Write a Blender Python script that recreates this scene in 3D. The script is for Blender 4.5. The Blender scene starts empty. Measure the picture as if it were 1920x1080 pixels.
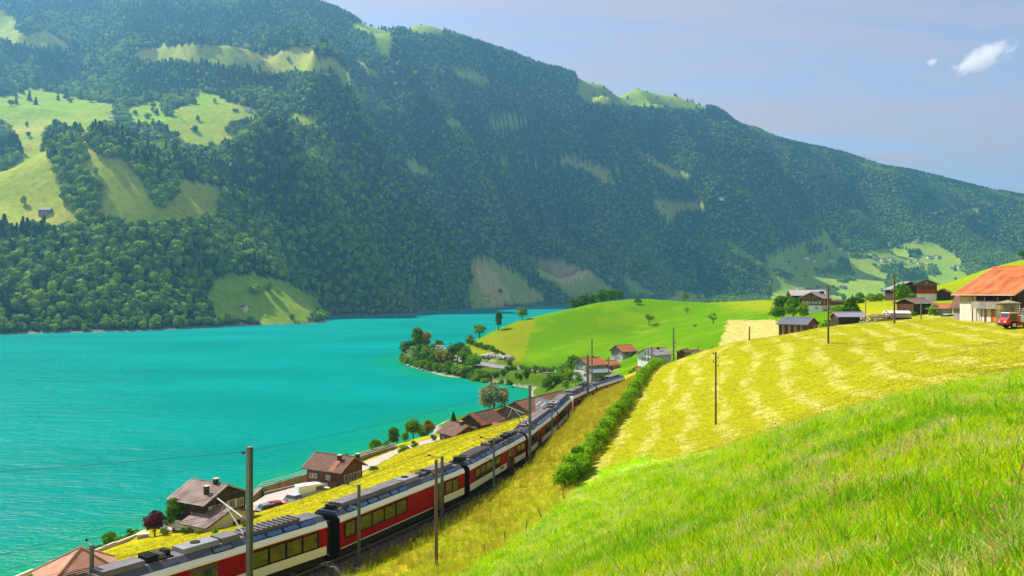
import bpy, math, random
import numpy as np
from mathutils import Vector, Matrix

random.seed(7)
RNG = np.random.default_rng(7)
SC = bpy.context.scene
COL = SC.collection
R = math.radians

# ---------------------------------------------------------------- camera
CAM_Z = 38.0            # eye height above the lake surface (lake = 0)
F = 1493.0              # focal length in pixels of a 1920 wide frame
HY = 549.0              # row of the horizon
cam_d = bpy.data.cameras.new('camera')
cam = bpy.data.objects.new('camera', cam_d)
COL.objects.link(cam)
cam.location = (0, 0, CAM_Z)
cam.rotation_euler = (R(90), 0, 0)
cam_d.sensor_width = 36.0
cam_d.lens = 36.0 * F / 1920.0
cam_d.shift_y = (HY - 540.0) / 1920.0
cam_d.clip_start = 0.3
cam_d.clip_end = 40000
SC.camera = cam

# ---------------------------------------------------------------- light
SUN_EL, SUN_AZ = R(49), R(-58)      # azimuth from +Y, clockwise positive (so the sun stands to the left, ahead)
world = bpy.data.worlds.new('World')
SC.world = world
world.use_nodes = True
wt = world.node_tree
wt.nodes.clear()
def wn(t, **k):
    n = wt.nodes.new(t)
    for a, b in k.items(): setattr(n, a, b)
    return n
sky = wn('ShaderNodeTexSky', sky_type='NISHITA')
sky.sun_disc = False
sky.sun_elevation = SUN_EL
sky.sun_rotation = SUN_AZ
sky.altitude = 750
sky.air_density = 1.0
sky.dust_density = 0.6
sky.ozone_density = 1.0
# thin cirrus veils spread over the whole sky
tc = wn('ShaderNodeTexCoord')
sep = wn('ShaderNodeSeparateXYZ')
wt.links.new(tc.outputs['Generated'], sep.inputs[0])
zc = wn('ShaderNodeMath', operation='MAXIMUM'); zc.inputs[1].default_value = 0.0
wt.links.new(sep.outputs['Z'], zc.inputs[0])
za = wn('ShaderNodeMath', operation='ADD'); za.inputs[1].default_value = 0.10
wt.links.new(zc.outputs[0], za.inputs[0])
dx = wn('ShaderNodeMath', operation='DIVIDE'); dy = wn('ShaderNodeMath', operation='DIVIDE')
wt.links.new(sep.outputs['X'], dx.inputs[0]); wt.links.new(za.outputs[0], dx.inputs[1])
wt.links.new(sep.outputs['Y'], dy.inputs[0]); wt.links.new(za.outputs[0], dy.inputs[1])
cmb = wn('ShaderNodeCombineXYZ')
wt.links.new(dx.outputs[0], cmb.inputs[0]); wt.links.new(dy.outputs[0], cmb.inputs[1])
mp = wn('ShaderNodeMapping')
mp.inputs['Rotation'].default_value = (0, 0, R(28))
mp.inputs['Scale'].default_value = (0.45, 1.7, 1)
wt.links.new(cmb.outputs[0], mp.inputs[0])
nz = wn('ShaderNodeTexNoise')
nz.inputs['Scale'].default_value = 1.3; nz.inputs['Detail'].default_value = 7
nz.inputs['Roughness'].default_value = 0.55; nz.inputs['Distortion'].default_value = 0.5
wt.links.new(mp.outputs[0], nz.inputs['Vector'])
ramp = wn('ShaderNodeValToRGB')
ramp.color_ramp.elements[0].position = 0.40; ramp.color_ramp.elements[0].color = (0, 0, 0, 1)
ramp.color_ramp.elements[1].position = 0.66; ramp.color_ramp.elements[1].color = (1, 1, 1, 1)
wt.links.new(nz.outputs['Fac'], ramp.inputs[0])
cf = wn('ShaderNodeMath', operation='MULTIPLY_ADD'); cf.inputs[1].default_value = 0.66; cf.inputs[2].default_value = 0.28
wt.links.new(ramp.outputs['Color'], cf.inputs[0])
mix = wn('ShaderNodeMixRGB')
mix.inputs['Color2'].default_value = (4.0, 3.2, 3.1, 1)
wt.links.new(cf.outputs[0], mix.inputs['Fac'])
wt.links.new(sky.outputs[0], mix.inputs['Color1'])
bg = wn('ShaderNodeBackground'); bg.inputs['Strength'].default_value = 0.10
wt.links.new(mix.outputs[0], bg.inputs['Color'])
wo = wn('ShaderNodeOutputWorld')
wt.links.new(bg.outputs[0], wo.inputs[0])

sun_d = bpy.data.lights.new('sun', 'SUN')
sun_d.energy = 5.0
sun_d.angle = R(0.53)
sun_d.color = (1.0, 0.95, 0.86)
sun = bpy.data.objects.new('sun', sun_d)
COL.objects.link(sun)
SUNV = Vector((math.sin(SUN_AZ) * math.cos(SUN_EL), math.cos(SUN_AZ) * math.cos(SUN_EL), math.sin(SUN_EL)))
sun.rotation_euler = SUNV.to_track_quat('Z', 'Y').to_euler()
sun.location = (-200, 200, 300)

SC.view_settings.view_transform = 'Standard'
SC.view_settings.look = 'None'
SC.view_settings.gamma = 1.0
SC.view_settings.use_curve_mapping = False
SC.view_settings.exposure = 0.88
SC.render.engine = 'CYCLES'
SC.cycles.max_bounces = 6
SC.cycles.diffuse_bounces = 2
SC.cycles.glossy_bounces = 2
SC.cycles.transmission_bounces = 4
SC.cycles.transparent_max_bounces = 8
SC.cycles.volume_bounces = 2
SC.cycles.use_adaptive_sampling = True
SC.cycles.adaptive_threshold = 0.015
SC.cycles.use_denoising = True
SC.cycles.caustics_reflective = False
SC.cycles.caustics_refractive = False

# ---------------------------------------------------------------- general helpers
def W(px, py, D):
    """world point seen at photo pixel (px, py) when it is D metres ahead"""
    return np.array([(px - 960.0) / F * D, D, CAM_Z - (py - HY) / F * D])

def pix(x, y, z):
    y = np.maximum(y, 1e-3)
    return 960.0 + x / y * F, HY + (CAM_Z - z) / y * F

def lin(c):
    c = np.asarray(c, float) / 255.0
    return np.where(c <= 0.04045, c / 12.92, ((c + 0.055) / 1.055) ** 2.4)

def hsh(ix, iy, s):
    h = (ix.astype(np.int64) * 374761393 + iy.astype(np.int64) * 668265263 + s * 974634777) & 0x7fffffff
    h = ((h ^ (h >> 13)) * 1274126177) & 0x7fffffff
    return (h ^ (h >> 16)) & 0x7fffffff

def pnoise(x, y, s=0):
    """gradient noise, about -0.7..0.7"""
    ix = np.floor(x); iy = np.floor(y)
    fx = x - ix; fy = y - iy
    u = fx * fx * fx * (fx * (fx * 6 - 15) + 10); v = fy * fy * fy * (fy * (fy * 6 - 15) + 10)
    def g(ox, oy):
        a = hsh(ix + ox, iy + oy, s) / 0x7fffffff * 2 * np.pi
        return np.cos(a) * (fx - ox) + np.sin(a) * (fy - oy)
    return (g(0, 0) * (1 - u) + g(1, 0) * u) * (1 - v) + (g(0, 1) * (1 - u) + g(1, 1) * u) * v

def fbm(x, y, o=4, s=0, gain=0.5):
    t = np.zeros_like(x, dtype=float); a = 1.0; f = 1.0
    for k in range(o):
        t += a * pnoise(x * f, y * f, s + k * 17); a *= gain; f *= 2.03
    return t

def sstep(a, b, x):
    t = np.clip((x - a) / (b - a), 0, 1)
    return t * t * (3 - 2 * t)

class TPS:
    def __init__(self, pts, lam=0.0, scale=100.0):
        p = np.array(pts, float)
        self.s = scale
        self.c = p[:, :2] / scale
        n = len(p)
        K = self.k(self.c[:, None, :] - self.c[None, :, :]) + lam * np.eye(n)
        P = np.hstack([np.ones((n, 1)), self.c])
        A = np.zeros((n + 3, n + 3)); A[:n, :n] = K; A[:n, n:] = P; A[n:, :n] = P.T
        b = np.zeros(n + 3); b[:n] = p[:, 2]
        sol = np.linalg.lstsq(A, b, rcond=None)[0]
        self.w = sol[:n]; self.a = sol[n:]
    def k(self, d):
        r2 = (d * d).sum(-1)
        return 0.5 * r2 * np.log(r2 + 1e-12)
    def __call__(self, x, y):
        x = np.asarray(x, float) / self.s; y = np.asarray(y, float) / self.s
        sh = x.shape; x = x.ravel(); y = y.ravel()
        out = self.a[0] + self.a[1] * x + self.a[2] * y
        for i in range(0, len(x), 20000):
            d = np.stack([x[i:i + 20000, None] - self.c[None, :, 0], y[i:i + 20000, None] - self.c[None, :, 1]], -1)
            out[i:i + 20000] += self.k(d) @ self.w
        return out.reshape(sh)

def inpoly(px, py, poly):
    poly = np.asarray(poly, float)
    c = np.zeros(np.shape(px), bool)
    j = len(poly) - 1
    for i in range(len(poly)):
        xi, yi = poly[i]; xj, yj = poly[j]
        if yi != yj:
            m = ((yi > py) != (yj > py)) & (px < (xj - xi) * (py - yi) / (yj - yi) + xi)
            c ^= m
        j = i
    return c

def polydist(x, y, line):
    """distance to a polyline, signed offset and arc length at the nearest point"""
    best = np.full(np.shape(x), 1e9); sgn = np.zeros(np.shape(x)); arc = np.zeros(np.shape(x)); zz = np.zeros(np.shape(x)); s0 = 0.0
    L = np.asarray(line, float)
    for a, b in zip(L[:-1], L[1:]):
        dx_, dy_ = b[0] - a[0], b[1] - a[1]; l2 = dx_ * dx_ + dy_ * dy_; l = math.sqrt(l2)
        t = np.clip(((x - a[0]) * dx_ + (y - a[1]) * dy_) / l2, 0, 1)
        qx = x - (a[0] + t * dx_); qy = y - (a[1] + t * dy_)
        d = np.hypot(qx, qy); m = d < best
        best = np.where(m, d, best); sgn = np.where(m, (qx * dy_ - qy * dx_) / l, sgn); arc = np.where(m, s0 + t * l, arc)
        if L.shape[1] > 2: zz = np.where(m, a[2] + t * (b[2] - a[2]), zz)
        s0 += l
    return best, sgn, arc, zz

# ---------------------------------------------------------------- materials
def mat(name, color=(0.5, 0.5, 0.5), rough=0.8, metal=0.0, spec=0.25, noise=0.0, nscale=3.0, bump=0.0, bscale=8.0, attr=None,
        rnd=0.0, col2=None, stretch=None, trans=0.0, coord='Object', detail=4.0):
    m = bpy.data.materials.new(name); m.use_nodes = True
    t = m.node_tree; b = t.nodes['Principled BSDF']
    b.inputs['Roughness'].default_value = rough; b.inputs['Metallic'].default_value = metal
    b.inputs['Specular IOR Level'].default_value = spec
    c4 = tuple(color) + (1,)
    b.inputs['Base Color'].default_value = c4
    src = None
    tcn = t.nodes.new('ShaderNodeTexCoord')
    vec = tcn.outputs[coord]
    if stretch:
        mpn = t.nodes.new('ShaderNodeMapping'); mpn.inputs['Scale'].default_value = stretch
        t.links.new(vec, mpn.inputs[0]); vec = mpn.outputs[0]
    if attr:
        an = t.nodes.new('ShaderNodeAttribute'); an.attribute_name = attr; src = an.outputs['Color']
    if noise > 0 or col2 is not None:
        nn = t.nodes.new('ShaderNodeTexNoise'); nn.inputs['Scale'].default_value = nscale; nn.inputs['Detail'].default_value = detail
        t.links.new(vec, nn.inputs['Vector'])
        if col2 is not None:
            rp = t.nodes.new('ShaderNodeValToRGB')
            rp.color_ramp.elements[0].position = 0.35; rp.color_ramp.elements[1].position = 0.65
            rp.color_ramp.elements[0].color = c4; rp.color_ramp.elements[1].color = tuple(col2) + (1,)
            t.links.new(nn.outputs['Fac'], rp.inputs[0]); src = rp.outputs[0]
        if noise > 0:
            mr = t.nodes.new('ShaderNodeMapRange')
            mr.inputs['From Min'].default_value = 0.25; mr.inputs['From Max'].default_value = 0.75
            mr.inputs['To Min'].default_value = 1 - noise; mr.inputs['To Max'].default_value = 1 + noise
            t.links.new(nn.outputs['Fac'], mr.inputs['Value'])
            mx = t.nodes.new('ShaderNodeMixRGB'); mx.blend_type = 'MULTIPLY'; mx.inputs['Fac'].default_value = 1
            if src is not None: t.links.new(src, mx.inputs['Color1'])
            else: mx.inputs['Color1'].default_value = c4
            t.links.new(mr.outputs[0], mx.inputs['Color2']); src = mx.outputs[0]
    if rnd > 0:
        oi = t.nodes.new('ShaderNodeObjectInfo')
        mr2 = t.nodes.new('ShaderNodeMapRange'); mr2.inputs['To Min'].default_value = 1 - rnd; mr2.inputs['To Max'].default_value = 1 + rnd
        t.links.new(oi.outputs['Random'], mr2.inputs['Value'])
        mx2 = t.nodes.new('ShaderNodeMixRGB'); mx2.blend_type = 'MULTIPLY'; mx2.inputs['Fac'].default_value = 1
        if src is not None: t.links.new(src, mx2.inputs['Color1'])
        else: mx2.inputs['Color1'].default_value = c4
        t.links.new(mr2.outputs[0], mx2.inputs['Color2']); src = mx2.outputs[0]
    if src is not None: t.links.new(src, b.inputs['Base Color'])
    if trans > 0:
        tr = t.nodes.new('ShaderNodeBsdfTranslucent'); ms = t.nodes.new('ShaderNodeMixShader'); ms.inputs[0].default_value = trans
        if src is not None: t.links.new(src, tr.inputs['Color'])
        else: tr.inputs['Color'].default_value = c4
        t.links.new(b.outputs[0], ms.inputs[1]); t.links.new(tr.outputs[0], ms.inputs[2])
        t.links.new(ms.outputs[0], t.nodes['Material Output'].inputs['Surface'])
    if bump > 0:
        bn = t.nodes.new('ShaderNodeTexNoise'); bn.inputs['Scale'].default_value = bscale; bn.inputs['Detail'].default_value = 5
        t.links.new(vec, bn.inputs['Vector'])
        bp = t.nodes.new('ShaderNodeBump'); bp.inputs['Strength'].default_value = bump
        t.links.new(bn.outputs['Fac'], bp.inputs['Height']); t.links.new(bp.outputs[0], b.inputs['Normal'])
    return m

def mesh_from(name, V, Fc, m=None, smooth=False):
    me = bpy.data.meshes.new(name)
    V = np.asarray(V, np.float32).reshape(-1, 3)
    if isinstance(Fc, np.ndarray):
        n, k = Fc.shape
        me.vertices.add(len(V)); me.vertices.foreach_set('co', V.ravel())
        me.loops.add(n * k); me.loops.foreach_set('vertex_index', Fc.astype(np.int32).ravel())
        me.polygons.add(n); me.polygons.foreach_set('loop_start', np.arange(0, n * k, k, dtype=np.int32))
        me.update(calc_edges=True); me.validate()
    else:
        me.from_pydata([tuple(map(float, v)) for v in V], [], Fc); me.update()
    if m: me.materials.append(m)
    if smooth: me.polygons.foreach_set('use_smooth', np.ones(len(me.polygons), bool))
    return me

def tag(o, label=None, cat=None, group=None, kind=None):
    if label: o['label'] = label
    if cat: o['category'] = cat
    if group: o['group'] = group
    if kind: o['kind'] = kind
    return o

def link(name, me, parent=None, loc=None, rz=None, sc=None):
    o = bpy.data.objects.new(name, me); COL.objects.link(o)
    if parent is not None: o.parent = parent
    if loc is not None: o.location = loc
    if rz is not None: o.rotation_euler = (0, 0, rz)
    if sc is not None: o.scale = sc if hasattr(sc, '__len__') else (sc, sc, sc)
    return o

def empty(name, loc, rz=0.0, sc=1.0):
    o = bpy.data.objects.new(name, None); COL.objects.link(o)
    o.location = tuple(map(float, loc)); o.rotation_euler = (0, 0, rz)
    o.scale = (sc, sc, sc) if not hasattr(sc, '__len__') else sc
    o.empty_display_size = 0.5
    return o

def copy_tree(o, parent=None):
    c = o.copy(); COL.objects.link(c)
    if parent is not None:
        c.parent = parent
    for ch in list(o.children): copy_tree(ch, c)
    return c

class MB:
    """collects simple solids and links them as ONE mesh object"""
    def __init__(self): self.V = []; self.F = []
    def add(self, V, Fc):
        o = len(self.V)
        self.V += [tuple(map(float, v)) for v in V]; self.F += [tuple(o + i for i in f) for f in Fc]; return self
    def box(self, c, s, rz=0.0, rx=0.0, ry=0.0):
        hx, hy, hz = s[0] / 2, s[1] / 2, s[2] / 2
        M = Matrix.Rotation(rz, 3, 'Z') @ Matrix.Rotation(ry, 3, 'Y') @ Matrix.Rotation(rx, 3, 'X')
        V = [M @ Vector((a * hx, b * hy, e * hz)) + Vector(c) for e in (-1, 1) for b in (-1, 1) for a in (-1, 1)]
        return self.add(V, [(0, 2, 3, 1), (4, 5, 7, 6), (0, 1, 5, 4), (2, 6, 7, 3), (0, 4, 6, 2), (1, 3, 7, 5)])
    def b2(self, lo, hi):
        return self.box([(a + b) / 2 for a, b in zip(lo, hi)], [abs(b - a) for a, b in zip(lo, hi)])
    def tube(self, p, q, r0, r1=None, n=6):
        r1 = r0 if r1 is None else r1
        p = Vector(p); q = Vector(q); d = (q - p)
        if d.length < 1e-6: return self
        d.normalize(); a = d.orthogonal().normalized(); b = d.cross(a)
        V = [p + (a * math.cos(2 * math.pi * k / n) + b * math.sin(2 * math.pi * k / n)) * r0 for k in range(n)]
        V += [q + (a * math.cos(2 * math.pi * k / n) + b * math.sin(2 * math.pi * k / n)) * r1 for k in range(n)]
        return self.add(V, [(k, (k + 1) % n, n + (k + 1) % n, n + k) for k in range(n)] + [tuple(range(n - 1, -1, -1)), tuple(range(n, 2 * n))])
    def path(self, pts, r, n=5):
        for a, b in zip(pts[:-1], pts[1:]): self.tube(a, b, r, r, n)
        return self
    def prism(self, poly, axis, a, b):
        """extrude a 2-D polygon along x / y / z from a to b"""
        n = len(poly)
        def pt(u, v, w): return {'x': (w, u, v), 'y': (u, w, v), 'z': (u, v, w)}[axis]
        V = [pt(u, v, a) for u, v in poly] + [pt(u, v, b) for u, v in poly]
        return self.add(V, [(k, (k + 1) % n, n + (k + 1) % n, n + k) for k in range(n)] + [tuple(range(n - 1, -1, -1)), tuple(range(n, 2 * n))])
    def lathe(self, prof, n=16, c=(0, 0, 0)):
        V = []; Fc = []
        for r, z in prof:
            for k in range(n):
                a = 2 * math.pi * k / n; V.append((c[0] + r * math.cos(a), c[1] + r * math.sin(a), c[2] + z))
        for i in range(len(prof) - 1):
            for k in range(n): Fc.append((i * n + k, i * n + (k + 1) % n, (i + 1) * n + (k + 1) % n, (i + 1) * n + k))
        return self.add(V, Fc)
    def mesh(self, name, m, fix=True, smooth=False):
        me = bpy.data.meshes.new(name); me.from_pydata(self.V, [], self.F)
        if m: me.materials.append(m)
        if fix:
            import bmesh
            bm = bmesh.new(); bm.from_mesh(me); bmesh.ops.recalc_face_normals(bm, faces=bm.faces); bm.to_mesh(me); bm.free()
        if smooth: me.polygons.foreach_set('use_smooth', np.ones(len(me.polygons), bool))
        me.update(); return me
    def build(self, name, m, parent=None, smooth=False):
        return link(name, self.mesh(name, m, smooth=smooth), parent)
# ================================================================ TERRAIN
# ---- track centre line (x, y), rail level 18 m above the lake
TRACK_Z = 18.0
TRACK = [(-60, 6), (-44, 22.5), (-35, 32), (-24.3, 45), (-14.6, 58), (-6.3, 74), (-0.6, 89), (4.4, 108), (8.2, 128), (13.5, 142), (20.5, 157), (28.5, 172), (37, 190), (45, 212), (52, 238), (57, 258)]
def smooth_line(P, it=3):
    P = [np.array(p, float) for p in P]
    for _ in range(it):
        Q = [P[0]]
        for a, b in zip(P[:-1], P[1:]): Q += [a * .75 + b * .25, a * .25 + b * .75]
        Q.append(P[-1]); P = Q
    return np.array(P)
TRK = smooth_line(TRACK)

# ---- near side: control points
NEAR = [  # foreground slope the camera stands on
    (0, 0, 36.3), (0, -15, 37.5), (20, -10, 40), (-15, -10, 32), (-40, -10, 24), (40, 5, 38.5), (80, 0, 41), (-25, 8, 26.5), (-60, -40, 24), (60, -50, 50), (-11, 10, 30.5), (-9, 25, 27.0), (-20, 22, 22.5),
] + [tuple(W(*p)) for p in [
    (1920, 1080, 6), (1500, 1080, 8.5), (1300, 1080, 12), (1100, 1080, 25), (960, 1080, 36), (860, 1080, 46), (1240, 900, 45), (1450, 830, 30), (1500, 800, 27), (1700, 770, 27),
    (1800, 740, 31), (1920, 690, 36), (1700, 900, 12.5), (1900, 850, 13), (2300, 800, 14), (1600, 830, 19), (2200, 680, 36),
    (1020, 975, 60), (1060, 940, 66), (910, 1050, 50), (1080, 905, 73), (1140, 825, 90), (1190, 760, 112), (1225, 700, 148),
    # mown field
    (1342, 801, 85), (1200, 850, 78), (1250, 790, 92), (1553, 640, 114), (1300, 662, 150), (1400, 641, 145), (1500, 632, 140), (1600, 610, 136), (1700, 603, 133), (1800, 600, 130), (1900, 612, 108), (1500, 770, 75), (1440, 760, 82),
    (1700, 700, 70), (1880, 655, 70), (1650, 650, 110), (2050, 610, 110), (2200, 590, 150),
    # behind the crest
    (1380, 650, 205), (1300, 672, 205), (1250, 660, 262), (1290, 640, 280), (1400, 603, 300), (1455, 602, 262), (1450, 572, 380), (1500, 584, 270), (1560, 593, 235), (1531, 593, 245), (1500, 595, 238), (1500, 628, 192), (1640, 603, 178), (1640, 568, 300), (1640, 556, 335), (1640, 574, 420), (1700, 552, 340), (1700, 572, 425), (1560, 582, 345), (1760, 546, 335), (1760, 562, 430), (1500, 577, 330), (1600, 562, 325), (1600, 580, 420), (1880, 505, 430),
    (1700, 592, 200), (1740, 561, 250), (1790, 585, 190), (1765, 545, 300), (1830, 512, 330), (1920, 489, 350), (2150, 470, 350), (2150, 570, 220), (1560, 574, 320),
    # valley behind the train, green hill
    (1190, 690, 240), (1222, 684, 236), (1150, 693, 262), (1120, 708, 262), (1170, 668, 320), (1060, 700, 305), (1000, 697, 330), (950, 690, 349), (870, 676, 385), (845, 668, 403), (818, 657, 440), (850, 651, 462), (1150, 680, 290),
    (900, 662, 385), (872, 650, 445), (905, 630, 441), (935, 616, 445), (978, 600, 450), (1060, 581, 468), (1120, 568, 480), (1200, 563, 500), (1300, 567, 480), (1440, 562, 430), (940, 672, 365), (1000, 655, 395), (1100, 645, 380), (1200, 622, 420), (1320, 610, 380), (1100, 610, 430),
    # shores of the little cape
    (752, 684, 425), (775, 689, 405), (800, 697, 384), (850, 708, 358), (900, 715, 343), (950, 719, 334), (1050, 728, 317), (1080, 733, 308),
    # ground round the lakeside houses
    (560, 931, 133), (600, 915, 139), (650, 905, 141), (520, 950, 127), (330, 985, 117), (430, 985, 112), (270, 1002, 116), (160, 1052, 98), (230, 1020, 108), (690, 862, 163), (740, 845, 172), (800, 815, 190), (850, 822, 176), (900, 810, 178), (950, 808, 184), (1040, 790, 190), (880, 775, 235),
    # yellow bank between houses and track
    (480, 1000, 94), (440, 1000, 100), (400, 1005, 103), (350, 1014, 101), (290, 1007, 112), (330, 1003, 111), (370, 1000, 107), (600, 952, 104), (700, 901, 112), (800, 850, 122), (900, 808, 142), (1000, 775, 160), (1040, 765, 165), (270, 1040, 78),
]] + [
    (-67, 88, 2.5), (-58, 62, 9.5), (-50, 48, 14.0), (-70, 40, 12), (-90, 60, 3), (-100, 30, 6),
    (30, 205, 16), (64, 245, 19.5), (20, 230, 11), (18, 190, 15), (22, 175, 17), (12, 172, 14.5), (10, 205, 7),
    # lake bed
    (-66, 114, -3), (-75, 104, -3), (-57, 138, -3), (-52, 152, -3), (-43, 175, -3), (-33, 205, -3), (-25, 250, -4), (0, 272, -3), (-90, 130, -9), (-80, 200, -11), (-60, 260, -11), (-30, 300, -8), (0, 300, -5), (-75, 350, -12), (-60, 395, -5), (-100, 430, -12), (-72, 440, -4), (-60, 480, -2), (-30, 505, -3), (0, 520, -3), (-80, 540, -12), (-20, 345, -4),
    (20, 560, -4), (60, 600, -4), (0, 620, -12), (100, 660, -8), (200, 720, -8), (140, 560, 16), (300, 700, 0), (180, 480, 28), (262, 480, 28), (300, 560, 25), (400, 600, 25), (420, 450, 50),
]
near_tps = TPS(NEAR, lam=0.002)
ROAD = [tuple(W(*p)) for p in [(1180, 706, 268), (1120, 706, 290), (1060, 699.5, 309), (1000, 695, 330), (950, 690, 347), (905, 685, 362), (868, 677, 384), (845, 668, 403), (832, 660, 424), (836, 654, 447), (862, 650, 466), (900, 647, 484)]]
ROADL = smooth_line(ROAD, 2)
LANE = smooth_line([tuple(W(*p)) for p in [(300, 992, 116), (420, 968, 122), (520, 937, 131), (570, 912, 140), (640, 893, 148), (690, 872, 157), (745, 850, 168), (800, 829, 176), (850, 818, 181)]], 2)
# parking court beside the brown chalet
COURT = [(500, 962), (470, 980), (480, 935), (520, 915), (575, 902), (640, 905), (640, 945)]
def near_z(x, y):
    x = np.asarray(x, float); y = np.asarray(y, float)
    z = near_tps(x, y)
    r = np.hypot(x, y)
    a = sstep(8, 60, r)
    z = z + a * 0.35 * fbm(x / 14, y / 14, 3, 3) + 0.07 * fbm(x / 1.7, y / 1.7, 3, 5) * (z > -0.5)
    d, s, arc, _ = polydist(x, y, TRK)
    w = 1 - sstep(1.55, 3.0, d)
    z = z * (1 - w) + (TRACK_Z - 0.72) * w
    d, s, arc, zz = polydist(x, y, ROADL)
    w = (1 - sstep(4.2, 8.5, d))
    z = z * (1 - w) + (zz - 0.25) * w
    d, s, arc, zz = polydist(x, y, LANE)
    w = (1 - sstep(2.2, 5, d))
    z = z * (1 - w) + (zz - 0.12) * w
    return z
def gz(x, y): return float(near_z(np.array([x]), np.array([y]))[0])
def ground(px, D):
    """ground point under photo column px at distance D"""
    x = (px - 960) / F * D
    return (x, D, gz(x, D))

def polar_grid(thetas, rs):
    T, RR = np.meshgrid(thetas, rs)
    X = RR * np.sin(T); Y = RR * np.cos(T)
    nr, nt = T.shape
    i = np.arange(nr - 1)[:, None] * nt + np.arange(nt - 1)[None, :]
    Fq = np.stack([i, i + 1, i + nt + 1, i + nt], -1).reshape(-1, 4)[:, ::-1]
    return X, Y, Fq

def add_color(me, name, C):
    a = me.color_attributes.new(name, 'FLOAT_COLOR', 'POINT')
    C4 = np.ones((len(C), 4), np.float32); C4[:, :3] = C
    a.data.foreach_set('color', C4.ravel())

def mixc(C, m, col):
    m = np.clip(m, 0, 1)[..., None]
    return C * (1 - m) + np.asarray(col)[None, :] * m

# colours of the plants themselves (linear)
G_LUSH = np.array([0.175, 0.365, 0.004]); G_LUSH2 = np.array([0.270, 0.410, 0.006])
G_MOWN = np.array([0.280, 0.275, 0.008]); G_MOWN2 = np.array([0.420, 0.375, 0.085])
G_BANK = np.array([0.315, 0.285, 0.006]); G_DRY = np.array([0.320, 0.270, 0.018])
G_HILL = np.array([0.085, 0.205, 0.004]); G_HAY = np.array([0.440, 0.360, 0.120])
G_STRAW = np.array([0.50, 0.43, 0.16]); ROCK = np.array([0.36, 0.32, 0.27]); SOIL = np.array([0.16, 0.12, 0.07])

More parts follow.
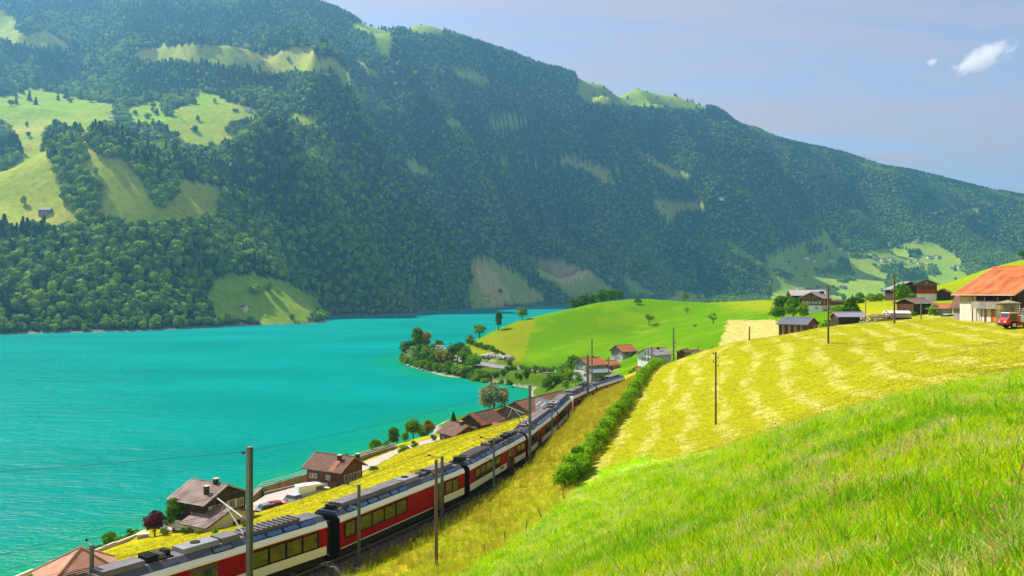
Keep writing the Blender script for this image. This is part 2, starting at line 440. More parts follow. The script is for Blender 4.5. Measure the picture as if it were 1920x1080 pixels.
def near_colors(x, y, z):
    n1 = fbm(x / 6, y / 6, 4, 11); n2 = fbm(x / 1.3, y / 1.3, 3, 23); n3 = fbm(x / 25, y / 25, 3, 31)
    px, py = pix(x, y, z)
    C = np.tile(G_LUSH, (len(x), 1))
    C = mixc(C, sstep(-0.3, 0.5, n1), G_LUSH2)
    # straw tufts on the foreground slope, drawn out across the slope
    st = fbm((x * 0.9 + y * 0.35) / 2.0, (y * 0.9 - x * 0.35) / 0.8, 3, 41)
    C = mixc(C, sstep(0.12, 0.5, st) * 0.6, G_STRAW)
    dt, sgn, arc, _ = polydist(x, y, TRK)
    hd, hs, ha, _ = polydist(x, y, HEDGE)
    # mown field right of the hedge and behind the lush slope
    fld = (hs > 0) & (y > 0)
    u = np.interp(x, *MOWN_EDGE)
    e = sstep(-6, 6, y - u + n1 * 7 + n2 * 2)
    fm = e * sstep(-0.5, 0.8, hs + n2 * 0.5)
    off = hs + 0.9 * fbm(x / 22, y / 22, 2, 51) * 3
    row = 0.5 + 0.5 * np.cos(off * 2 * np.pi / (4.2 + 0.0 * off) + 1.1 * n3)
    Cm = np.tile(G_MOWN, (len(x), 1))
    Cm = mixc(Cm, sstep(0.55, 1.15, row + n2 * 0.6 + n1 * 0.7) * 0.85, G_MOWN2)
    Cm = mixc(Cm, sstep(0.15, 0.6, n1 + 0.3 * n2) * 0.45, np.array([0.28, 0.33, 0.006]))
    C = C * (1 - fm[:, None]) + Cm * fm[:, None]
    # green hill beyond the train
    far = sstep(180, 215, y + n1 * 8)
    Ch = np.tile(G_HILL, (len(x), 1))
    Ch = mixc(Ch, sstep(-0.1, 0.6, n3 + 0.4 * n1), np.array([0.13, 0.235, 0.005]))
    Ch = mixc(Ch, sstep(0.3, 0.7, fbm(x / 30, y / 9, 3, 61)) * 0.5, np.array([0.26, 0.29, 0.012]))
    hl = inpoly(px, py, [(860, 655), (985, 598), (1005, 602), (975, 690), (940, 690)])
    Ch = mixc(Ch, hl * (0.75 + 0.25 * n2), np.array([0.20, 0.215, 0.008]))
    hay = inpoly(px + n1 * 6, py + n2 * 3, [(1345, 660), (1365, 600), (1455, 600), (1470, 625), (1452, 650)])
    Ch = mixc(Ch, hay * (0.8 + 0.5 * n2), G_HAY)
    yel = inpoly(px + n1 * 22 + n2 * 4, py + n1 * 5, [(1600, 604), (1612, 566), (1650, 548), (1705, 545), (1690, 580), (1672, 600)])
    Ch = mixc(Ch, yel * 0.8, np.array([0.36, 0.33, 0.012]))
    rh = sstep(105, 125, x + n1 * 5) * sstep(200, 230, y)
    Ch = mixc(Ch, rh, np.array([0.22, 0.27, 0.008]))
    cl = inpoly(px + n2 * 5, py + n1 * 3, [(862, 668), (885, 664), (940, 682), (965, 692), (930, 690), (880, 680)])
    Ch = mixc(Ch, cl * sstep(-0.35, 0.1, n2 + 0.3 * n1), ROCK)
    C = C * (1 - far[:, None]) + Ch * far[:, None]
    # corridor between track and hedge: tall dry grass
    cor = (sgn > 0) & (hs < 0.5) & (y < 190) & (y > 25)
    cm = cor * sstep(2.2, 3.4, dt + n2 * 0.8) * sstep(0.6, -0.6, hs + n2)
    Cd = np.tile(G_DRY, (len(x), 1))
    gr = sstep(95, 55, y + n1 * 12)
    Cd = mixc(Cd, gr * sstep(-0.5, 0.2, n1 + 0.5 * n2) * 0.9, np.array([0.215, 0.225, 0.012]))
    C = C * (1 - cm[:, None]) + Cd * cm[:, None]
    # yellow bank below the track on the lake side
    bank = (sgn < 0) & (y < 200)
    bm_ = bank * sstep(2.0, 3.2, dt + 0.5 * n2)
    Cb = np.tile(G_BANK, (len(x), 1))
    ln = 0.5 + 0.5 * np.cos((sgn + 1.5 * n1) * 2 * np.pi / 3.1)
    Cb = mixc(Cb, sstep(0.55, 1.1, ln + 0.5 * n2) * 0.4, np.array([0.47, 0.40, 0.04]))
    Cb = mixc(Cb, sstep(0.1, 0.6, n1 + 0.4 * n2) * 0.4, np.array([0.30, 0.33, 0.006]))
    C = C * (1 - bm_[:, None]) + Cb * bm_[:, None]
    C = mixc(C, (dt < 3.0) * sstep(3.4, 2.4, dt + 0.5 * n2), np.array([0.14, 0.12, 0.10]))
    # shore: bare stones
    und = far[:] * sstep(8.5, 5.5, z + n1) * (sgn < 0) * (x < 32) * sstep(.2, .8, polydist(x, y, ROADL)[0] / 5)
    C = mixc(C, und * .8, np.array([0.060, 0.105, 0.010]))
    sh = sstep(0.75, 0.2, z + 0.4 * n2)
    C = mixc(C, sh, np.array([0.30, 0.27, 0.22]))
    return np.clip(C * (1 + 0.10 * n2[:, None]), 0.002, 0.8)

HEDGE = smooth_line([tuple(W(*p)[:2]) for p in [(700, 1300, 26), (860, 1090, 46), (910, 1050, 50), (1020, 975, 60), (1060, 940, 66), (1080, 905, 73), (1140, 825, 90), (1190, 760, 112), (1228, 695, 150), (1252, 672, 185), (1280, 660, 240)]], 2)
# lower edge of the mown field: y where it starts, as a function of x
_me = sorted([tuple(W(*p)[:2]) for p in [(1085, 890, 76), (1200, 868, 76), (1330, 840, 64), (1450, 815, 50), (1560, 790, 48), (1760, 752, 45), (1930, 690, 42)]] + [(-5, 80), (60, 30)])
MOWN_EDGE = ([p[0] for p in _me], [p[1] for p in _me])

th = np.concatenate([np.linspace(-179, -44, 40), np.linspace(-42, 42, 560), np.linspace(44, 179, 40)])
rs = np.concatenate([np.linspace(0.6, 3.5, 12), np.geomspace(3.8, 200, 330), np.geomspace(201.5, 760, 240)])
X, Y, Fq = polar_grid(np.radians(th), rs)
Z = near_z(X, Y)
NC = near_colors(X.ravel(), Y.ravel(), Z.ravel())
m_ground = mat('meadow_ground', rough=0.95, spec=0.0, attr='tint', noise=0.28, nscale=2.6, bump=0.5, bscale=5.0, detail=8)
me = mesh_from('ground', np.stack([X, Y, Z], -1), Fq, m_ground, smooth=True)
add_color(me, 'tint', NC)
g_obj = tag(link('ground', me), kind='structure')

# ---- lake
m_lake = bpy.data.materials.new('lake_water'); m_lake.use_nodes = True
t = m_lake.node_tree; b = t.nodes['Principled BSDF']
b.inputs['Base Color'].default_value = (0.001, 0.345, 0.315, 1)
b.inputs['Roughness'].default_value = 0.22; b.inputs['IOR'].default_value = 1.33
b.inputs['Specular IOR Level'].default_value = 0.09
tcn = t.nodes.new('ShaderNodeTexCoord')
hts = []
for sc_, st, ro in ((0.9, (0.35, 1.0, 1), 12), (0.16, (0.4, 1.0, 1), -8), (3.0, (0.4, 1.0, 1), 20)):
    mpn = t.nodes.new('ShaderNodeMapping'); mpn.inputs['Scale'].default_value = st; mpn.inputs['Rotation'].default_value = (0, 0, R(ro))
    nn = t.nodes.new('ShaderNodeTexNoise'); nn.inputs['Scale'].default_value = sc_; nn.inputs['Detail'].default_value = 4
    t.links.new(tcn.outputs['Object'], mpn.inputs[0]); t.links.new(mpn.outputs[0], nn.inputs['Vector']); hts.append(nn)
ad = t.nodes.new('ShaderNodeMath'); ad.operation = 'MULTIPLY_ADD'; ad.inputs[1].default_value = 3.0
t.links.new(hts[1].outputs['Fac'], ad.inputs[0]); t.links.new(hts[0].outputs['Fac'], ad.inputs[2])
ad2 = t.nodes.new('ShaderNodeMath'); ad2.operation = 'MULTIPLY_ADD'; ad2.inputs[1].default_value = 0.35
t.links.new(hts[2].outputs['Fac'], ad2.inputs[0]); t.links.new(ad.outputs[0], ad2.inputs[2])
bp = t.nodes.new('ShaderNodeBump'); bp.inputs['Strength'].default_value = 0.9; bp.inputs['Distance'].default_value = 0.55
t.links.new(ad2.outputs[0], bp.inputs['Height']); t.links.new(bp.outputs[0], b.inputs['Normal'])
# slow milky and deeper patches of the glacial water
nb = t.nodes.new('ShaderNodeTexNoise'); nb.inputs['Scale'].default_value = 0.012; nb.inputs['Detail'].default_value = 5
mpb = t.nodes.new('ShaderNodeMapping'); mpb.inputs['Scale'].default_value = (0.5, 1.0, 1)
t.links.new(tcn.outputs['Object'], mpb.inputs[0]); t.links.new(mpb.outputs[0], nb.inputs['Vector'])
rb = t.nodes.new('ShaderNodeValToRGB')
rb.color_ramp.elements[0].position = 0.35; rb.color_ramp.elements[0].color = (0.0005, 0.178, 0.152, 1)
rb.color_ramp.elements[1].position = 0.68; rb.color_ramp.elements[1].color = (0.001, 0.235, 0.20, 1)
t.links.new(nb.outputs['Fac'], rb.inputs[0])
# mostly light scattered back by the milky water, little mirror
df = t.nodes.new('ShaderNodeBsdfDiffuse'); gl = t.nodes.new('ShaderNodeBsdfGlossy'); gl.inputs['Roughness'].default_value = 0.22
mxs = t.nodes.new('ShaderNodeMixShader'); mxs.inputs[0].default_value = 0.012
an = t.nodes.new('ShaderNodeAttribute'); an.attribute_name = 'shallow_reflect'; shm = t.nodes.new('ShaderNodeMixRGB'); shm.inputs['Color2'].default_value = (0.004, 0.215, 0.115, 1)  # green of shallow water, partly a painted reflection of the hill
t.links.new(an.outputs['Fac'], shm.inputs['Fac']); t.links.new(rb.outputs[0], shm.inputs['Color1']); t.links.new(shm.outputs[0], df.inputs['Color']); t.links.new(bp.outputs[0], df.inputs['Normal']); t.links.new(bp.outputs[0], gl.inputs['Normal'])
t.links.new(df.outputs[0], mxs.inputs[1]); t.links.new(gl.outputs[0], mxs.inputs[2])
t.links.new(mxs.outputs[0], t.nodes['Material Output'].inputs['Surface']); t.nodes.remove(b)
gx = np.concatenate([np.linspace(-2500, -150, 12), np.linspace(-140, 80, 56), np.linspace(100, 2500, 12)]); gy = np.concatenate([np.linspace(-300, 40, 6), np.linspace(50, 500, 90), np.linspace(520, 3200, 14)])
GX, GY = np.meshgrid(gx, gy); nx_ = len(gx); i = np.arange(len(gy) - 1)[:, None] * nx_ + np.arange(nx_ - 1)[None, :]
me = mesh_from('lake', np.stack([GX, GY, GX * 0], -1), np.stack([i, i + 1, i + nx_ + 1, i + nx_], -1).reshape(-1, 4), m_lake, smooth=True)
_bed = near_z(GX.ravel(), GY.ravel()); _sh = sstep(-8.5, -1.0, _bed) * (np.abs(GX.ravel()) < 150) * (GY.ravel() > 45) * (GY.ravel() < 560)
add_color(me, 'shallow_reflect', np.repeat(_sh[:, None], 3, 1))
tag(link('lake', me), kind='structure')

# ---- far side: the mountain across the lake and the head of the valley
FARP = [(px, py, 38 * F / (py - 549)) for px, py in [(-700, 700), (-450, 668), (-250, 650), (-100, 636), (0, 627), (120, 624), (280, 620), (373, 616), (447, 609), (545, 607.5), (562, 604), (600, 595), (640, 593), (720, 590.5), (773, 585.5), (850, 581), (907, 577), (980, 575.5), (1067, 573.3)]]
FARP = [tuple(W(px, py, D)) for px, py, D in FARP]
FARP += [tuple(W(*p)) for p in [
    # left: knoll at the lake, then meadow shelves climbing
    (0, 500, 860), (100, 470, 930), (190, 384, 1030), (260, 430, 972), (330, 490, 958), (390, 545, 945), (430, 505, 1035), (360, 430, 1110), (60, 420, 980), (-120, 470, 850), (-300, 500, 760), (-300, 380, 1000), (-150, 400, 980),
    (60, 400, 1130), (170, 400, 1180), (0, 402, 1080), (50, 345, 1240), (200, 352, 1260), (110, 262, 1420), (20, 262, 1400), (-200, 260, 1350), (120, 205, 1590), (400, 205, 1640), (0, 205, 1560), (100, 172, 1700), (300, 180, 1700), (100, 95, 1930), (60, 68, 2040), (-200, 80, 1950), (450, 95, 2060), (300, 118, 1960), (250, -4, 2330), (0, -25, 2400), (-300, -25, 2400), (300, -25, 2450), (470, -20, 2480),
    (320, 250, 1480), (270, 330, 1330), (330, 270, 1430), (300, 392, 1150), (350, 365, 1290), (400, 355, 1340), (470, 215, 1600), (520, 280, 1520), (560, 360, 1480), (450, 430, 1180), (490, 515, 1045), (560, 565, 1000), (430, 580, 930), (520, 585, 960), (430, 560, 960), (500, 560, 985), (480, 545, 1003), (430, 540, 988), (545, 540, 1020), (600, 470, 1300),
    # middle
    (600, 110, 2080), (560, 5, 2550), (620, 300, 1700), (640, 220, 1880), (700, 52, 2600), (660, 48, 2620), (740, 60, 2560), (810, 42, 2650), (900, 85, 2700), (980, 122, 2760), (1060, 148, 2850), (700, 500, 1440), (700, 400, 1680), (700, 300, 1900), (800, 520, 1700), (800, 400, 2000), (800, 280, 2230), (850, 170, 2480), (760, 160, 2350), (900, 540, 2040), (960, 520, 2100), (930, 492, 2130), (1050, 540, 2330), (1060, 492, 2430), (900, 440, 2200), (900, 320, 2380), (1000, 400, 2500), (1000, 300, 2600), (1000, 220, 2720),
    (1100, 545, 2420), (1080, 305, 2720), (1150, 330, 2740), (1150, 420, 2620), (1200, 540, 2450), (1200, 480, 2560), (1200, 400, 2740), (1200, 280, 2960), (1200, 170, 3250), (1130, 155, 3060), (1310, 197, 3320), (1350, 202, 3380), (1420, 245, 3530), (1300, 300, 3060), (1300, 400, 2820), (1300, 480, 2650), (1300, 550, 2480), (1420, 440, 2760), (1440, 510, 2640), (1420, 545, 2520), (1400, 350, 3000),
    # valley head
    (1500, 276, 3700), (1560, 296, 3850), (1620, 316, 3950), (1700, 336, 4000), (1780, 362, 4050), (1850, 381, 4050), (1930, 384, 4050), (2100, 400, 4000), (2400, 420, 3900), (1500, 400, 3250), (1540, 445, 3120), (1500, 470, 3000), (1470, 480, 2950), (1500, 530, 2700), (1600, 470, 3080), (1600, 530, 2760), (1650, 400, 3350), (1700, 500, 2980), (1700, 455, 3150), (1780, 480, 3100), (1800, 520, 2850), (1850, 430, 3300), (1900, 480, 3050), (2100, 480, 3000), (2300, 500, 2800),
    (1480, 560, 2380), (1600, 558, 2420), (1700, 557, 2420), (1800, 556, 2420), (2000, 555, 2400), (1300, 566, 2300), (2300, 554, 2300),
]]
# ground drops away behind the skyline
for p in [(-300, -25, 2400), (0, -25, 2400), (300, -25, 2450), (470, -20, 2480), (560, 5, 2550), (660, 48, 2620), (740, 60, 2560), (810, 42, 2650), (900, 85, 2700), (980, 122, 2760), (1060, 148, 2850), (1130, 155, 3060), (1200, 170, 3250), (1310, 197, 3320), (1350, 202, 3380), (1420, 245, 3530), (1500, 276, 3700), (1620, 316, 3950), (1700, 336, 4000), (1850, 381, 4050), (1930, 384, 4050), (2100, 400, 4000)]:
    q = W(*p); k = (p[2] + 350) / p[2]
    FARP.append((q[0] * k, q[1] * k, q[2] - 60 - 0.10 * q[2])); k = (p[2] + 900) / p[2]
    FARP.append((q[0] * k, q[1] * k, q[2] - 260 - 0.15 * q[2]))
# lake bed off the far shore
for px, py in [(-450, 668), (-250, 650), (-100, 636), (0, 627), (120, 624), (280, 620), (447, 609), (562, 604), (640, 593), (720, 590.5), (850, 581), (980, 575.5), (1067, 573.3)]:
    D = 38 * F / (py - 549); q = W(px, py, D * 0.93); FARP.append((q[0], q[1], -12))
FARP += [(200, 1900, -6), (300, 1900, 2), (500, 1900, 4), (900, 1900, 6), (1400, 1900, 10), (0, 1500, -15)]
far_tps = TPS(FARP, lam=0.004, scale=1000.0)
RIDGE = np.array([(-400, 1000), (300, 1000), (470, 960), (560, 970), (660, 910), (740, 880), (810, 938), (900, 880), (980, 827), (1060, 804), (1130, 845), (1200, 863), (1310, 821), (1350, 823), (1420, 757), (1500, 714), (1620, 654), (1700, 608), (1850, 494), (1930, 485), (2400, 370)]).T
def sight(px, py, d0=700.0):
    D = np.geomspace(d0, 4200, 900); q = W(px, py, 1.0)
    z = far_tps((px - 960) / F * D, D); zs = CAM_Z - (py - HY) / F * D
    k = np.nonzero(z > zs)[0]; D = D[k[0]] if len(k) else 3000.0
    return ((px - 960) / F * D, D)
# spurs that come down toward the lower right: long side to the sun, steep side away from it
SPURS = [(50, [(150, 372), (200, 392), (262, 432), (315, 478)]), (75, [(430, 325), (475, 380), (540, 430), (625, 505)]), (85, [(600, 165), (670, 245), (715, 330), (760, 420), (800, 500)]), (70, [(720, 150), (800, 235), (850, 320), (880, 400)]),
         (90, [(860, 190), (920, 270), (985, 350), (1030, 430)]), (95, [(1010, 185), (1080, 262), (1190, 362), (1310, 462), (1430, 525)]), (80, [(1210, 235), (1290, 300), (1390, 372), (1480, 425)]), (60, [(1400, 290), (1500, 340), (1600, 400)]), (60, [(480, 60), (520, 100), (560, 150), (590, 200)])]
SPURW = [(a, [sight(*q) for q in P]) for a, P in SPURS]
def far_z(x, y):
    z = far_tps(x, y)
    hgt = sstep(30, 230, z)
    # gullies and ribs running down the slope to the lower right
    u = x * 0.80 + y * 0.60; v = -x * 0.60 + y * 0.80
    rg = 1 - np.abs(fbm(u / 260 + 0.25 * fbm(x / 300, y / 300, 2, 77), v / 620, 3, 71)) * 2.2
    u2 = x * 0.71 + y * 0.71; v2 = -x * 0.71 + y * 0.71
    big = 1 - np.abs(fbm(u2 / 520 + 0.25 * fbm(x / 380, y / 380, 2, 78), v2 / 1250, 2, 74)) * 2.4
    pxa = 960 + x / np.maximum(y, 1) * F
    zr = np.interp(pxa, RIDGE[0], RIDGE[1])
    hi = 1 - 0.90 * sstep(0.62, 0.97, z / zr)
    hi = hi * (1 - 0.75 * sstep(600, 520, pxa) * sstep(170, 260, z) * sstep(520, 440, z))
    hi = hi * (1 - 0.75 * sstep(1380, 1500, pxa) * sstep(330, 150, z))
    z = z + hgt * hi * (np.where(pxa < 430, 90, 90 + 130 * sstep(430, 600, pxa)) * (big - 0.45) + 40 * (rg - 0.45) + 16 * fbm(x / 110, y / 110, 3, 81))
    for a, L in SPURW:
        d, s, arc, _ = polydist(x, y, smooth_line(L, 2)); tot = sum(math.dist(p_, q_) for p_, q_ in zip(L[:-1], L[1:]))
        s = s + 28 * fbm(x / 130, y / 130, 2, 91)
        end = np.hypot(x - L[-1][0], y - L[-1][1]); st = np.hypot(x - L[0][0], y - L[0][1])
        lee = s < 0
        f = np.where(lee, np.exp(-(d / 62) ** 2), np.exp(-(d / 230) ** 2))
        z = z + a * f * sstep(3, 60, z) * hi * (0.75 + 0.5 * fbm(x / 200, y / 200, 2, 93))
    return z
tf = np.radians(np.linspace(-46, 46, 620)); rf = np.concatenate([np.geomspace(430, 4300, 490), np.linspace(4350, 5600, 14)])
FX, FY, FFq = polar_grid(tf, rf)
FZ = far_z(FX, FY)
# ---------------------------------------------------------------- meadows on the far side, outlined where they lie
CLEAR = [
    [(0, 15), (25, 30), (35, 55), (45, 65), (75, 60), (88, 38), (100, 60), (130, 85), (70, 86), (25, 74), (0, 72), (-60, 80), (-60, 0)],
    [(245, 98), (300, 83), (440, 82), (470, 95), (510, 104), (560, 84), (592, 92), (600, 115), (636, 125), (560, 128), (480, 130), (455, 118), (360, 108), (270, 107)],
    [(-80, 180), (0, 180), (60, 163), (80, 165), (130, 178), (215, 195), (240, 200), (300, 185), (310, 190), (304, 215), (330, 205), (360, 165), (376, 165), (420, 185), (490, 205), (490, 213), (440, 219), (415, 235), (320, 236), (310, 228), (230, 225), (170, 240), (155, 250), (100, 240), (90, 262), (65, 265), (30, 262), (15, 230), (-80, 215)],
    [(-80, 318), (0, 318), (40, 298), (70, 297), (112, 320), (108, 350), (105, 392), (115, 408), (0, 410), (-80, 410)],
    [(-80, 234), (20, 235), (85, 240), (170, 240), (215, 235), (330, 232), (420, 232), (345, 262), (335, 330), (412, 352), (412, 376), (375, 392), (330, 400), (270, 405), (235, 397), (190, 386), (110, 406), (-80, 406)],
    [(22, 256), (62, 262), (88, 266), (66, 298), (100, 312), (75, 299), (38, 300), (8, 322), (-40, 320), (-40, 290), (12, 296)],
    [(322, 237), (415, 236), (442, 256), (384, 264), (330, 252)], [(118, 300), (186, 325), (204, 346), (150, 330)],
    [(183, 345), (225, 328), (266, 340), (287, 380), (272, 405), (235, 396), (208, 370)],
    [(328, 350), (405, 352), (412, 375), (378, 392), (350, 386), (333, 370)],
    [(386, 540), (425, 515), (480, 512), (540, 530), (600, 560), (592, 576), (535, 592), (500, 590), (470, 583), (405, 578)],
    [(886, 488), (920, 482), (962, 505), (1012, 545), (1018, 560), (950, 564), (925, 572), (886, 571), (878, 550)],
    [(998, 486), (1030, 485), (1072, 492), (1116, 514), (1142, 535), (1152, 551), (1090, 555), (1060, 547), (1045, 524), (1008, 512)],
    [(1172, 513), (1200, 530), (1232, 551), (1180, 546)],
    [(1033, 299), (1080, 296), (1120, 310), (1167, 317), (1140, 325), (1167, 347), (1130, 336), (1100, 316), (1060, 306)],
    [(928, 288), (962, 303), (940, 309)], [(973, 289), (1017, 308), (1000, 306)],
    [(1193, 278), (1240, 304), (1295, 328), (1265, 330), (1220, 301)],
    [(1218, 373), (1270, 377), (1322, 380), (1320, 391), (1277, 391), (1256, 412), (1240, 396)],
    [(1080, 140), (1130, 145), (1200, 160), (1318, 190), (1330, 203), (1290, 201), (1240, 196), (1170, 196), (1100, 187), (1084, 172)],
    [(756, 40), (810, 30), (836, 56), (800, 57), (760, 52)], [(648, 38), (700, 44), (738, 60), (732, 97), (700, 92), (705, 64)],
    [(843, 124), (880, 129), (927, 155), (900, 151), (860, 141)], [(908, 225), (965, 216), (993, 230), (930, 236)], [(833, 216), (867, 228), (852, 238)],
    [(598, 98), (640, 118), (662, 155), (648, 160), (633, 130)], [(668, 104), (677, 108), (714, 148), (690, 133)], [(528, 203), (604, 222), (580, 226)],
    [(1432, 480), (1462, 468), (1500, 453), (1545, 440), (1540, 425), (1548, 430), (1563, 460), (1600, 472), (1680, 462), (1725, 448), (1760, 455), (1800, 485), (1815, 520), (1790, 550), (1750, 562), (1640, 560), (1580, 560), (1490, 556), (1440, 560), (1452, 525), (1436, 500)],
    [(1790, 394), (1842, 386), (1822, 401)], [(760, 300), (775, 296), (800, 322), (790, 325)], [(1270, 545), (1330, 552), (1330, 560), (1250, 560)],
]
COPSE = [
    [(84, 246), (105, 238), (150, 255), (162, 285), (150, 310), (110, 312), (84, 285)], [(160, 256), (200, 240), (300, 236), (332, 260), (340, 300), (322, 332), (262, 336), (235, 302), (190, 292), (165, 281)],
    [(104, 312), (140, 307), (166, 330), (189, 360), (181, 386), (150, 397), (112, 387), (104, 350)], [(268, 330), (310, 329), (334, 352), (326, 387), (290, 397), (276, 370)], [(-40, 238), (12, 232), (30, 262), (40, 292), (8, 318), (-40, 322)],  # trees standing inside the clearings
    [(1508, 462), (1540, 458), (1545, 470), (1520, 478)], [(1570, 490), (1590, 488), (1600, 520), (1580, 530), (1568, 520)], [(1525, 508), (1570, 502), (1570, 510), (1530, 514)],
    [(1640, 500), (1690, 498), (1700, 512), (1660, 514)], [(1668, 512), (1730, 505), (1740, 530), (1690, 545), (1660, 540)], [(1700, 470), (1725, 474), (1730, 482), (1706, 480)],
    [(1585, 478), (1640, 480), (1650, 486), (1600, 484)], [(1740, 500), (1755, 500), (1755, 515), (1742, 515)], [(1455, 508), (1490, 520), (1488, 526), (1450, 514)], [(304, 195), (330, 162), (365, 172), (355, 195), (305, 215)],
    [(218, 196), (232, 196), (242, 226), (214, 226)],
]
SHELF = CLEAR[0:6]
PALE = {0: 0.55, 1: 0.6, 2: 0.25, 3: 0.6, 4: .6, 5: .5, 6: .5, 7: .5, 8: 0.5, 9: 0.4, 11: 0.5, 12: 0.55, 14: 0.6, 15: .4, 16: .5, 17: .6, 18: .7, 19: 0.2, 20: 0.4}

def clear_mask(px, py, nx, ny, copse=True):
    j = 7.0
    qx = px + nx * j; qy = py + ny * j
    m = np.zeros(np.shape(px), bool); pal = np.zeros(np.shape(px))
    for k, P in enumerate(CLEAR):
        P = np.array(P)
        ok = (qx > P[:, 0].min()) & (qx < P[:, 0].max()) & (qy > P[:, 1].min()) & (qy < P[:, 1].max())
        idx = np.nonzero(ok)
        if len(idx[0]) == 0: continue
        ii = inpoly(qx[idx], qy[idx], P)
        sel = tuple(a[ii] for a in idx)
        m[sel] = True; pal[sel] = PALE.get(k, 0.2)
    if copse:
        for P in COPSE: m &= ~inpoly(qx, qy, P)
    return m, pal

fx, fy, fz = FX.ravel(), FY.ravel(), FZ.ravel()
px, py = pix(fx, fy, fz)
n1 = fbm(fx / 40, fy / 40, 4, 101); n2 = fbm(fx / 11, fy / 11, 3, 103); n3 = fbm(fx / 150, fy / 150, 3, 107)
clr, pal = clear_mask(px, py, n1 * 1.5, n2, False)
for kk in (5, 10, 15):          # meadow goes on a little way downhill, to the feet of the trees below it
    c2, p2 = clear_mask(px, py - kk * 1100 / fy, n1 * 1.5, n2, False); pal = np.where(c2 & ~clr, p2, pal); clr |= c2
FC = np.tile(np.array([0.030, 0.055, 0.010]), (len(fx), 1))
Mw = np.tile(np.array([0.220, 0.345, 0.020]), (len(fx), 1))
Mw = mixc(Mw, np.clip(pal * 0.9 - 0.12 + 0.5 * n3 + 0.35 * n1, 0, 0.85), np.array([0.44, 0.385, 0.085]))
Mw = mixc(Mw, sstep(0.25, 0.6, n2 + 0.3 * n1) * 0.45, np.array([0.11, 0.17, 0.02]))
hay = inpoly(px, py, [(1015, 494), (1070, 492), (1118, 516), (1050, 530), (1030, 515)]) | inpoly(px, py, [(890, 495), (920, 500), (962, 560), (925, 572), (900, 540)])
Mw = mixc(Mw, hay * 0.85, np.array([0.58, 0.45, 0.16]))
FC[clr] = Mw[clr]
FC = mixc(FC, (sstep(2.2, 0.8, fz + n2) * (fz > -3)) * 0.8, np.array([0.26, 0.24, 0.19]))
m_far = mat('mountain_ground', rough=0.95, spec=0.0, attr='tint', noise=0.22, nscale=0.12, detail=8)
me = mesh_from('mountainside', np.stack([FX, FY, FZ], -1), FFq, m_far, smooth=True)
add_color(me, 'tint', FC)
tag(link('mountainside', me), kind='structure')

# ---- pale ridge far beyond the valley
dth = np.radians(np.linspace(18, 42, 90)); drs = np.linspace(7600, 9800, 26)
DX, DY, DFq = polar_grid(dth, drs)
prof = np.interp(960 + np.tan(DX * 0 + np.arctan2(DX, DY)) * F, [1400, 1700, 1800, 1830, 1860, 1885, 1920, 2000, 2300], [440, 395, 372, 366, 378, 371, 376, 372, 400])
top = CAM_Z + (HY - prof) / F * 8600
DZ = top * np.clip(1 - np.abs(DY / np.cos(np.arctan2(DX, DY)) * np.cos(np.arctan2(DX, DY)) - 8600) / 2200, 0, 1) + 60 * fbm(DX / 500, DY / 500, 4, 131) * 0.6
me = mesh_from('distant_mountain', np.stack([DX, DY, DZ], -1), DFq, mat('distant_rock', (0.10, 0.13, 0.09), 0.9, noise=0.3, nscale=0.004), smooth=True)
tag(link('distant_mountain', me), kind='structure')

# ================================================================ TREES
def rand_dirs(n, rng):
    v = rng.normal(size=(n, 3)); return v / np.linalg.norm(v, axis=1)[:, None]

def leaf_quads(P, N, size, rng, aspect=0.75):
    """little leaf-sprays: one kite of two triangles at every point, facing roughly along N"""
    n = len(P)
    N = N + rng.normal(size=(n, 3)) * 0.55; N /= np.linalg.norm(N, axis=1)[:, None]
    T = np.cross(N, rng.normal(size=(n, 3))); T /= np.linalg.norm(T, axis=1)[:, None] + 1e-9
    B = np.cross(N, T)
    s = (size * rng.uniform(0.6, 1.35, n))[:, None]
    V = np.stack([P + T * s, P + B * s * aspect + N * s * 0.18, P - T * s, P - B * s * aspect + N * s * 0.18], 1).reshape(-1, 3)
    Fq = np.arange(4 * n).reshape(-1, 4)
    return V, Fq

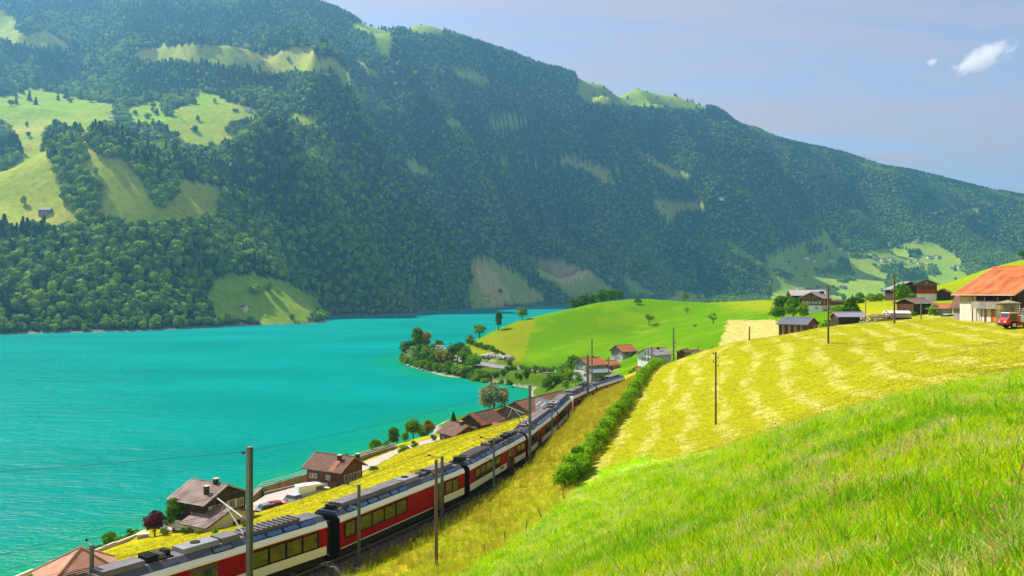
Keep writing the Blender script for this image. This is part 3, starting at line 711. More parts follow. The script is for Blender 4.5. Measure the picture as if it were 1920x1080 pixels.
def crown_points(kind, n, rng):
    """points and outward normals of a crown that is 1 high (z 0..1) and about 1 wide"""
    if kind == 'conifer':
        z = rng.uniform(0.0, 1, n) ** 1.35
        tier = np.floor(z * 9) / 9
        rmax = 0.30 * (1 - z) ** 0.85 * (1 - 0.45 * (z - tier) * 9 * 0.9) + 0.01
        a = rng.uniform(0, 2 * np.pi, n); r = rmax * np.sqrt(rng.uniform(0.35, 1, n)) * (1 + 0.18 * np.sin(a * 5 + tier * 40))
        P = np.stack([r * np.cos(a), r * np.sin(a), 0.04 + z * 0.96 - 0.10 * r], 1)
        N = np.stack([np.cos(a), np.sin(a), np.full(n, 0.75)], 1)
        return P, N
    # clumps
    if kind == 'column': nc, rad, hz, base = 22, (0.10, 0.17), (0.22, 0.46), 0.06
    elif kind == 'bush': nc, rad, hz, base = 20, (0.16, 0.28), (0.46, 0.42), 0.02
    elif kind == 'sparse': nc, rad, hz, base = 15, (0.10, 0.18), (0.42, 0.34), 0.24
    elif kind == 'tall': nc, rad, hz, base = 30, (0.11, 0.20), (0.29, 0.42), 0.10
    elif kind == 'willow': nc, rad, hz, base = 34, (0.14, 0.24), (0.60, 0.42), 0.05
    else: nc, rad, hz, base = 30, (0.13, 0.23), (0.42, 0.38), 0.16
    d = rand_dirs(nc, rng); rr = rng.uniform(0.35, 1.0, nc) ** 0.6
    cz = base + hz[1]
    C = d * rr[:, None] * np.array([hz[0] - 0.10, hz[0] - 0.10, hz[1] - 0.08]) + np.array([0, 0, cz])
    if kind in ('bush', 'willow'): C[:, 2] = np.abs(C[:, 2] - 0.06) + 0.04
    # narrower towards the top for most trees
    taper = 1 - 0.35 * sstep(cz, 1.0, C[:, 2]); C[:, 0] *= taper; C[:, 1] *= taper
    Rc = rng.uniform(rad[0], rad[1], nc)
    k = rng.integers(0, nc, n)
    d = rand_dirs(n, rng); d[:, 2] = np.where(d[:, 2] < -0.3, -d[:, 2] * 0.6, d[:, 2]); d /= np.linalg.norm(d, axis=1)[:, None]
    P = C[k] + d * (Rc[k] * rng.uniform(0.55, 1.05, n))[:, None] * np.array([1, 1, 0.85])
    if kind == 'willow': P[:, 2] -= 0.25 * rng.uniform(0, 1, n) ** 2 * (np.hypot(P[:, 0], P[:, 1]) > 0.3)
    P[:, 2] = np.maximum(P[:, 2], 0.02)
    return P, d

def crown_mesh(name, kind, n, leaf, m, seed, core=True):
    rng = np.random.default_rng(seed)
    P, N = crown_points(kind, n, rng)
    V, Fq = leaf_quads(P, N, leaf, rng)
    return mesh_from(name, V, Fq, m)

def trunk_mesh(name, kind, m, seed):
    rng = random.Random(seed); mb = MB()
    h = {'conifer': 0.9, 'column': 0.7, 'bush': 0.4, 'tall': 0.75}.get(kind, 0.6)
    r = 0.03 if kind != 'bush' else 0.018
    pts = [Vector((0, 0, -0.06)), Vector((rng.uniform(-.01, .01), rng.uniform(-.01, .01), 0.14)), Vector((rng.uniform(-.03, .03), rng.uniform(-.03, .03), h * 0.6)), Vector((rng.uniform(-.05, .05), rng.uniform(-.05, .05), h))]
    rs_ = [r * 1.25, r, r * 0.65, r * 0.25]
    for a, b, ra, rb_ in zip(pts[:-1], pts[1:], rs_[:-1], rs_[1:]): mb.tube(a, b, ra, rb_, 7)
    if kind != 'conifer':
        for k in range(7):
            a = k * 2.4 + rng.uniform(-.4, .4); z0 = rng.uniform(0.18 if kind != 'bush' else 0.04, h * 0.75)
            l = rng.uniform(0.16, 0.30) * (0.5 if kind == 'column' else 1)
            p0 = pts[1].lerp(pts[2], min(1, z0 / (h * 0.6))); p0 = Vector((p0.x, p0.y, z0))
            p1 = p0 + Vector((math.cos(a) * l * .6, math.sin(a) * l * .6, l * .45)); p2 = p1 + Vector((math.cos(a + .4) * l * .5, math.sin(a + .4) * l * .5, l * .6))
            mb.tube(p0, p1, r * .45, r * .28, 5); mb.tube(p1, p2, r * .28, r * .1, 5)
    return mb.mesh(name, m)

def leafmat(name, c1, c2, rnd=0.18, trans=0.38, nscale=1.6):
    return mat(name, c1, rough=0.6, spec=0.06, col2=c2, nscale=nscale, rnd=rnd, trans=trans)
L_DARK = leafmat('leaves_dark', (0.060, 0.160, 0.010), (0.125, 0.285, 0.012))
L_MID = leafmat('leaves_mid', (0.088, 0.220, 0.008), (0.195, 0.390, 0.012))
L_LIGHT = leafmat('leaves_light', (0.128, 0.255, 0.010), (0.255, 0.399, 0.014))
L_OLIVE = leafmat('leaves_olive', (0.145, 0.204, 0.018), (0.272, 0.306, 0.030))
L_SILVER = leafmat('leaves_silver', (0.276, 0.345, 0.156), (0.414, 0.460, 0.228))
L_RED = leafmat('leaves_purple', (0.093, 0.017, 0.019), (0.187, 0.037, 0.036))
L_ORANGE = leafmat('leaves_rust', (0.238, 0.204, 0.014), (0.340, 0.272, 0.024))
L_CON = leafmat('needles_dark', (0.034, 0.082, 0.012), (0.068, 0.145, 0.017))
BARK = mat('bark', (0.075, 0.055, 0.04), 0.9, noise=0.4, nscale=6, bump=0.4)

_tm = {}
def tree_meshes(kind, leafm, seed, n, leaf):
    key = (kind, leafm.name, seed, n)
    if key not in _tm:
        _tm[key] = (trunk_mesh('trunk', kind, BARK, seed), crown_mesh('crown', kind, n, leaf, leafm, seed + 100))
    return _tm[key]

def tree(name, label, loc, h, kind, leafm, w=1.0, seed=0, n=1400, leaf=0.034, group=None, cat='tree', rz=None):
    tm, cm = tree_meshes(kind, leafm, seed % 4, n, leaf)
    rz = random.uniform(0, 6.28) if rz is None else rz
    t = empty(name, loc, rz, (h * w, h * w, h))
    tag(t, label, cat, group)
    link('trunk', tm, t); link('crown', cm, t)
    return t

# ---- forest on the mountain: one mass of instanced trees
def blob_tree(name, kind, m, seed):
    """a low-cost tree for the distant wood: lumpy crown of sprays, 1 high"""
    rng = np.random.default_rng(seed)
    n = 330 if kind != 'conifer' else 170
    P, N = crown_points(kind, n, rng)
    V, Fq = leaf_quads(P, N, 0.078 if kind != 'conifer' else 0.075, rng, 0.9)
    # inner body so that the crown is not see-through
    import bmesh
    bm = bmesh.new(); bmesh.ops.create_icosphere(bm, subdivisions=2, radius=1.0)
    BV = np.array([v.co[:] for v in bm.verts]); BF = [tuple(v.index for v in f.verts) for f in bm.faces]; bm.free()
    if kind == 'conifer':
        zz = (BV[:, 2] + 1) / 2; rr = 0.23 * (1 - zz) + 0.005; a = np.arctan2(BV[:, 1], BV[:, 0]); s = np.hypot(BV[:, 0], BV[:, 1]) > 1e-3
        BV = np.stack([np.cos(a) * rr * s, np.sin(a) * rr * s, 0.03 + zz * 0.95], 1)
    else:
        k = 1 + 0.35 * pnoise(BV[:, 0] * 1.9 + seed * 7 + BV[:, 2], BV[:, 1] * 1.9 + BV[:, 2] * 1.7, seed)
        BV = BV * k[:, None] * np.array([0.28, 0.28, 0.36]) + np.array([0, 0, 0.50])
    Vt = np.vstack([BV, V]); o = len(BV)
    Fs = [tuple(f) for f in BF] + [tuple(int(i) + o for i in q) for q in Fq]
    me = bpy.data.meshes.new(name); me.from_pydata(Vt.tolist(), [], Fs); me.materials.append(m); me.update()
    return me
def forest_mat(name, c1, c2, c3):
    m = bpy.data.materials.new(name); m.use_nodes = True; t = m.node_tree; b = t.nodes['Principled BSDF']
    b.inputs['Roughness'].default_value = 0.7; b.inputs['Specular IOR Level'].default_value = 0.08
    oi = t.nodes.new('ShaderNodeObjectInfo'); rp = t.nodes.new('ShaderNodeValToRGB')
    e = rp.color_ramp.elements; e[0].color = tuple(c1) + (1,); e[1].color = tuple(c3) + (1,)
    x = e.new(0.55); x.color = tuple(c2) + (1,)
    t.links.new(oi.outputs['Random'], rp.inputs[0])
    tcn = t.nodes.new('ShaderNodeTexCoord'); nn = t.nodes.new('ShaderNodeTexNoise'); nn.inputs['Scale'].default_value = 7
    t.links.new(tcn.outputs['Object'], nn.inputs['Vector'])
    mr = t.nodes.new('ShaderNodeMapRange'); mr.inputs['To Min'].default_value = 0.55; mr.inputs['To Max'].default_value = 1.5
    t.links.new(nn.outputs['Fac'], mr.inputs['Value'])
    mx = t.nodes.new('ShaderNodeMixRGB'); mx.blend_type = 'MULTIPLY'; mx.inputs['Fac'].default_value = 1
    t.links.new(rp.outputs[0], mx.inputs['Color1']); t.links.new(mr.outputs[0], mx.inputs['Color2'])
    t.links.new(mx.outputs[0], b.inputs['Base Color'])
    tr = t.nodes.new('ShaderNodeBsdfTranslucent'); ms = t.nodes.new('ShaderNodeMixShader'); ms.inputs[0].default_value = 0.30
    t.links.new(mx.outputs[0], tr.inputs['Color']); t.links.new(b.outputs[0], ms.inputs[1]); t.links.new(tr.outputs[0], ms.inputs[2])
    t.links.new(ms.outputs[0], t.nodes['Material Output'].inputs['Surface'])
    return m
FM_B = forest_mat('forest_leaves', (0.080, 0.190, 0.010), (0.170, 0.310, 0.012), (0.340, 0.470, 0.020))
FM_C = forest_mat('forest_needles_shade', (0.030, 0.090, 0.010), (0.052, 0.135, 0.012), (0.105, 0.210, 0.014))  # needle green, darkened so conifer blotches also stand in for slope shade
PROTO = bpy.data.collections.new('forest_tree_kinds')
proto_me = [blob_tree('broadleaf_' + k, kd, FM_B, s) for k, kd, s in (('a', 'round', 1), ('b', 'tall', 2), ('c', 'round', 3), ('d', 'bush', 4))] + [blob_tree('conifer_' + k, 'conifer', FM_C, s) for k, s in (('a', 5), ('b', 6))]
proto_ob = []
for k, pm in enumerate(proto_me):
    o = bpy.data.objects.new('%02d' % k, pm); PROTO.objects.link(o); proto_ob.append(o)

def scatter(name, pts, scale, rot, idx, coll, label_kind='stuff', matl=None, tilt=None):
    """one object that instances the kinds of a collection on its points"""
    me = bpy.data.meshes.new(name)
    me.vertices.add(len(pts)); me.vertices.foreach_set('co', np.asarray(pts, np.float32).ravel())
    a = me.attributes.new('sc', 'FLOAT_VECTOR', 'POINT'); a.data.foreach_set('vector', np.asarray(scale, np.float32).ravel())
    a = me.attributes.new('ro', 'FLOAT_VECTOR', 'POINT')
    rv = np.zeros((len(pts), 3), np.float32); rv[:, 2] = rot
    if tilt is not None: rv[:, 0] = tilt[:, 0]; rv[:, 1] = tilt[:, 1]
    a.data.foreach_set('vector', rv.ravel())
    a = me.attributes.new('ki', 'INT', 'POINT'); a.data.foreach_set('value', np.asarray(idx, np.int32))
    me.update()
    o = link(name, me); tag(o, kind=label_kind)
    ng = bpy.data.node_groups.new(name, 'GeometryNodeTree')
    ng.interface.new_socket('Geometry', in_out='INPUT', socket_type='NodeSocketGeometry')
    ng.interface.new_socket('Geometry', in_out='OUTPUT', socket_type='NodeSocketGeometry')
    N = ng.nodes; gi = N.new('NodeGroupInput'); go = N.new('NodeGroupOutput')
    ci = N.new('GeometryNodeCollectionInfo'); ci.inputs['Collection'].default_value = coll
    ci.inputs['Separate Children'].default_value = True; ci.inputs['Reset Children'].default_value = True
    ip = N.new('GeometryNodeInstanceOnPoints'); ip.inputs['Pick Instance'].default_value = True
    def na(nm, ty):
        n = N.new('GeometryNodeInputNamedAttribute'); n.data_type = ty; n.inputs['Name'].default_value = nm
        return [s for s in n.outputs if s.enabled and s.name == 'Attribute'][0]
    ng.links.new(gi.outputs[0], ip.inputs['Points']); ng.links.new(ci.outputs[0], ip.inputs['Instance'])
    ng.links.new(na('ki', 'INT'), ip.inputs['Instance Index'])
    ng.links.new(na('ro', 'FLOAT_VECTOR'), ip.inputs['Rotation'])
    ng.links.new(na('sc', 'FLOAT_VECTOR'), ip.inputs['Scale'])
    ng.links.new(ip.outputs[0], go.inputs[0])
    md = o.modifiers.new('scatter', 'NODES'); md.node_group = ng
    return o

def mesh_grid_z(x, y):
    """height of the far mesh (bilinear in its own polar grid)"""
    r = np.hypot(x, y); a = np.arctan2(x, y)
    i = np.clip((a - tf[0]) / (tf[1] - tf[0]), 0, len(tf) - 1.001); j = np.interp(r, rf, np.arange(len(rf)))
    j = np.clip(j, 0, len(rf) - 1.001); i0 = i.astype(int); j0 = j.astype(int); u = i - i0; v = j - j0
    return (FZ[j0, i0] * (1 - u) + FZ[j0, i0 + 1] * u) * (1 - v) + (FZ[j0 + 1, i0] * (1 - u) + FZ[j0 + 1, i0 + 1] * u) * v

rng = np.random.default_rng(11)
sp = 6.9
gx = np.arange(-2600, 2700, sp); gy = np.arange(480, 4500, sp * 1.0)
TX, TY = np.meshgrid(gx, gy)
TX = (TX + rng.uniform(-.48, .48, TX.shape) * sp).ravel(); TY = (TY + rng.uniform(-.48, .48, TY.shape) * sp).ravel()
k = (np.abs(TX / TY) < 0.98); TX, TY = TX[k], TY[k]
TZ = mesh_grid_z(TX, TY)
px, py = pix(TX, TY, TZ)
k = (TZ > 1.2) & (py > -190) & (px > -620) & (px < 2060) & (py < 660); TX, TY, TZ, px, py = TX[k], TY[k], TZ[k], px[k], py[k]
# leave out what lies behind the skyline
cosn = None
n1 = fbm(TX / 40, TY / 40, 4, 101); n2 = fbm(TX / 11, TY / 11, 3, 103)
jx, jy = rng.normal(0, .45, len(px)), rng.normal(0, .30, len(px))
clr, _p = clear_mask(px, py, n1 * 1.5 + jx, n2 + jy)
_cop = np.zeros(len(px), bool)
for P in COPSE: _cop |= inpoly(px, py, P)
for kk in (6, 11, 15):
    c2, _p = clear_mask(px, py - kk * F / TY, n1 * 1.5, n2); clr |= c2 & ~_cop
stray = rng.uniform(size=len(TX)) < 0.006
k = ~clr | stray
# far behind the crest nothing shows: march a little toward the eye and see whether the ground there is well above the sight line
def hidden(x, y, z, top):
    h = np.zeros(len(x), bool)
    for f in (0.985, 0.97, 0.95, 0.92, 0.88):
        zs = CAM_Z + (z + top - CAM_Z) * f
        h |= mesh_grid_z(x * f, y * f) > zs + 4
    return h
k &= ~hidden(TX, TY, TZ, 22.0)
TX, TY, TZ, px, py = TX[k], TY[k], TZ[k], px[k], py[k]
shore = TZ < 14
cn = fbm(TX / 170, TY / 170, 3, 151) + 0.35 * sstep(150, 700, TZ) - 0.12
isc = (rng.uniform(size=len(TX)) < np.clip(0.22 + 1.3 * cn, 0.03, 0.92)) & ~shore
h = rng.uniform(12, 20, len(TX)); h = np.where(isc, rng.uniform(16, 27, len(TX)), h); h = np.where(shore, rng.uniform(6, 14, len(TX)), h)
h *= 0.80; h *= 1 - 0.25 * sstep(600, 950, TZ)
w = np.where(isc, rng.uniform(0.85, 1.25, len(TX)), rng.uniform(0.85, 1.3, len(TX)))
idx = np.where(isc, rng.integers(4, 6, len(TX)), rng.integers(0, 4, len(TX)))
print('forest trees', len(TX))
# the biggest-looking ones along the far shore stand as trees of their own
FOREST = dict(x=TX, y=TY, z=TZ, px=px, py=py, h=h, w=w, idx=idx)
size = h / TY * F
cand = np.nonzero((TZ < 130) & (px > -20) & (px < 1120) & (size > 8))[0]
cand = cand[np.argsort(-(size[cand] - 0.12 * TZ[cand]))][:230]
solo = np.zeros(len(TX), bool); solo[cand] = True
mass = ~solo
S = np.stack([h * w, h * w, h], 1)
scatter('forest', np.stack([TX, TY, TZ - 0.4], 1)[mass], S[mass], rng.uniform(0, 6.28, len(TX))[mass], idx[mass], PROTO)
for i in cand:
    con = idx[i] >= 4
    o = link('conifer_tree' if con else 'broadleaf_tree', proto_me[idx[i]], None, (TX[i], TY[i], TZ[i] - 0.4), rng.uniform(0, 6.28), tuple(S[i]))
    where = 'high on the wooded knoll across the lake' if TZ[i] > 75 else 'on the lower slope of the wooded knoll across the lake' if TZ[i] > 32 else 'on the far shore under the wooded knoll' if px[i] < 380 else 'on the far shore round the clearing with the cabin' if px[i] < 620 else 'on the far shore left of the orange roofed farmhouse' if px[i] < 860 else 'on the far shore below the two hay fields'
    look = 'pointed dark conifer' if con else ['round leafy tree', 'narrow leafy tree', 'broad leafy tree', 'bushy tree'][idx[i]]
    big = 'tall ' if h[i] > 11.5 else ('small ' if h[i] < 8.5 else '')
    tag(o, (big + look + ' ' + where), 'tree', 'trees along the far lakeshore')
# ================================================================ ROADS
def ribbon(name, line, half, m, dz=0.03, zf=None, step=2.0, parent=None):
    L = np.asarray(line, float); seg = np.hypot(*np.diff(L[:, :2], axis=0).T); s = np.r_[0, np.cumsum(seg)]
    u = np.arange(0, s[-1], step); x = np.interp(u, s, L[:, 0]); y = np.interp(u, s, L[:, 1])
    tx, ty = np.gradient(x), np.gradient(y); l = np.hypot(tx, ty); nx, ny = ty / l, -tx / l
    offs = np.linspace(-half, half, 5); V = []
    zc = np.interp(u, s, L[:, 2]) if L.shape[1] > 2 else None
    for o in offs:
        xx, yy = x + nx * o, y + ny * o
        zz = (zc + zf) if zc is not None and zf is not None else near_z(xx, yy) + dz
        V.append(np.stack([xx, yy, zz], 1))
    V = np.stack(V, 1); n = len(u)
    i = np.arange(n - 1)[:, None] * 5 + np.arange(4)[None, :]
    return link(name, mesh_from(name, V, np.stack([i, i + 1, i + 6, i + 5], -1).reshape(-1, 4), m), parent)
ASPH = mat('asphalt', (0.20, 0.185, 0.175), 0.9, noise=0.18, nscale=0.6)
PAVE = mat('pale_paving', (0.42, 0.35, 0.30), 0.9, noise=0.12, nscale=0.5)
GRAV = mat('gravel_path', (0.36, 0.33, 0.28), 0.95, noise=0.2, nscale=0.8)
WHITE = mat('white_paint', (0.78, 0.77, 0.74), 0.6)
CONC = mat('concrete', (0.42, 0.40, 0.37), 0.85, noise=0.2, nscale=0.8)
tag(ribbon('road', ROADL, 3.4, ASPH, zf=0.04), kind='structure')
LW = ROADL
def offset_line(L, o, dz):
    L = np.asarray(L, float); tx, ty = np.gradient(L[:, 0]), np.gradient(L[:, 1]); l = np.hypot(tx, ty)
    return np.stack([L[:, 0] + ty / l * o, L[:, 1] - tx / l * o, (L[:, 2] if L.shape[1] > 2 else near_z(L[:, 0], L[:, 1])) + dz], 1)
for o in (-3.1, 3.1):
    tag(ribbon('road_marking', offset_line(ROADL, o, 0), 0.09, WHITE, zf=0.048), kind='structure')
tag(ribbon('lane', LANE, 1.9, PAVE, zf=0.05), kind='structure')
tag(ribbon('path', smooth_line([W(1152, 700, 258), W(1168, 690, 264), W(1185, 681, 272), W(1210, 677, 262), W(1240, 674, 258)], 2)[:, :2], 1.3, GRAV, dz=0.06), kind='structure')
# kerb wall and the rock face above the road
mbk = MB(); L = offset_line(ROADL, 3.75, 0)
for a, b in zip(L[:-1], L[1:]):
    d = Vector(b) - Vector(a); rz = math.atan2(d.y, d.x); mbk.box(((a[0] + b[0]) / 2, (a[1] + b[1]) / 2, (a[2] + b[2]) / 2 + 0.1), (d.length + .05, 0.3, 0.75), rz)
tag(mbk.build('roadside_wall', CONC), 'low grey concrete wall edging the road round the lake cape', 'wall')

# ---- parking court
pc = [W(492, 968, 124), W(470, 955, 128), W(498, 932, 134), W(560, 911, 141), W(610, 902, 144.5), W(640, 918, 137), W(600, 946, 128), W(545, 962, 124)]
pc = np.array(pc); cz = 3.95
ci = pc.mean(0)
pv = [(ci[0], ci[1], cz)] + [(p[0], p[1], cz) for p in pc]
me = mesh_from('parking_court', pv, [(0, i + 1, (i + 1) % len(pc) + 1) for i in range(len(pc))], PAVE)
tag(link('parking_court', me), kind='structure')

# ================================================================ TRACK
def arc_table():
    P = [TRK[0]]
    for a, b in zip(TRK[:-1], TRK[1:]):
        for t_ in np.linspace(0, 1, 12)[1:]: P.append(a + (b - a) * t_)
    P = np.array(P); return P, np.r_[0, np.cumsum(np.hypot(*np.diff(P, axis=0).T))]
TP, TS = arc_table()
def on_track(s, off=0.0):
    x = np.interp(s, TS, TP[:, 0]); y = np.interp(s, TS, TP[:, 1])
    x2 = np.interp(s + .5, TS, TP[:, 0]); y2 = np.interp(s + .5, TS, TP[:, 1]); x1 = np.interp(s - .5, TS, TP[:, 0]); y1 = np.interp(s - .5, TS, TP[:, 1])
    a = math.atan2(y2 - y1, x2 - x1)
    return x + math.sin(a) * off, y - math.cos(a) * off, a
STEEL = mat('rail_steel', (0.30, 0.25, 0.22), 0.45, metal=0.7)
BALL = mat('ballast', (0.085, 0.070, 0.060), 0.95, noise=0.5, nscale=5.0, bump=0.8, bscale=9)
SLP = mat('sleeper_wood', (0.09, 0.07, 0.055), 0.9, noise=0.3)
S0, S1 = 30.0, TS[-1] - 2
n = int((S1 - S0) / 1.5); V = []; prof = [(-1.8, -0.70), (-1.3, -0.24), (0, -0.20), (1.3, -0.24), (1.8, -0.70)]
for k in range(n + 1):
    s = S0 + (S1 - S0) * k / n
    for o, z in prof:
        x, y, a = on_track(s, o); V.append((x, y, TRACK_Z + z))
i = np.arange(n)[:, None] * 5 + np.arange(4)[None, :]
track = empty('railway_track', (0, 0, 0)); tag(track, 'single railway track on brown ballast running under the red train', 'railway track')
bed = link('ballast_bed', mesh_from('ballast_bed', V, np.stack([i, i + 1, i + 6, i + 5], -1).reshape(-1, 4), BALL), track); bed['kind'] = 'stuff'
for o in (-0.53, 0.53):
    mb = MB()
    for k in range(n):
        a = on_track(S0 + (S1 - S0) * k / n, o); b = on_track(S0 + (S1 - S0) * (k + 1) / n, o)
        d = Vector((b[0] - a[0], b[1] - a[1], 0)); rz = math.atan2(d.y, d.x); mx, my = (a[0] + b[0]) / 2, (a[1] + b[1]) / 2
        mb.box((mx, my, TRACK_Z - 0.01), (d.length + .02, .07, .05), rz); mb.box((mx, my, TRACK_Z - 0.07), (d.length + .02, .03, .10), rz); mb.box((mx, my, TRACK_Z - 0.13), (d.length + .02, .13, .03), rz)
    mb.build('rail', STEEL, track)
slm = MB().box((0, 0, 0), (0.24, 1.9, 0.14)).mesh('sleeper', SLP)
s = S0
while s < S1:
    x, y, a = on_track(s); link('sleeper', slm, track, (x, y, TRACK_Z - 0.20), a); s += 0.8
# cable trough of pale slabs on the right of the track
mb_ = MB(); TROUGH = []
trm = MB().box((0, 0, 0), (1.9, 0.42, 0.16)).mesh('slab', CONC)
tr = empty('cable_trough', (0, 0, 0)); tag(tr, 'line of pale concrete slabs over a cable trough beside the train', 'cable trough')
s = 84
while s < 101:
    x, y, a = on_track(s, 2.15); link('slab', trm, tr, (x, y, TRACK_Z - 0.50), a); s += 2.0

# ================================================================ TRAIN
T_RED = mat('train_red', (0.30, 0.002, 0.010), 0.5, spec=0.12, noise=0.05, nscale=2)
T_CREAM = mat('train_cream', (0.74, 0.68, 0.54), 0.4, spec=0.5)
T_WHITE = mat('train_white', (0.80, 0.78, 0.74), 0.4, spec=0.5)
T_ROOF = mat('train_roof_slope', (0.060, 0.072, 0.105), 0.55, spec=0.4, noise=0.15, nscale=1.5)
T_TOP = mat('train_roof_top', (0.13, 0.115, 0.12), 0.75, noise=0.25, nscale=1.2)
T_UNIT = mat('roof_unit_grey', (0.145, 0.13, 0.135), 0.7, noise=0.2, nscale=1.0)
T_UNITL = mat('roof_unit_pale', (0.23, 0.22, 0.225), 0.6, noise=0.15, nscale=1.0)
T_DARK = mat('underframe_black', (0.016, 0.018, 0.020), 0.7)
T_BLK = mat('rubber_black', (0.010, 0.011, 0.012), 0.8)
T_DOOR = mat('door_grey', (0.060, 0.065, 0.075), 0.45, spec=0.5)
T_GOLD = mat('grab_rail', (0.35, 0.30, 0.14), 0.5)
T_INS = mat('insulator_brown', (0.20, 0.05, 0.025), 0.4)
GLASS = mat('window_glass', (0.020, 0.024, 0.016), 0.06, spec=0.9)
GLASSB = mat('roof_glass_blue', (0.020, 0.075, 0.22), 0.08, spec=0.8)
T_ORNG = mat('lamp_red', (0.5, 0.02, 0.01), 0.3)

BW, Z0, Z1 = 1.33, 0.92, 2.95
def train_car(s0, s1, label, spec):
    """spec: list of (kind, start, end) along the side, in fractions; sits on the chord between two track points"""
    a = on_track(s0); b = on_track(s1)
    L = math.hypot(b[0] - a[0], b[1] - a[1]); rz = math.atan2(b[1] - a[1], b[0] - a[0])
    t = empty('railcar', ((a[0] + b[0]) / 2, (a[1] + b[1]) / 2, TRACK_Z + 0.02), rz)
    tag(t, label, 'railcar', 'coupled cars of the red and white train')
    h = L / 2
    MB().prism([(-BW, Z0), (BW, Z0), (BW, Z1), (-BW, Z1)], 'x', -h, h).build('body', T_RED, t)
    # the white cant rail and the blue-grey roof shoulder
    for sg in (-1, 1):
        MB().prism([(sg * (BW + .02), Z1 - .03), (sg * (BW + .02), Z1 + .10), (sg * 1.16, Z1 + .40), (sg * 1.10, Z1 + .38), (sg * 1.10, Z1 - .03)], 'x', -h, h).build('cant_rail', T_WHITE, t)
    MB().prism([(-1.17, Z1 + .383), (1.17, Z1 + .383), (.80, Z1 + .70), (-.80, Z1 + .70)], 'x', -h + .02, h - .02).build('roof', T_ROOF, t)
    MB().b2((-h + .3, -.74, Z1 + .69), (h - .3, .74, Z1 + .75)).build('roof_deck', T_TOP, t)
    MB().b2((-h + .1, -1.16, 0.34), (h - .1, 1.16, Z0)).build('underframe', T_DARK, t)
    for f in (-0.32, 0.32):
        bg_ = MB().b2((f * L - 1.25, -.95, .25), (f * L + 1.25, .95, .62)).build('bogie', T_DARK, t)
        for dx_ in (-.85, .85):
            for sg in (-1, 1):
                MB().tube((f * L + dx_, sg * .53, .37), (f * L + dx_, sg * .66, .37), .37, .37, 14).build('wheel', STEEL, bg_)
    # sides
    def X(f): return -h + f * L
    winm = {}
    for k, f0, f1 in spec.get('side', []):
        x0, x1 = X(f0), X(f1)
        for sg in ((-1, 1) if k in ('win', 'cream', 'door', 'line') else (-1,)):
            if k == 'win':          # a strip of panes
                npn = max(1, int(round((x1 - x0) / 1.55))); w = (x1 - x0) / npn
                y = sg * BW
                MB().b2((x0 - .08, y + sg * .003, 1.60), (x1 + .08, y + sg * .018, 2.80)).build('window_band', T_BLK, t)
                for q in range(npn):
                    xc = x0 + w * (q + .5)
                    fr = MB()
                    for lo, hi in (((xc - w / 2 + .05, 1.64), (xc + w / 2 - .05, 1.69)), ((xc - w / 2 + .05, 2.69), (xc + w / 2 - .05, 2.74)), ((xc - w / 2 + .05, 1.69), (xc - w / 2 + .09, 2.69)), ((xc + w / 2 - .09, 1.69), (xc + w / 2 - .05, 2.69))):
                        fr.b2((lo[0], y + sg * .018, lo[1]), (hi[0], y + sg * .032, hi[1]))
                    wo_ = fr.build('window', T_BLK, t)
                    MB().b2((xc - w / 2 + .09, y + sg * .018, 1.69), (xc + w / 2 - .09, y + sg * .024, 2.69)).build('pane', GLASS, wo_)
            elif k == 'cream':
                MB().b2((x0, sg * (BW + .003), Z0 + .01), (x1, sg * (BW + .014), 1.56)).build('lower_panel', T_CREAM, t)
            elif k == 'line':
                MB().b2((x0, sg * (BW + .003), Z0 + .005), (x1, sg * (BW + .013), Z0 + .07)).build('trim_line', T_CREAM, t)
            elif k == 'door':
                y = sg * BW
                d_ = MB().b2((x0, y + sg * .002, 0.50), (x1, y + sg * .02, 2.80)).build('door', T_DOOR, t)
                xm = (x0 + x1) / 2
                for u0, u1 in ((x0 + .12, xm - .10), (xm + .10, x1 - .12)):
                    MB().b2((u0, y + sg * .02, 1.35), (u1, y + sg * .026, 2.55)).build('pane', GLASS, d_)
                for u in (x0 + .06, x1 - .06):
                    MB().b2((u - .025, y + sg * .02, 1.1), (u + .025, y + sg * .05, 2.3)).build('grab_rail', T_GOLD, d_)
                MB().b2((xm - .012, y + sg * .02, 0.55), (xm + .012, y + sg * .028, 2.75)).build('seam', T_BLK, d_)
            elif k == 'vent':
                MB().b2((x0, sg * (BW + .014), 1.25), (x1, sg * (BW + .024), 1.42)).build('vent_slot', T_BLK, t)
    # roof side glazing: panes lying on the shoulder
    sl = math.atan2(.317, .37)
    for k, f0, f1 in spec.get('sky', []):
        x0, x1 = X(f0), X(f1); npn = max(1, int(round((x1 - x0) / 1.5))); w = (x1 - x0) / npn
        for q in range(npn):
            for sg in (-1, 1):
                c = (x0 + w * (q + .5), sg * 1.0, Z1 + .535)
                fr = MB().box(c, (w - .06, .46, .05), 0, -sg * sl).build('roof_window', T_BLK, t)
                MB().box((c[0], c[1] + sg * .02, c[2] + .022), (w - .22, .34, .03), 0, -sg * sl).build('pane', GLASSB if k == 'blue' else T_ROOF, fr)
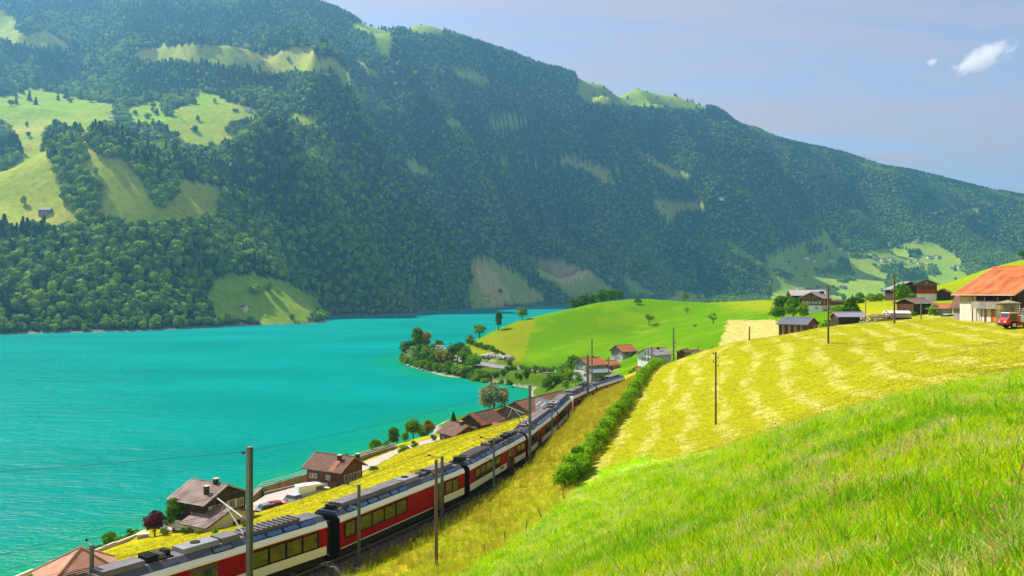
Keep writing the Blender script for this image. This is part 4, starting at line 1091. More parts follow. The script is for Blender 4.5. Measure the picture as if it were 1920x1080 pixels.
    # roof equipment
    for k, f0, f1 in spec.get('roof', []):
        x0, x1 = X(f0), X(f1); zt = Z1 + .75
        if k == 'ribs':
            u = MB().b2((x0, -.62, zt), (x1, .62, zt + .16)).build('roof_unit', T_UNIT, t); m_ = MB(); x = x0 + .2
            while x < x1 - .2: m_.b2((x, -.66, zt + .16), (x + .16, .66, zt + .26)); x += .42
            m_.build('cooling_fins', T_TOP, u)
        elif k in ('box', 'pale'):
            u = MB().prism([(-.72, zt), (.72, zt), (.60, zt + .30), (-.60, zt + .30)], 'x', x0, x1).build('roof_unit', T_UNITL if k == 'pale' else T_UNIT, t)
            if k == 'pale':
                xm = (x0 + x1) / 2; MB().tube((xm, .1, zt + .30), (xm, .1, zt + .36), .34, .30, 14).build('fan', T_BLK, u)
        elif k == 'gear':
            rr_ = random.Random(int(x0 * 100)); x = x0
            u = MB().b2((x0, -.5, zt), (x1, .5, zt + .07)).build('roof_gear', T_DARK, t)
            while x < x1 - .3:
                l = rr_.uniform(.3, .8); MB().b2((x, rr_.uniform(-.55, -.1), zt + .07), (min(x1, x + l), rr_.uniform(.1, .55), zt + rr_.uniform(.22, .42))).build('housing', random.Random(int(x * 91)).choice([T_DARK, T_UNIT, T_BLK]), u); x += l + .12
            m_ = MB()
            for q in range(4):
                y = -.5 + q * .33; m_.tube((x0, y, zt + .45), (x1, y, zt + .38), .025, .025, 5)
            m_.build('cable', T_BLK, u)
        elif k == 'panto':
            p_ = MB()
            p_.tube((x0, -.45, zt + .2), (x1, -.45, zt + .2), .04).tube((x0, .45, zt + .2), (x1, .45, zt + .2), .04).tube((x0, -.45, zt + .2), (x0, .45, zt + .2), .04).tube((x1, -.45, zt + .2), (x1, .45, zt + .2), .04)
            pn = p_.build('pantograph', T_DARK, t)
            e_ = Vector((x1 - .3, 0, zt + .9)); tp = Vector((x0 + .2, 0, zt + 1.55))
            MB().tube((x0 + .1, -.2, zt + .2), e_, .045).tube((x0 + .1, .2, zt + .2), e_, .045).build('lower_arm', T_DARK, pn)
            MB().tube(e_, tp, .035).build('upper_arm', T_DARK, pn)
            MB().tube(tp + Vector((-.12, -.8, 0)), tp + Vector((-.12, .8, 0)), .03).tube(tp + Vector((.12, -.8, 0)), tp + Vector((.12, .8, 0)), .03).tube(tp + Vector((-.12, 0, 0)), tp + Vector((.12, 0, 0)), .03).build('collector_head', T_DARK, pn)
            for q in (x0, x1):
                for y in (-.45, .45): MB().tube((q, y, zt), (q, y, zt + .2), .09, .06, 8).build('insulator', T_INS, pn)
    for e in (-1, 1):
        if (e, 'cab') not in spec.get('ends', []): MB().b2((e * (h + .004), -1.30, .5), (e * (h + .03), 1.30, Z1 + .30)).build('end_panel', T_BLK, t)
    # ends
    for e, kind in spec.get('ends', []):
        x = e * h
        if kind == 'bellows':
            m_ = MB()
            for q in range(4): m_.b2((x + e * (.02 + q * .13), -1.12 + .05 * (q % 2), .8), (x + e * (.12 + q * .13), 1.12 - .05 * (q % 2), Z1 + .28 - .04 * (q % 2)))
            m_.build('gangway', T_BLK, t)
        elif kind == 'cab':
            n_ = MB().prism([(x, .55), (x + e * .75, .6), (x + e * .80, 1.6), (x + e * .42, 2.75), (x + e * .15, Z1 + .34), (x, Z1 + .38)], 'y', -1.26, 1.26).build('cab_nose', T_WHITE, t)
            # windscreen lies on the raked face
            p0 = Vector((x + e * .80, 0, 1.66)); p1 = Vector((x + e * .43, 0, 2.72)); ang = math.atan2(p1.x - p0.x, p1.z - p0.z)
            MB().box((p0 + p1) / 2 + Vector((e * .012, 0, .005)), (.02, 2.2, (p1 - p0).length), 0, 0, ang).build('windscreen', GLASS, n_)
            MB().b2((x + e * .752, -1.2, .75), (x + e * .83, 1.2, 1.25)).build('bumper_panel', T_RED, n_)
            for y in (-.85, .85): MB().tube((x + e * .79, y, 1.42), (x + e * .84, y, 1.42), .11, .11, 10).build('headlight', T_WHITE, n_)
            MB().b2((x - e * .6, -BW - .02, 1.75), (x - e * .08, -BW - .003, 2.65)).build('cab_side_window', GLASS, t)
    return t

train_car(50.6, 69.8, 'red and white railcar nearest the bottom edge with ribbed roof unit', dict(
    side=[('win', .30, .38), ('door', .43, .53), ('cream', .60, .995), ('win', .66, .955)],
    sky=[('blue', .66, .955), ('dull', .52, .60)], roof=[('gear', .02, .16), ('box', .17, .30), ('gear', .31, .40), ('pale', .43, .56), ('box', .57, .64), ('ribs', .66, .90)], ends=[(-1, 'bellows'), (1, 'bellows')]))
train_car(70.9, 89.2, 'railcar with long plain red side and pale roof fan, second from bottom edge', dict(
    side=[('win', .03, .10), ('win', .125, .475), ('line', .005, .70), ('door', .705, .785), ('win', .81, .94), ('cream', .80, .995)],
    sky=[('blue', .06, .28), ('dull', .28, .37), ('blue', .37, .50), ('blue', .74, .94)], roof=[('gear', .01, .05), ('box', .06, .50), ('pale', .51, .63), ('gear', .64, .74), ('box', .75, .94)], ends=[(1, 'bellows')]))
train_car(90.1, 107.1, 'railcar with cream lower side and ribbed roof unit, third from the bottom edge', dict(
    side=[('win', .08, .50), ('cream', .005, .62), ('vent', .50, .56), ('door', .65, .75), ('win', .81, .97), ('cream', .77, .995)],
    sky=[('blue', .06, .46), ('dull', .62, .80)], roof=[('gear', .0, .07), ('ribs', .10, .42), ('gear', .44, .64), ('gear', .66, .96)], ends=[(1, 'bellows')]))
train_car(107.9, 126.5, 'railcar with raised pantograph on its roof, fourth from the bottom edge', dict(
    side=[('win', .06, .28), ('cream', .005, .30), ('door', .32, .42), ('win', .56, .95), ('cream', .44, .995)],
    sky=[('dull', .20, .30), ('blue', .36, .93)], roof=[('panto', .02, .12), ('pale', .16, .27), ('box', .30, .94)], ends=[(1, 'bellows')]))
train_car(127.3, 141.7, 'railcar with driving cab at its far end, in the bend of the train', dict(
    side=[('win', .06, .62), ('cream', .005, .66), ('door', .68, .78), ('cream', .80, .995)],
    sky=[('blue', .06, .62), ('dull', .7, .9)], roof=[('gear', .02, .16), ('pale', .2, .42), ('box', .46, .95)], ends=[(1, 'cab')]))
train_car(143.6, 158.3, 'railcar with white driving cab facing the camera in the bend', dict(
    side=[('win', .16, .28), ('door', .36, .46), ('win', .52, .94), ('cream', .30, .995)],
    sky=[('dull', .1, .3), ('blue', .5, .94)], roof=[('box', .1, .34), ('box', .38, .54), ('gear', .56, .92)], ends=[(-1, 'cab'), (1, 'bellows')]))
train_car(159.1, 175.8, 'last railcar of the train, at its far end near the house with orange roof', dict(
    side=[('win', .08, .26), ('door', .32, .42), ('win', .50, .80), ('win', .83, .98), ('cream', .005, .30), ('cream', .45, .78), ('cream', .83, .995)],
    sky=[('blue', .30, .94)], roof=[('panto', .10, .22), ('gear', .24, .52), ('box', .56, .92)], ends=[(1, 'cab')]))

# ================================================================ MASTS AND WIRES
MAST = mat('galvanised_mast', (0.165, 0.185, 0.165), 0.6, metal=0.2, noise=0.2, nscale=1.5)
WOODP = mat('pole_wood', (0.16, 0.10, 0.055), 0.9, noise=0.35, nscale=2, stretch=(1, 1, 0.1))
ALU = mat('cantilever_tube', (0.62, 0.61, 0.58), 0.5)
WIRE = mat('wire', (0.03, 0.035, 0.04), 0.6)
def beam_post(h, w=0.20):
    m_ = MB(); t_ = 0.025; d = w * 1.05
    m_.b2((-w / 2, -d / 2, -1.2), (w / 2, -d / 2 + t_, h)); m_.b2((-w / 2, d / 2 - t_, -1.2), (w / 2, d / 2, h)); m_.b2((-t_ / 2, -d / 2 + t_, -1.2), (t_ / 2, d / 2 - t_, h))
    return m_
def mast(px, D, ztop, label, w=0.22, arms=(), kind='steel', cant=None, name='catenary_mast'):
    """steel mast; arms: (height below the top, length) short brackets toward the track; cant: height of the tubular cantilever"""
    x = (px - 960) / F * D; gzv = gz(x, D)
    d, sg, ar, _ = polydist(np.array([x]), np.array([D]), TRK)
    tx, ty, a = on_track(float(ar[0]))
    to = math.atan2(ty - D, tx - x)
    t = empty(name, (x, D, gzv), to); tag(t, label, 'mast', 'masts along the railway')
    h = ztop - gzv
    beam_post(h, w).build('post', MAST, t)
    for dz_, l in arms:
        z = h - dz_
        b_ = MB().tube((w * .45, 0, z - .08), (l, 0, z + .06), .035, .028, 6).build('bracket', MAST, t)
        MB().tube((l, 0, z + .06), (l + .26, 0, z + .10), .085, .075, 8).build('insulator', T_BLK, b_)
    if cant:
        z = cant; l = float(d[0]) + .2
        c = MB().tube((w * .5, 0, z + .35), (l, 0, z + 1.30), .045, .04, 6).tube((w * .5, 0, z - .9), (l - .75, 0, z + 1.12), .05, .045, 6).build('cantilever', ALU, t)
        MB().tube((w * .5 + .1, 0, z + .38), (w * .5 + .55, 0, z + .53), .09, .09, 8).tube((w * .5 + .05, 0, z - .88), (w * .5 + .38, 0, z - .44), .09, .09, 8).build('insulator', T_INS, c)
        MB().tube((l - .75, 0, z + 1.12), (l - .2, 0, z - .02), .02, .02, 5).build('steady_arm', ALU, c)
    MB().b2((-w * .62, -w * .62, h), (w * .62, w * .62, h + .03)).build('cap_plate', MAST, t)
    MB().b2((-.35, -.35, -.8), (.35, .35, .06)).build('footing', CONC, t)
    return t
mA = mast(468, 50, 28.3, 'tall heavy catenary mast in front of the nearest railcar', 0.30, arms=[(0.5, 0.55)], cant=5.6)
mB = mast(673, 59.9, 23.55, 'slim steel post with two brackets before the red railcar side', 0.17, arms=[(.10, 1.0), (1.75, 1.0)])
mC = mast(829, 70.5, 23.5, 'grey steel mast with two brackets just behind the brown pole', 0.20, arms=[(.08, 1.2), (1.5, 1.2)])
mD = mast(926, 79.5, 23.5, 'slim steel post with two brackets between the masts, by the cream lower panels', 0.17, arms=[(.10, 1.25), (2.1, 1.25)])
mE = mast(993.5, 89.5, 27.6, 'very tall steel mast before the pantograph', 0.26, arms=[(.35, 1.9)], cant=5.4)
mF = mast(1035, 101, 23.3, 'thin steel post right of the pantograph, lower than its neighbour', 0.15, arms=[(.1, .9)])
mG = mast(1102, 134, 27.5, 'dark mast in front of the train where the driving cabs meet', 0.30, cant=5.4)
mH = mast(1110, 190, 27.0, 'mast rising behind the far railcar beside the white house', 0.26)
mI = mast(1263, 205, 29.0, 'lone grey mast beyond the hedge on the crest of the field', 0.30, cant=7.4)
mJ = mast(1222, 214, 23.5, 'short mast in front of the grey roofed house', 0.26, cant=4.6)
mK = mast(1080, 152, 22.8, 'short mast behind the train near the lakeside bushes', 0.16)
mL = mast(1216, 219, 22.6, 'thin dark post left beside the short mast of the grey roofed house', 0.18)
mM = mast(1141, 178, 23.6, 'thin mast above the last railcar by the orange roofs', 0.18)

def pole(px, py, D, ptop, label, r=0.14, name='utility_pole', m=WOODP, group='wooden poles on the meadow', bolts=True, cat='utility pole'):
    x = (px - 960) / F * D; g = gz(x, D); zt = CAM_Z - (ptop - HY) / F * D
    t = empty(name, (x, D, g)); tag(t, label, cat, group)
    MB().tube((0, 0, -.8), (0, 0, zt - g), r, r * .72, 10).build('post', m, t)
    if bolts:
        for k in range(4):
            z = zt - g - .3 - k * .42; sg = 1 if k % 2 else -1
            i_ = MB().tube((0, 0, z), (sg * .26, 0, z), .02, .02, 5).tube((sg * .26, 0, z), (sg * .26, 0, z + .1), .02, .02, 5).build('bracket', T_DARK, t)
            MB().tube((sg * .26, 0, z + .08), (sg * .26, 0, z + .24), .065, .05, 8).build('insulator', T_DARK, i_)
    return t
pole(1342, 801, 85, 660, 'brown wooden pole with insulators standing alone on the mown field', .12)
pole(1553, 640, 114, 535, 'wooden pole on the field below the white walled chalet', .15)
pole(1677, 604, 131, 515, 'tall wooden pole beside the stacked timber', .17, bolts=False)
pole(818, 1090, 54.5, 862, 'brown wooden pole in the tall grass right before the train', .13, bolts=False)
pole(1405, 640, 150, 612, 'short dark stub of a pole on the crest before the straw patch', .16, bolts=False)
pole(1623, 590, 175, 555, 'thin pale pole left of the yellow knoll', .11, m=MAST, bolts=False)
pole(1727, 600, 145, 566, 'thin grey pole between the dark barn and the orange roofed shed', .11, m=MAST, bolts=False)
pole(1310, 668, 215, 648, 'short dark pole by the red sheds', .12, m=MAST, bolts=False)

# lamp-like signal post near the bottom left corner
x, y = (172 - 960) / F * 46.5, 46.5; g = gz(x, y)
t = empty('signal_post', (x, y, g)); tag(t, 'grey post with a slanted arm and dark tip over the hipped roof', 'mast')
h = CAM_Z - (1022 - HY) / F * 46.5 - g
beam_post(h, .17).build('post', MAST, t)
br = MB().tube((0, 0, h - .1), (-.32, .1, h + .22), .04, .035, 6).build('bracket', ALU, t)
MB().tube((-.30, .09, h + .20), (-.40, .12, h + .30), .07, .06, 8).build('insulator', T_BLK, br)

def wire(name, pts, label, r=0.014, sag=0.3, n=14, group='overhead wires of the railway'):
    m_ = MB()
    for a, b in zip(pts[:-1], pts[1:]):
        a, b = Vector(a), Vector(b); P = [a.lerp(b, k / n) - Vector((0, 0, sag * 4 * (k / n) * (1 - k / n))) for k in range(n + 1)]
        m_.path(P, r, 4)
    o = m_.build(name, WIRE); tag(o, label, 'wire', group); return o
def top(t, dz=0, side=0.0):
    h = [c for c in t.children if c.name.startswith('post')][0]
    z = max(v.co.z for v in h.data.vertices); a = t.rotation_euler.z
    return t.location + Vector((math.cos(a) * side, math.sin(a) * side, z + dz))
cs = [on_track(s) for s in np.arange(36, 182, 4)]
wire('contact_wire', [(x, y, TRACK_Z + 5.35) for x, y, a in cs], 'thin contact wire hanging over the train roofs', 0.012, 0, 1)
cs2 = [on_track(s) for s in (34, 59.5, 105, 146, 200)]
wire('carrier_wire', [(x, y, TRACK_Z + 6.7) for x, y, a in cs2], 'carrier wire sagging between the tall catenary masts', 0.014, 0.55, 16)
wire('feeder_wire', [(-62, 40, 27.5), top(mA, -.4, .8), top(mE, -.3, 2.1), top(mG, -.2, .3), top(mH, -.2)], 'feeder wire from mast top to mast top across the lake view', 0.016, 0.5, 16)
for q in (0, 1):
    wire('feeder_wire', [(-33, 42, 23.2 - q * 1.7), top(mB, -.1 - q * 1.7, 1.2), top(mD, -.1 - q * 2.1, 1.5), top(mF, -.1 - q * 1.5, .9), top(mK, -.2 - q)], 'lower feeder wire carried by the bracket posts' if q else 'upper feeder wire carried by the bracket posts', 0.013, 0.35, 14)
wire('telephone_wire', [(24, 28, 38.5), (21.7, 85, 31.4), (45, 114, 38.6), (63, 131, 40.6)], 'thin line joining the wooden poles on the field', 0.007, 0.9, 18, None)
# ================================================================ HOUSES
H_WOOD = mat('wall_brown_wood', (0.130, 0.055, 0.026), 0.85, noise=0.35, nscale=1.4, stretch=(1, 1, 0.25), bump=0.3)
H_WOODD = mat('wall_dark_wood', (0.050, 0.030, 0.022), 0.9, noise=0.35, nscale=1.4, stretch=(1, 1, 0.25), bump=0.3)
H_WOODR = mat('wall_red_brown', (0.24, 0.105, 0.05), 0.85, noise=0.3, nscale=1.6, stretch=(1, 1, 0.25))
H_GREYW = mat('wall_weathered', (0.26, 0.235, 0.20), 0.9, noise=0.35, nscale=1.2, stretch=(1, 1, 0.3))
H_PALEW = mat('wall_pale_boards', (0.62, 0.54, 0.42), 0.9, noise=0.25, nscale=0.9, stretch=(2.5, 2.5, 0.15))
H_GOLDW = mat('wall_golden_boards', (0.55, 0.36, 0.14), 0.85, noise=0.4, nscale=1.4, stretch=(2.5, 2.5, 0.2))
H_SLATE = mat('wall_slate_brown', (0.135, 0.095, 0.080), 0.85, noise=0.25, nscale=2.0)
H_CREAM = mat('wall_cream', (0.60, 0.53, 0.34), 0.9, noise=0.1, nscale=0.8)
H_WHITE = mat('wall_white', (0.72, 0.69, 0.64), 0.9, noise=0.1, nscale=0.7)
R_BROWN = mat('roof_brown', (0.135, 0.066, 0.045), 0.85, noise=0.3, nscale=1.1)
R_GREYB = mat('roof_grey_brown', (0.165, 0.115, 0.10), 0.9, col2=(0.24, 0.18, 0.15), nscale=0.5, noise=0.25)
R_RUST = mat('roof_rust', (0.26, 0.075, 0.042), 0.85, noise=0.3, nscale=0.9)
R_ORANGE = mat('roof_orange', (0.42, 0.135, 0.055), 0.85, noise=0.25, nscale=0.9)
R_TERRA = mat('roof_terracotta', (0.34, 0.078, 0.020), 0.85, col2=(0.45, 0.135, 0.040), nscale=0.55, noise=0.30, stretch=(1, 1, 1), detail=9)
R_GREY = mat('roof_grey', (0.26, 0.23, 0.22), 0.85, noise=0.2, nscale=1.0)
R_DARK = mat('roof_dark', (0.085, 0.080, 0.088), 0.7, noise=0.2, nscale=1.0)
R_PINK = mat('roof_pale_tile', (0.40, 0.20, 0.13), 0.9, noise=0.25, nscale=1.2)
TRIM = mat('roof_trim', (0.42, 0.22, 0.13), 0.8)
TRIMW = mat('roof_trim_pale', (0.55, 0.47, 0.38), 0.8)
WFRAME = mat('window_frame_white', (0.66, 0.62, 0.54), 0.6)
WFRAMEB = mat('window_frame_brown', (0.07, 0.04, 0.025), 0.7)
SHUT = mat('shutter_cream', (0.58, 0.52, 0.36), 0.7)
SHUTR = mat('shutter_red', (0.45, 0.03, 0.02), 0.7)
PANE = mat('house_glass', (0.03, 0.035, 0.04), 0.08, spec=0.8)
BRICK = mat('chimney_dark', (0.06, 0.05, 0.045), 0.9, noise=0.3, nscale=3)
AWN = mat('awning_cloth', (0.80, 0.70, 0.60), 0.8)
DOORW = mat('door_wood', (0.30, 0.10, 0.03), 0.7)

def roof_slab(mb, L, y0, z0, y1, z1, n, th=0.10, lift=0.035):
    """courses from the eave (y0,z0) up to the ridge (y1,z1): each a thin slab proud of the one above"""
    x0, x1 = -L / 2, L / 2
    for k in range(n):
        a, b = k / n, (k + 1) / n + 0.25 / n; b = min(b, 1.0)
        ya, za = y0 + (y1 - y0) * a, z0 + (z1 - z0) * a; yb, zb = y0 + (y1 - y0) * b, z0 + (z1 - z0) * b
        mb.prism([(ya, za + lift - th), (ya, za + lift), (yb, zb), (yb, zb - th)], 'x', x0, x1)

def house(name, label, loc, rz, w, d, he, hr, wall=None, wall_low=None, split=None, roof=None, ox=0.7, oy=0.7, wins=(), chim=(), group=None, trim=TRIM, found=1.2, courses=None, cat='house', balc=(), doors=(), slats=None, hip=False, frame=WFRAME):
    """ridge along local x; w = wall length along the ridge, d = wall depth, he / hr = eave and ridge heights over loc"""
    t = empty(name, loc, rz); tag(t, label, cat, group)
    hx, hy = w / 2, d / 2
    pitch = (hr - he) / (hy + oy)                 # slope of the roof plane
    hw = he + pitch * oy                          # where wall top meets the roof
    sp = split if split is not None else -found
    if split is not None:
        MB().b2((-hx - .04, -hy - .04, -found), (hx + .04, hy + .04, split)).build('lower_wall', wall_low, t)
    if hip:
        MB().b2((-hx, -hy, sp), (hx, hy, hw - .08)).build('wall', wall, t)
        rx, ry = hx + ox, hy + oy; kx = max(0.0, rx - ry)
        V = [(-rx, -ry, he), (rx, -ry, he), (rx, ry, he), (-rx, ry, he), (-kx, 0, hr), (kx, 0, hr), (-rx, -ry, he - .12), (rx, -ry, he - .12), (rx, ry, he - .12), (-rx, ry, he - .12)]
        MB().add(V, [(0, 1, 5, 4), (1, 2, 5), (2, 3, 4, 5), (3, 0, 4), (6, 7, 1, 0), (7, 8, 2, 1), (8, 9, 3, 2), (9, 6, 0, 3), (9, 8, 7, 6)]).build('roof', roof, t)
        for sx, sy in ((-1, -1), (1, -1), (1, 1), (-1, 1)):
            MB().tube((sx * rx, sy * ry, he + .02), (sx * kx, 0, hr + .03), .09, .09, 5).build('hip_ridge', trim, t)
        rf = [c for c in t.children if c.name.startswith('roof')][0]
    else:
        MB().prism([(-hy, sp), (hy, sp), (hy, hw - .12), (0, hr - .14), (-hy, hw - .12)], 'x', -hx, hx).build('wall', wall, t)
        n = courses or max(5, int(math.hypot(hy + oy, hr - he) / 0.42)); L = w + 2 * ox
        mb = MB(); roof_slab(mb, L, -hy - oy, he, 0, hr, n); roof_slab(mb, L, hy + oy, he, 0, hr, n)
        rf = mb.build('roof', roof, t)
        MB().tube((-L / 2 - .01, 0, hr + .02), (L / 2 + .01, 0, hr + .02), .11, .11, 6).build('ridge_tiles', roof, rf)
        for sx in (-1, 1):
            m_ = MB()
            for sy in (-1, 1):
                m_.prism([(sy * (hy + oy), he - .16), (sy * (hy + oy), he + .06), (0, hr + .06), (0, hr - .16)], 'x', sx * L / 2 - (.07 if sx > 0 else 0.0), sx * L / 2 + (.0 if sx > 0 else .07))
            m_.build('barge_board', trim, rf)
        for sy in (-1, 1):
            MB().b2((-L / 2 + .1, sy * (hy + oy) + (.0 if sy > 0 else -.10), he - .10), (L / 2 - .1, sy * (hy + oy) + (.10 if sy > 0 else 0), he + .0)).build('gutter', TRIMW if trim is TRIMW else R_DARK, rf)
    for it in wins:                               # (face, u, z, width, height[, shutters])
        face, u, z, ww, wh = it[:5]; sh = it[5] if len(it) > 5 else None
        fr, pn, s1 = MB(), MB(), MB()
        def bx(m, u0, u1, z0, z1, o0, o1):
            if face == '-y': m.b2((u0, -hy - o1, z0), (u1, -hy - o0, z1))
            elif face == '+y': m.b2((u0, hy + o0, z0), (u1, hy + o1, z1))
            elif face == '-x': m.b2((-hx - o1, u0, z0), (-hx - o0, u1, z1))
            else: m.b2((hx + o0, u0, z0), (hx + o1, u1, z1))
        o = .05 if split is not None and z < split else 0.0
        e = .08
        bx(fr, u - ww / 2, u + ww / 2, z, z + e, o, o + .07); bx(fr, u - ww / 2, u + ww / 2, z + wh - e, z + wh, o, o + .07)
        bx(fr, u - ww / 2, u - ww / 2 + e, z + e, z + wh - e, o, o + .07); bx(fr, u + ww / 2 - e, u + ww / 2, z + e, z + wh - e, o, o + .07)
        bx(fr, u - .03, u + .03, z + e, z + wh - e, o, o + .06)
        f_ = fr.build('window', frame, t)
        bx(pn, u - ww / 2 + e, u + ww / 2 - e, z + e, z + wh - e, o + .005, o + .03); pn.build('pane', PANE, f_)
        if sh is not None:
            for s_ in (-1, 1):
                m_ = MB(); c = u + s_ * (ww / 2 + ww * .27); bx(m_, c - ww * .24, c + ww * .24, z, z + wh, o + .005, o + .05); m_.build('shutter', sh, f_)
    for it in doors:
        face, u, z, ww, wh, dm = it; m_ = MB()
        if face == '-y': m_.b2((u - ww / 2, -hy - .11, z), (u + ww / 2, -hy - .002, z + wh))
        elif face == '-x': m_.b2((-hx - .11, u - ww / 2, z), (-hx - .002, u + ww / 2, z + wh))
        elif face == '+x': m_.b2((hx + .002, u - ww / 2, z), (hx + .11, u + ww / 2, z + wh))
        else: m_.b2((u - ww / 2, hy + .002, z), (u + ww / 2, hy + .11, z + wh))
        m_.build('door', dm, t)
    for cx, cy, hgt in chim:
        zr = he + (hr - he) * (1 - abs(cy) / (hy + oy))
        c_ = MB().b2((cx - .28, cy - .28, zr - .3), (cx + .28, cy + .28, zr + hgt)).build('chimney', BRICK, rf)
        MB().b2((cx - .36, cy - .36, zr + hgt), (cx + .36, cy + .36, zr + hgt + .08)).build('chimney_cap', TRIMW, c_)
    for it in balc:                               # (face, u0, u1, z, depth, material)
        face, u0, u1, z, dep, bm_ = it; b_ = MB(); m_ = MB(); n = max(3, int(abs(u1 - u0) / 0.28))
        def bb(m, a0, a1, o0, o1, z0, z1):
            if face == '-y': m.b2((a0, -hy - o1, z0), (a1, -hy - o0, z1))
            elif face == '-x': m.b2((-hx - o1, a0, z0), (-hx - o0, a1, z1))
            elif face == '+x': m.b2((hx + o0, a0, z0), (hx + o1, a1, z1))
            else: m.b2((a0, hy + o0, z0), (a1, hy + o1, z1))
        bb(b_, u0, u1, .05, dep, z - .14, z); bl = b_.build('balcony', bm_, t)
        bb(m_, u0, u1, dep - .09, dep - .0, z + .92, z + 1.02)
        for k in range(n):
            a = u0 + (u1 - u0) * k / n; bb(m_, a + .02, a + (u1 - u0) / n - .03, dep - .07, dep - .02, z + .04, z + .92)
        m_.build('railing', bm_, bl)
    return t

# --- house by the lake at lower left: main roof, low annex at its right gable
dirx = Vector((math.cos(R(-28)), math.sin(R(-28)), 0)); dirn = Vector((-dirx.y, dirx.x, 0))
h1 = house('lakeside_house', 'dark timbered house with broad grey brown roof behind the purple maple', (-43.9, 115.6, 2.6), R(-28), 6.4, 7.6, 6.0, 8.0, H_WOODD, H_WHITE, 2.4, R_GREYB, ox=.6, oy=.55,
      wins=[('-y', -1.6, 3.6, 1.0, 1.0), ('-y', 1.2, 3.6, 1.0, 1.0), ('+x', -1.9, 4.3, 1.1, 1.1, SHUT), ('+x', 1.2, 4.2, 1.0, 1.3, SHUT), ('+x', 2.9, 4.2, .9, 1.2), ('-y', -2.0, .5, 1.4, 1.3), ('-x', 0, 3.8, 1.2, 1.1), ('+x', 3.0, 1.2, .8, 1.0)],
      chim=[(1.5, -.2, .7), (2.0, -2.3, 1.1)], trim=TRIMW, balc=[('-y', -3.1, 3.1, 2.55, 1.3, H_WHITE)])
an = Vector((-38.9, 111.1, 0)) - dirx * 2.6
h1b = house('annex_house', 'low cream walled annex with grey brown roof below the dark timbered house', (an.x, an.y, 3.6), R(-28), 4.6, 8.6, 2.75, 4.35, H_CREAM, None, None, R_GREYB, ox=.45, oy=.5,
      wins=[('+x', .9, 1.5, 1.3, .9), ('-y', -.9, .9, 1.2, 1.3), ('-y', .9, .5, 1.0, 1.6)], trim=WFRAMEB, frame=WFRAMEB, found=2.0)
aw = empty('awning', (an.x - dirx.x * 3.6 - dirn.x * 2.2, an.y - dirx.y * 3.6 - dirn.y * 2.2, 5.3), R(-28)); tag(aw, 'pale pink awning over the terrace between cypress and annex', 'awning')
MB().box((0, -.6, 0), (2.6, 2.0, .05), 0, R(20)).build('cloth', AWN, aw); MB().tube((-1.3, .4, .36), (1.3, .4, .36), .06).tube((-1.2, .4, .3), (-1.2, -1.4, -.3), .03).tube((1.2, .4, .3), (1.2, -1.4, -.3), .03).build('arm', T_UNIT, aw)

h2 = house('brown_chalet', 'brown wooden chalet with rust streaked roof above the parking court', (-30.4, 136.5, 3.7), R(-28), 7.4, 5.6, 4.5, 6.6, H_WOOD, H_WOOD, 2.0, R_BROWN, ox=.65, oy=.75,
      wins=[('-y', -2.7, 2.9, .7, .8), ('-y', -1.8, 2.9, .7, .8, None), ('-y', 1.0, 2.9, .9, .8), ('-y', -2.4, .7, .9, 1.0, SHUT), ('-y', -.9, .7, .9, 1.0), ('+x', -1.6, 2.6, .8, 1.2), ('+x', -.4, 2.6, .8, 1.2), ('+x', .8, 2.6, .8, 1.2), ('+x', 1.9, 2.6, .7, 1.2)],
      chim=[(2.0, -1.1, .9), (3.2, 2.2, 1.3)], balc=[('-y', 1.6, 3.6, 2.1, .9, H_WOOD)], frame=WFRAME)
MB().box((2.0, -2.35, 5.30), (1.1, 2.3, .03), 0, R(34)).build('rust_sheet', mat('rust_streak', (0.34, 0.14, 0.05), 0.9, noise=0.4, nscale=2), h2)
aw2 = empty('awning', (-30.4 + dirx.x * .9 - dirn.x * 2.85, 136.5 + dirx.y * .9 - dirn.y * 2.85, 6.05), R(-28)); tag(aw2, 'pale awning let down on the front of the brown chalet', 'awning')
MB().box((0, -.62, -.2), (2.7, 1.35, .05), 0, R(22)).build('cloth', AWN, aw2); MB().tube((-1.3, 0, .05), (1.3, 0, .05), .05).tube((-1.25, 0, 0), (-1.25, -1.2, -.42), .02).tube((1.25, 0, 0), (1.25, -1.2, -.42), .02).build('arm', T_UNIT, aw2)

h3 = house('small_chalet', 'small brown chalet with row of pale gable windows below the yellow bank', (-11.6, 177, 4.2), R(-54), 6.0, 6.8, 2.8, 4.75, H_WOOD, None, None, R_BROWN, ox=.6, oy=.5,
      wins=[('+x', -2.2, 1.3, 1.0, 1.1), ('+x', -.75, 1.3, 1.0, 1.1), ('+x', .75, 1.3, 1.0, 1.1), ('+x', 2.2, 1.3, 1.0, 1.1), ('-y', -1.5, 1.1, .9, .9)], chim=[(1.0, -.3, .8)], found=2.5)
MB().b2((-2.6, -4.6, .55), (1.0, -3.42, .68)).b2((-2.6, -4.6, .68), (1.0, -4.5, 1.45)).build('terrace', TRIMW, h3)
h4 = house('gabled_house', 'house with rust red roof strip at its gable between the small chalet and the warehouse', (-7.4, 190.2, 4.3), R(58), 8.6, 6.2, 3.0, 5.4, H_WOODD, None, None, R_BROWN, ox=.7, oy=.7,
      wins=[('-x', -1.0, 1.2, 1.6, 1.2), ('-x', 1.4, 1.2, .9, 1.2), ('-y', -2, .3, 1.3, 1.7)], found=3)
mb = MB(); roof_slab(mb, 1.9, -3.82, 3.08, 0, 5.48, 9)
ro = mb.build('red_roof_strip', R_RUST, h4); ro.location = (-3.95, 0, 0)
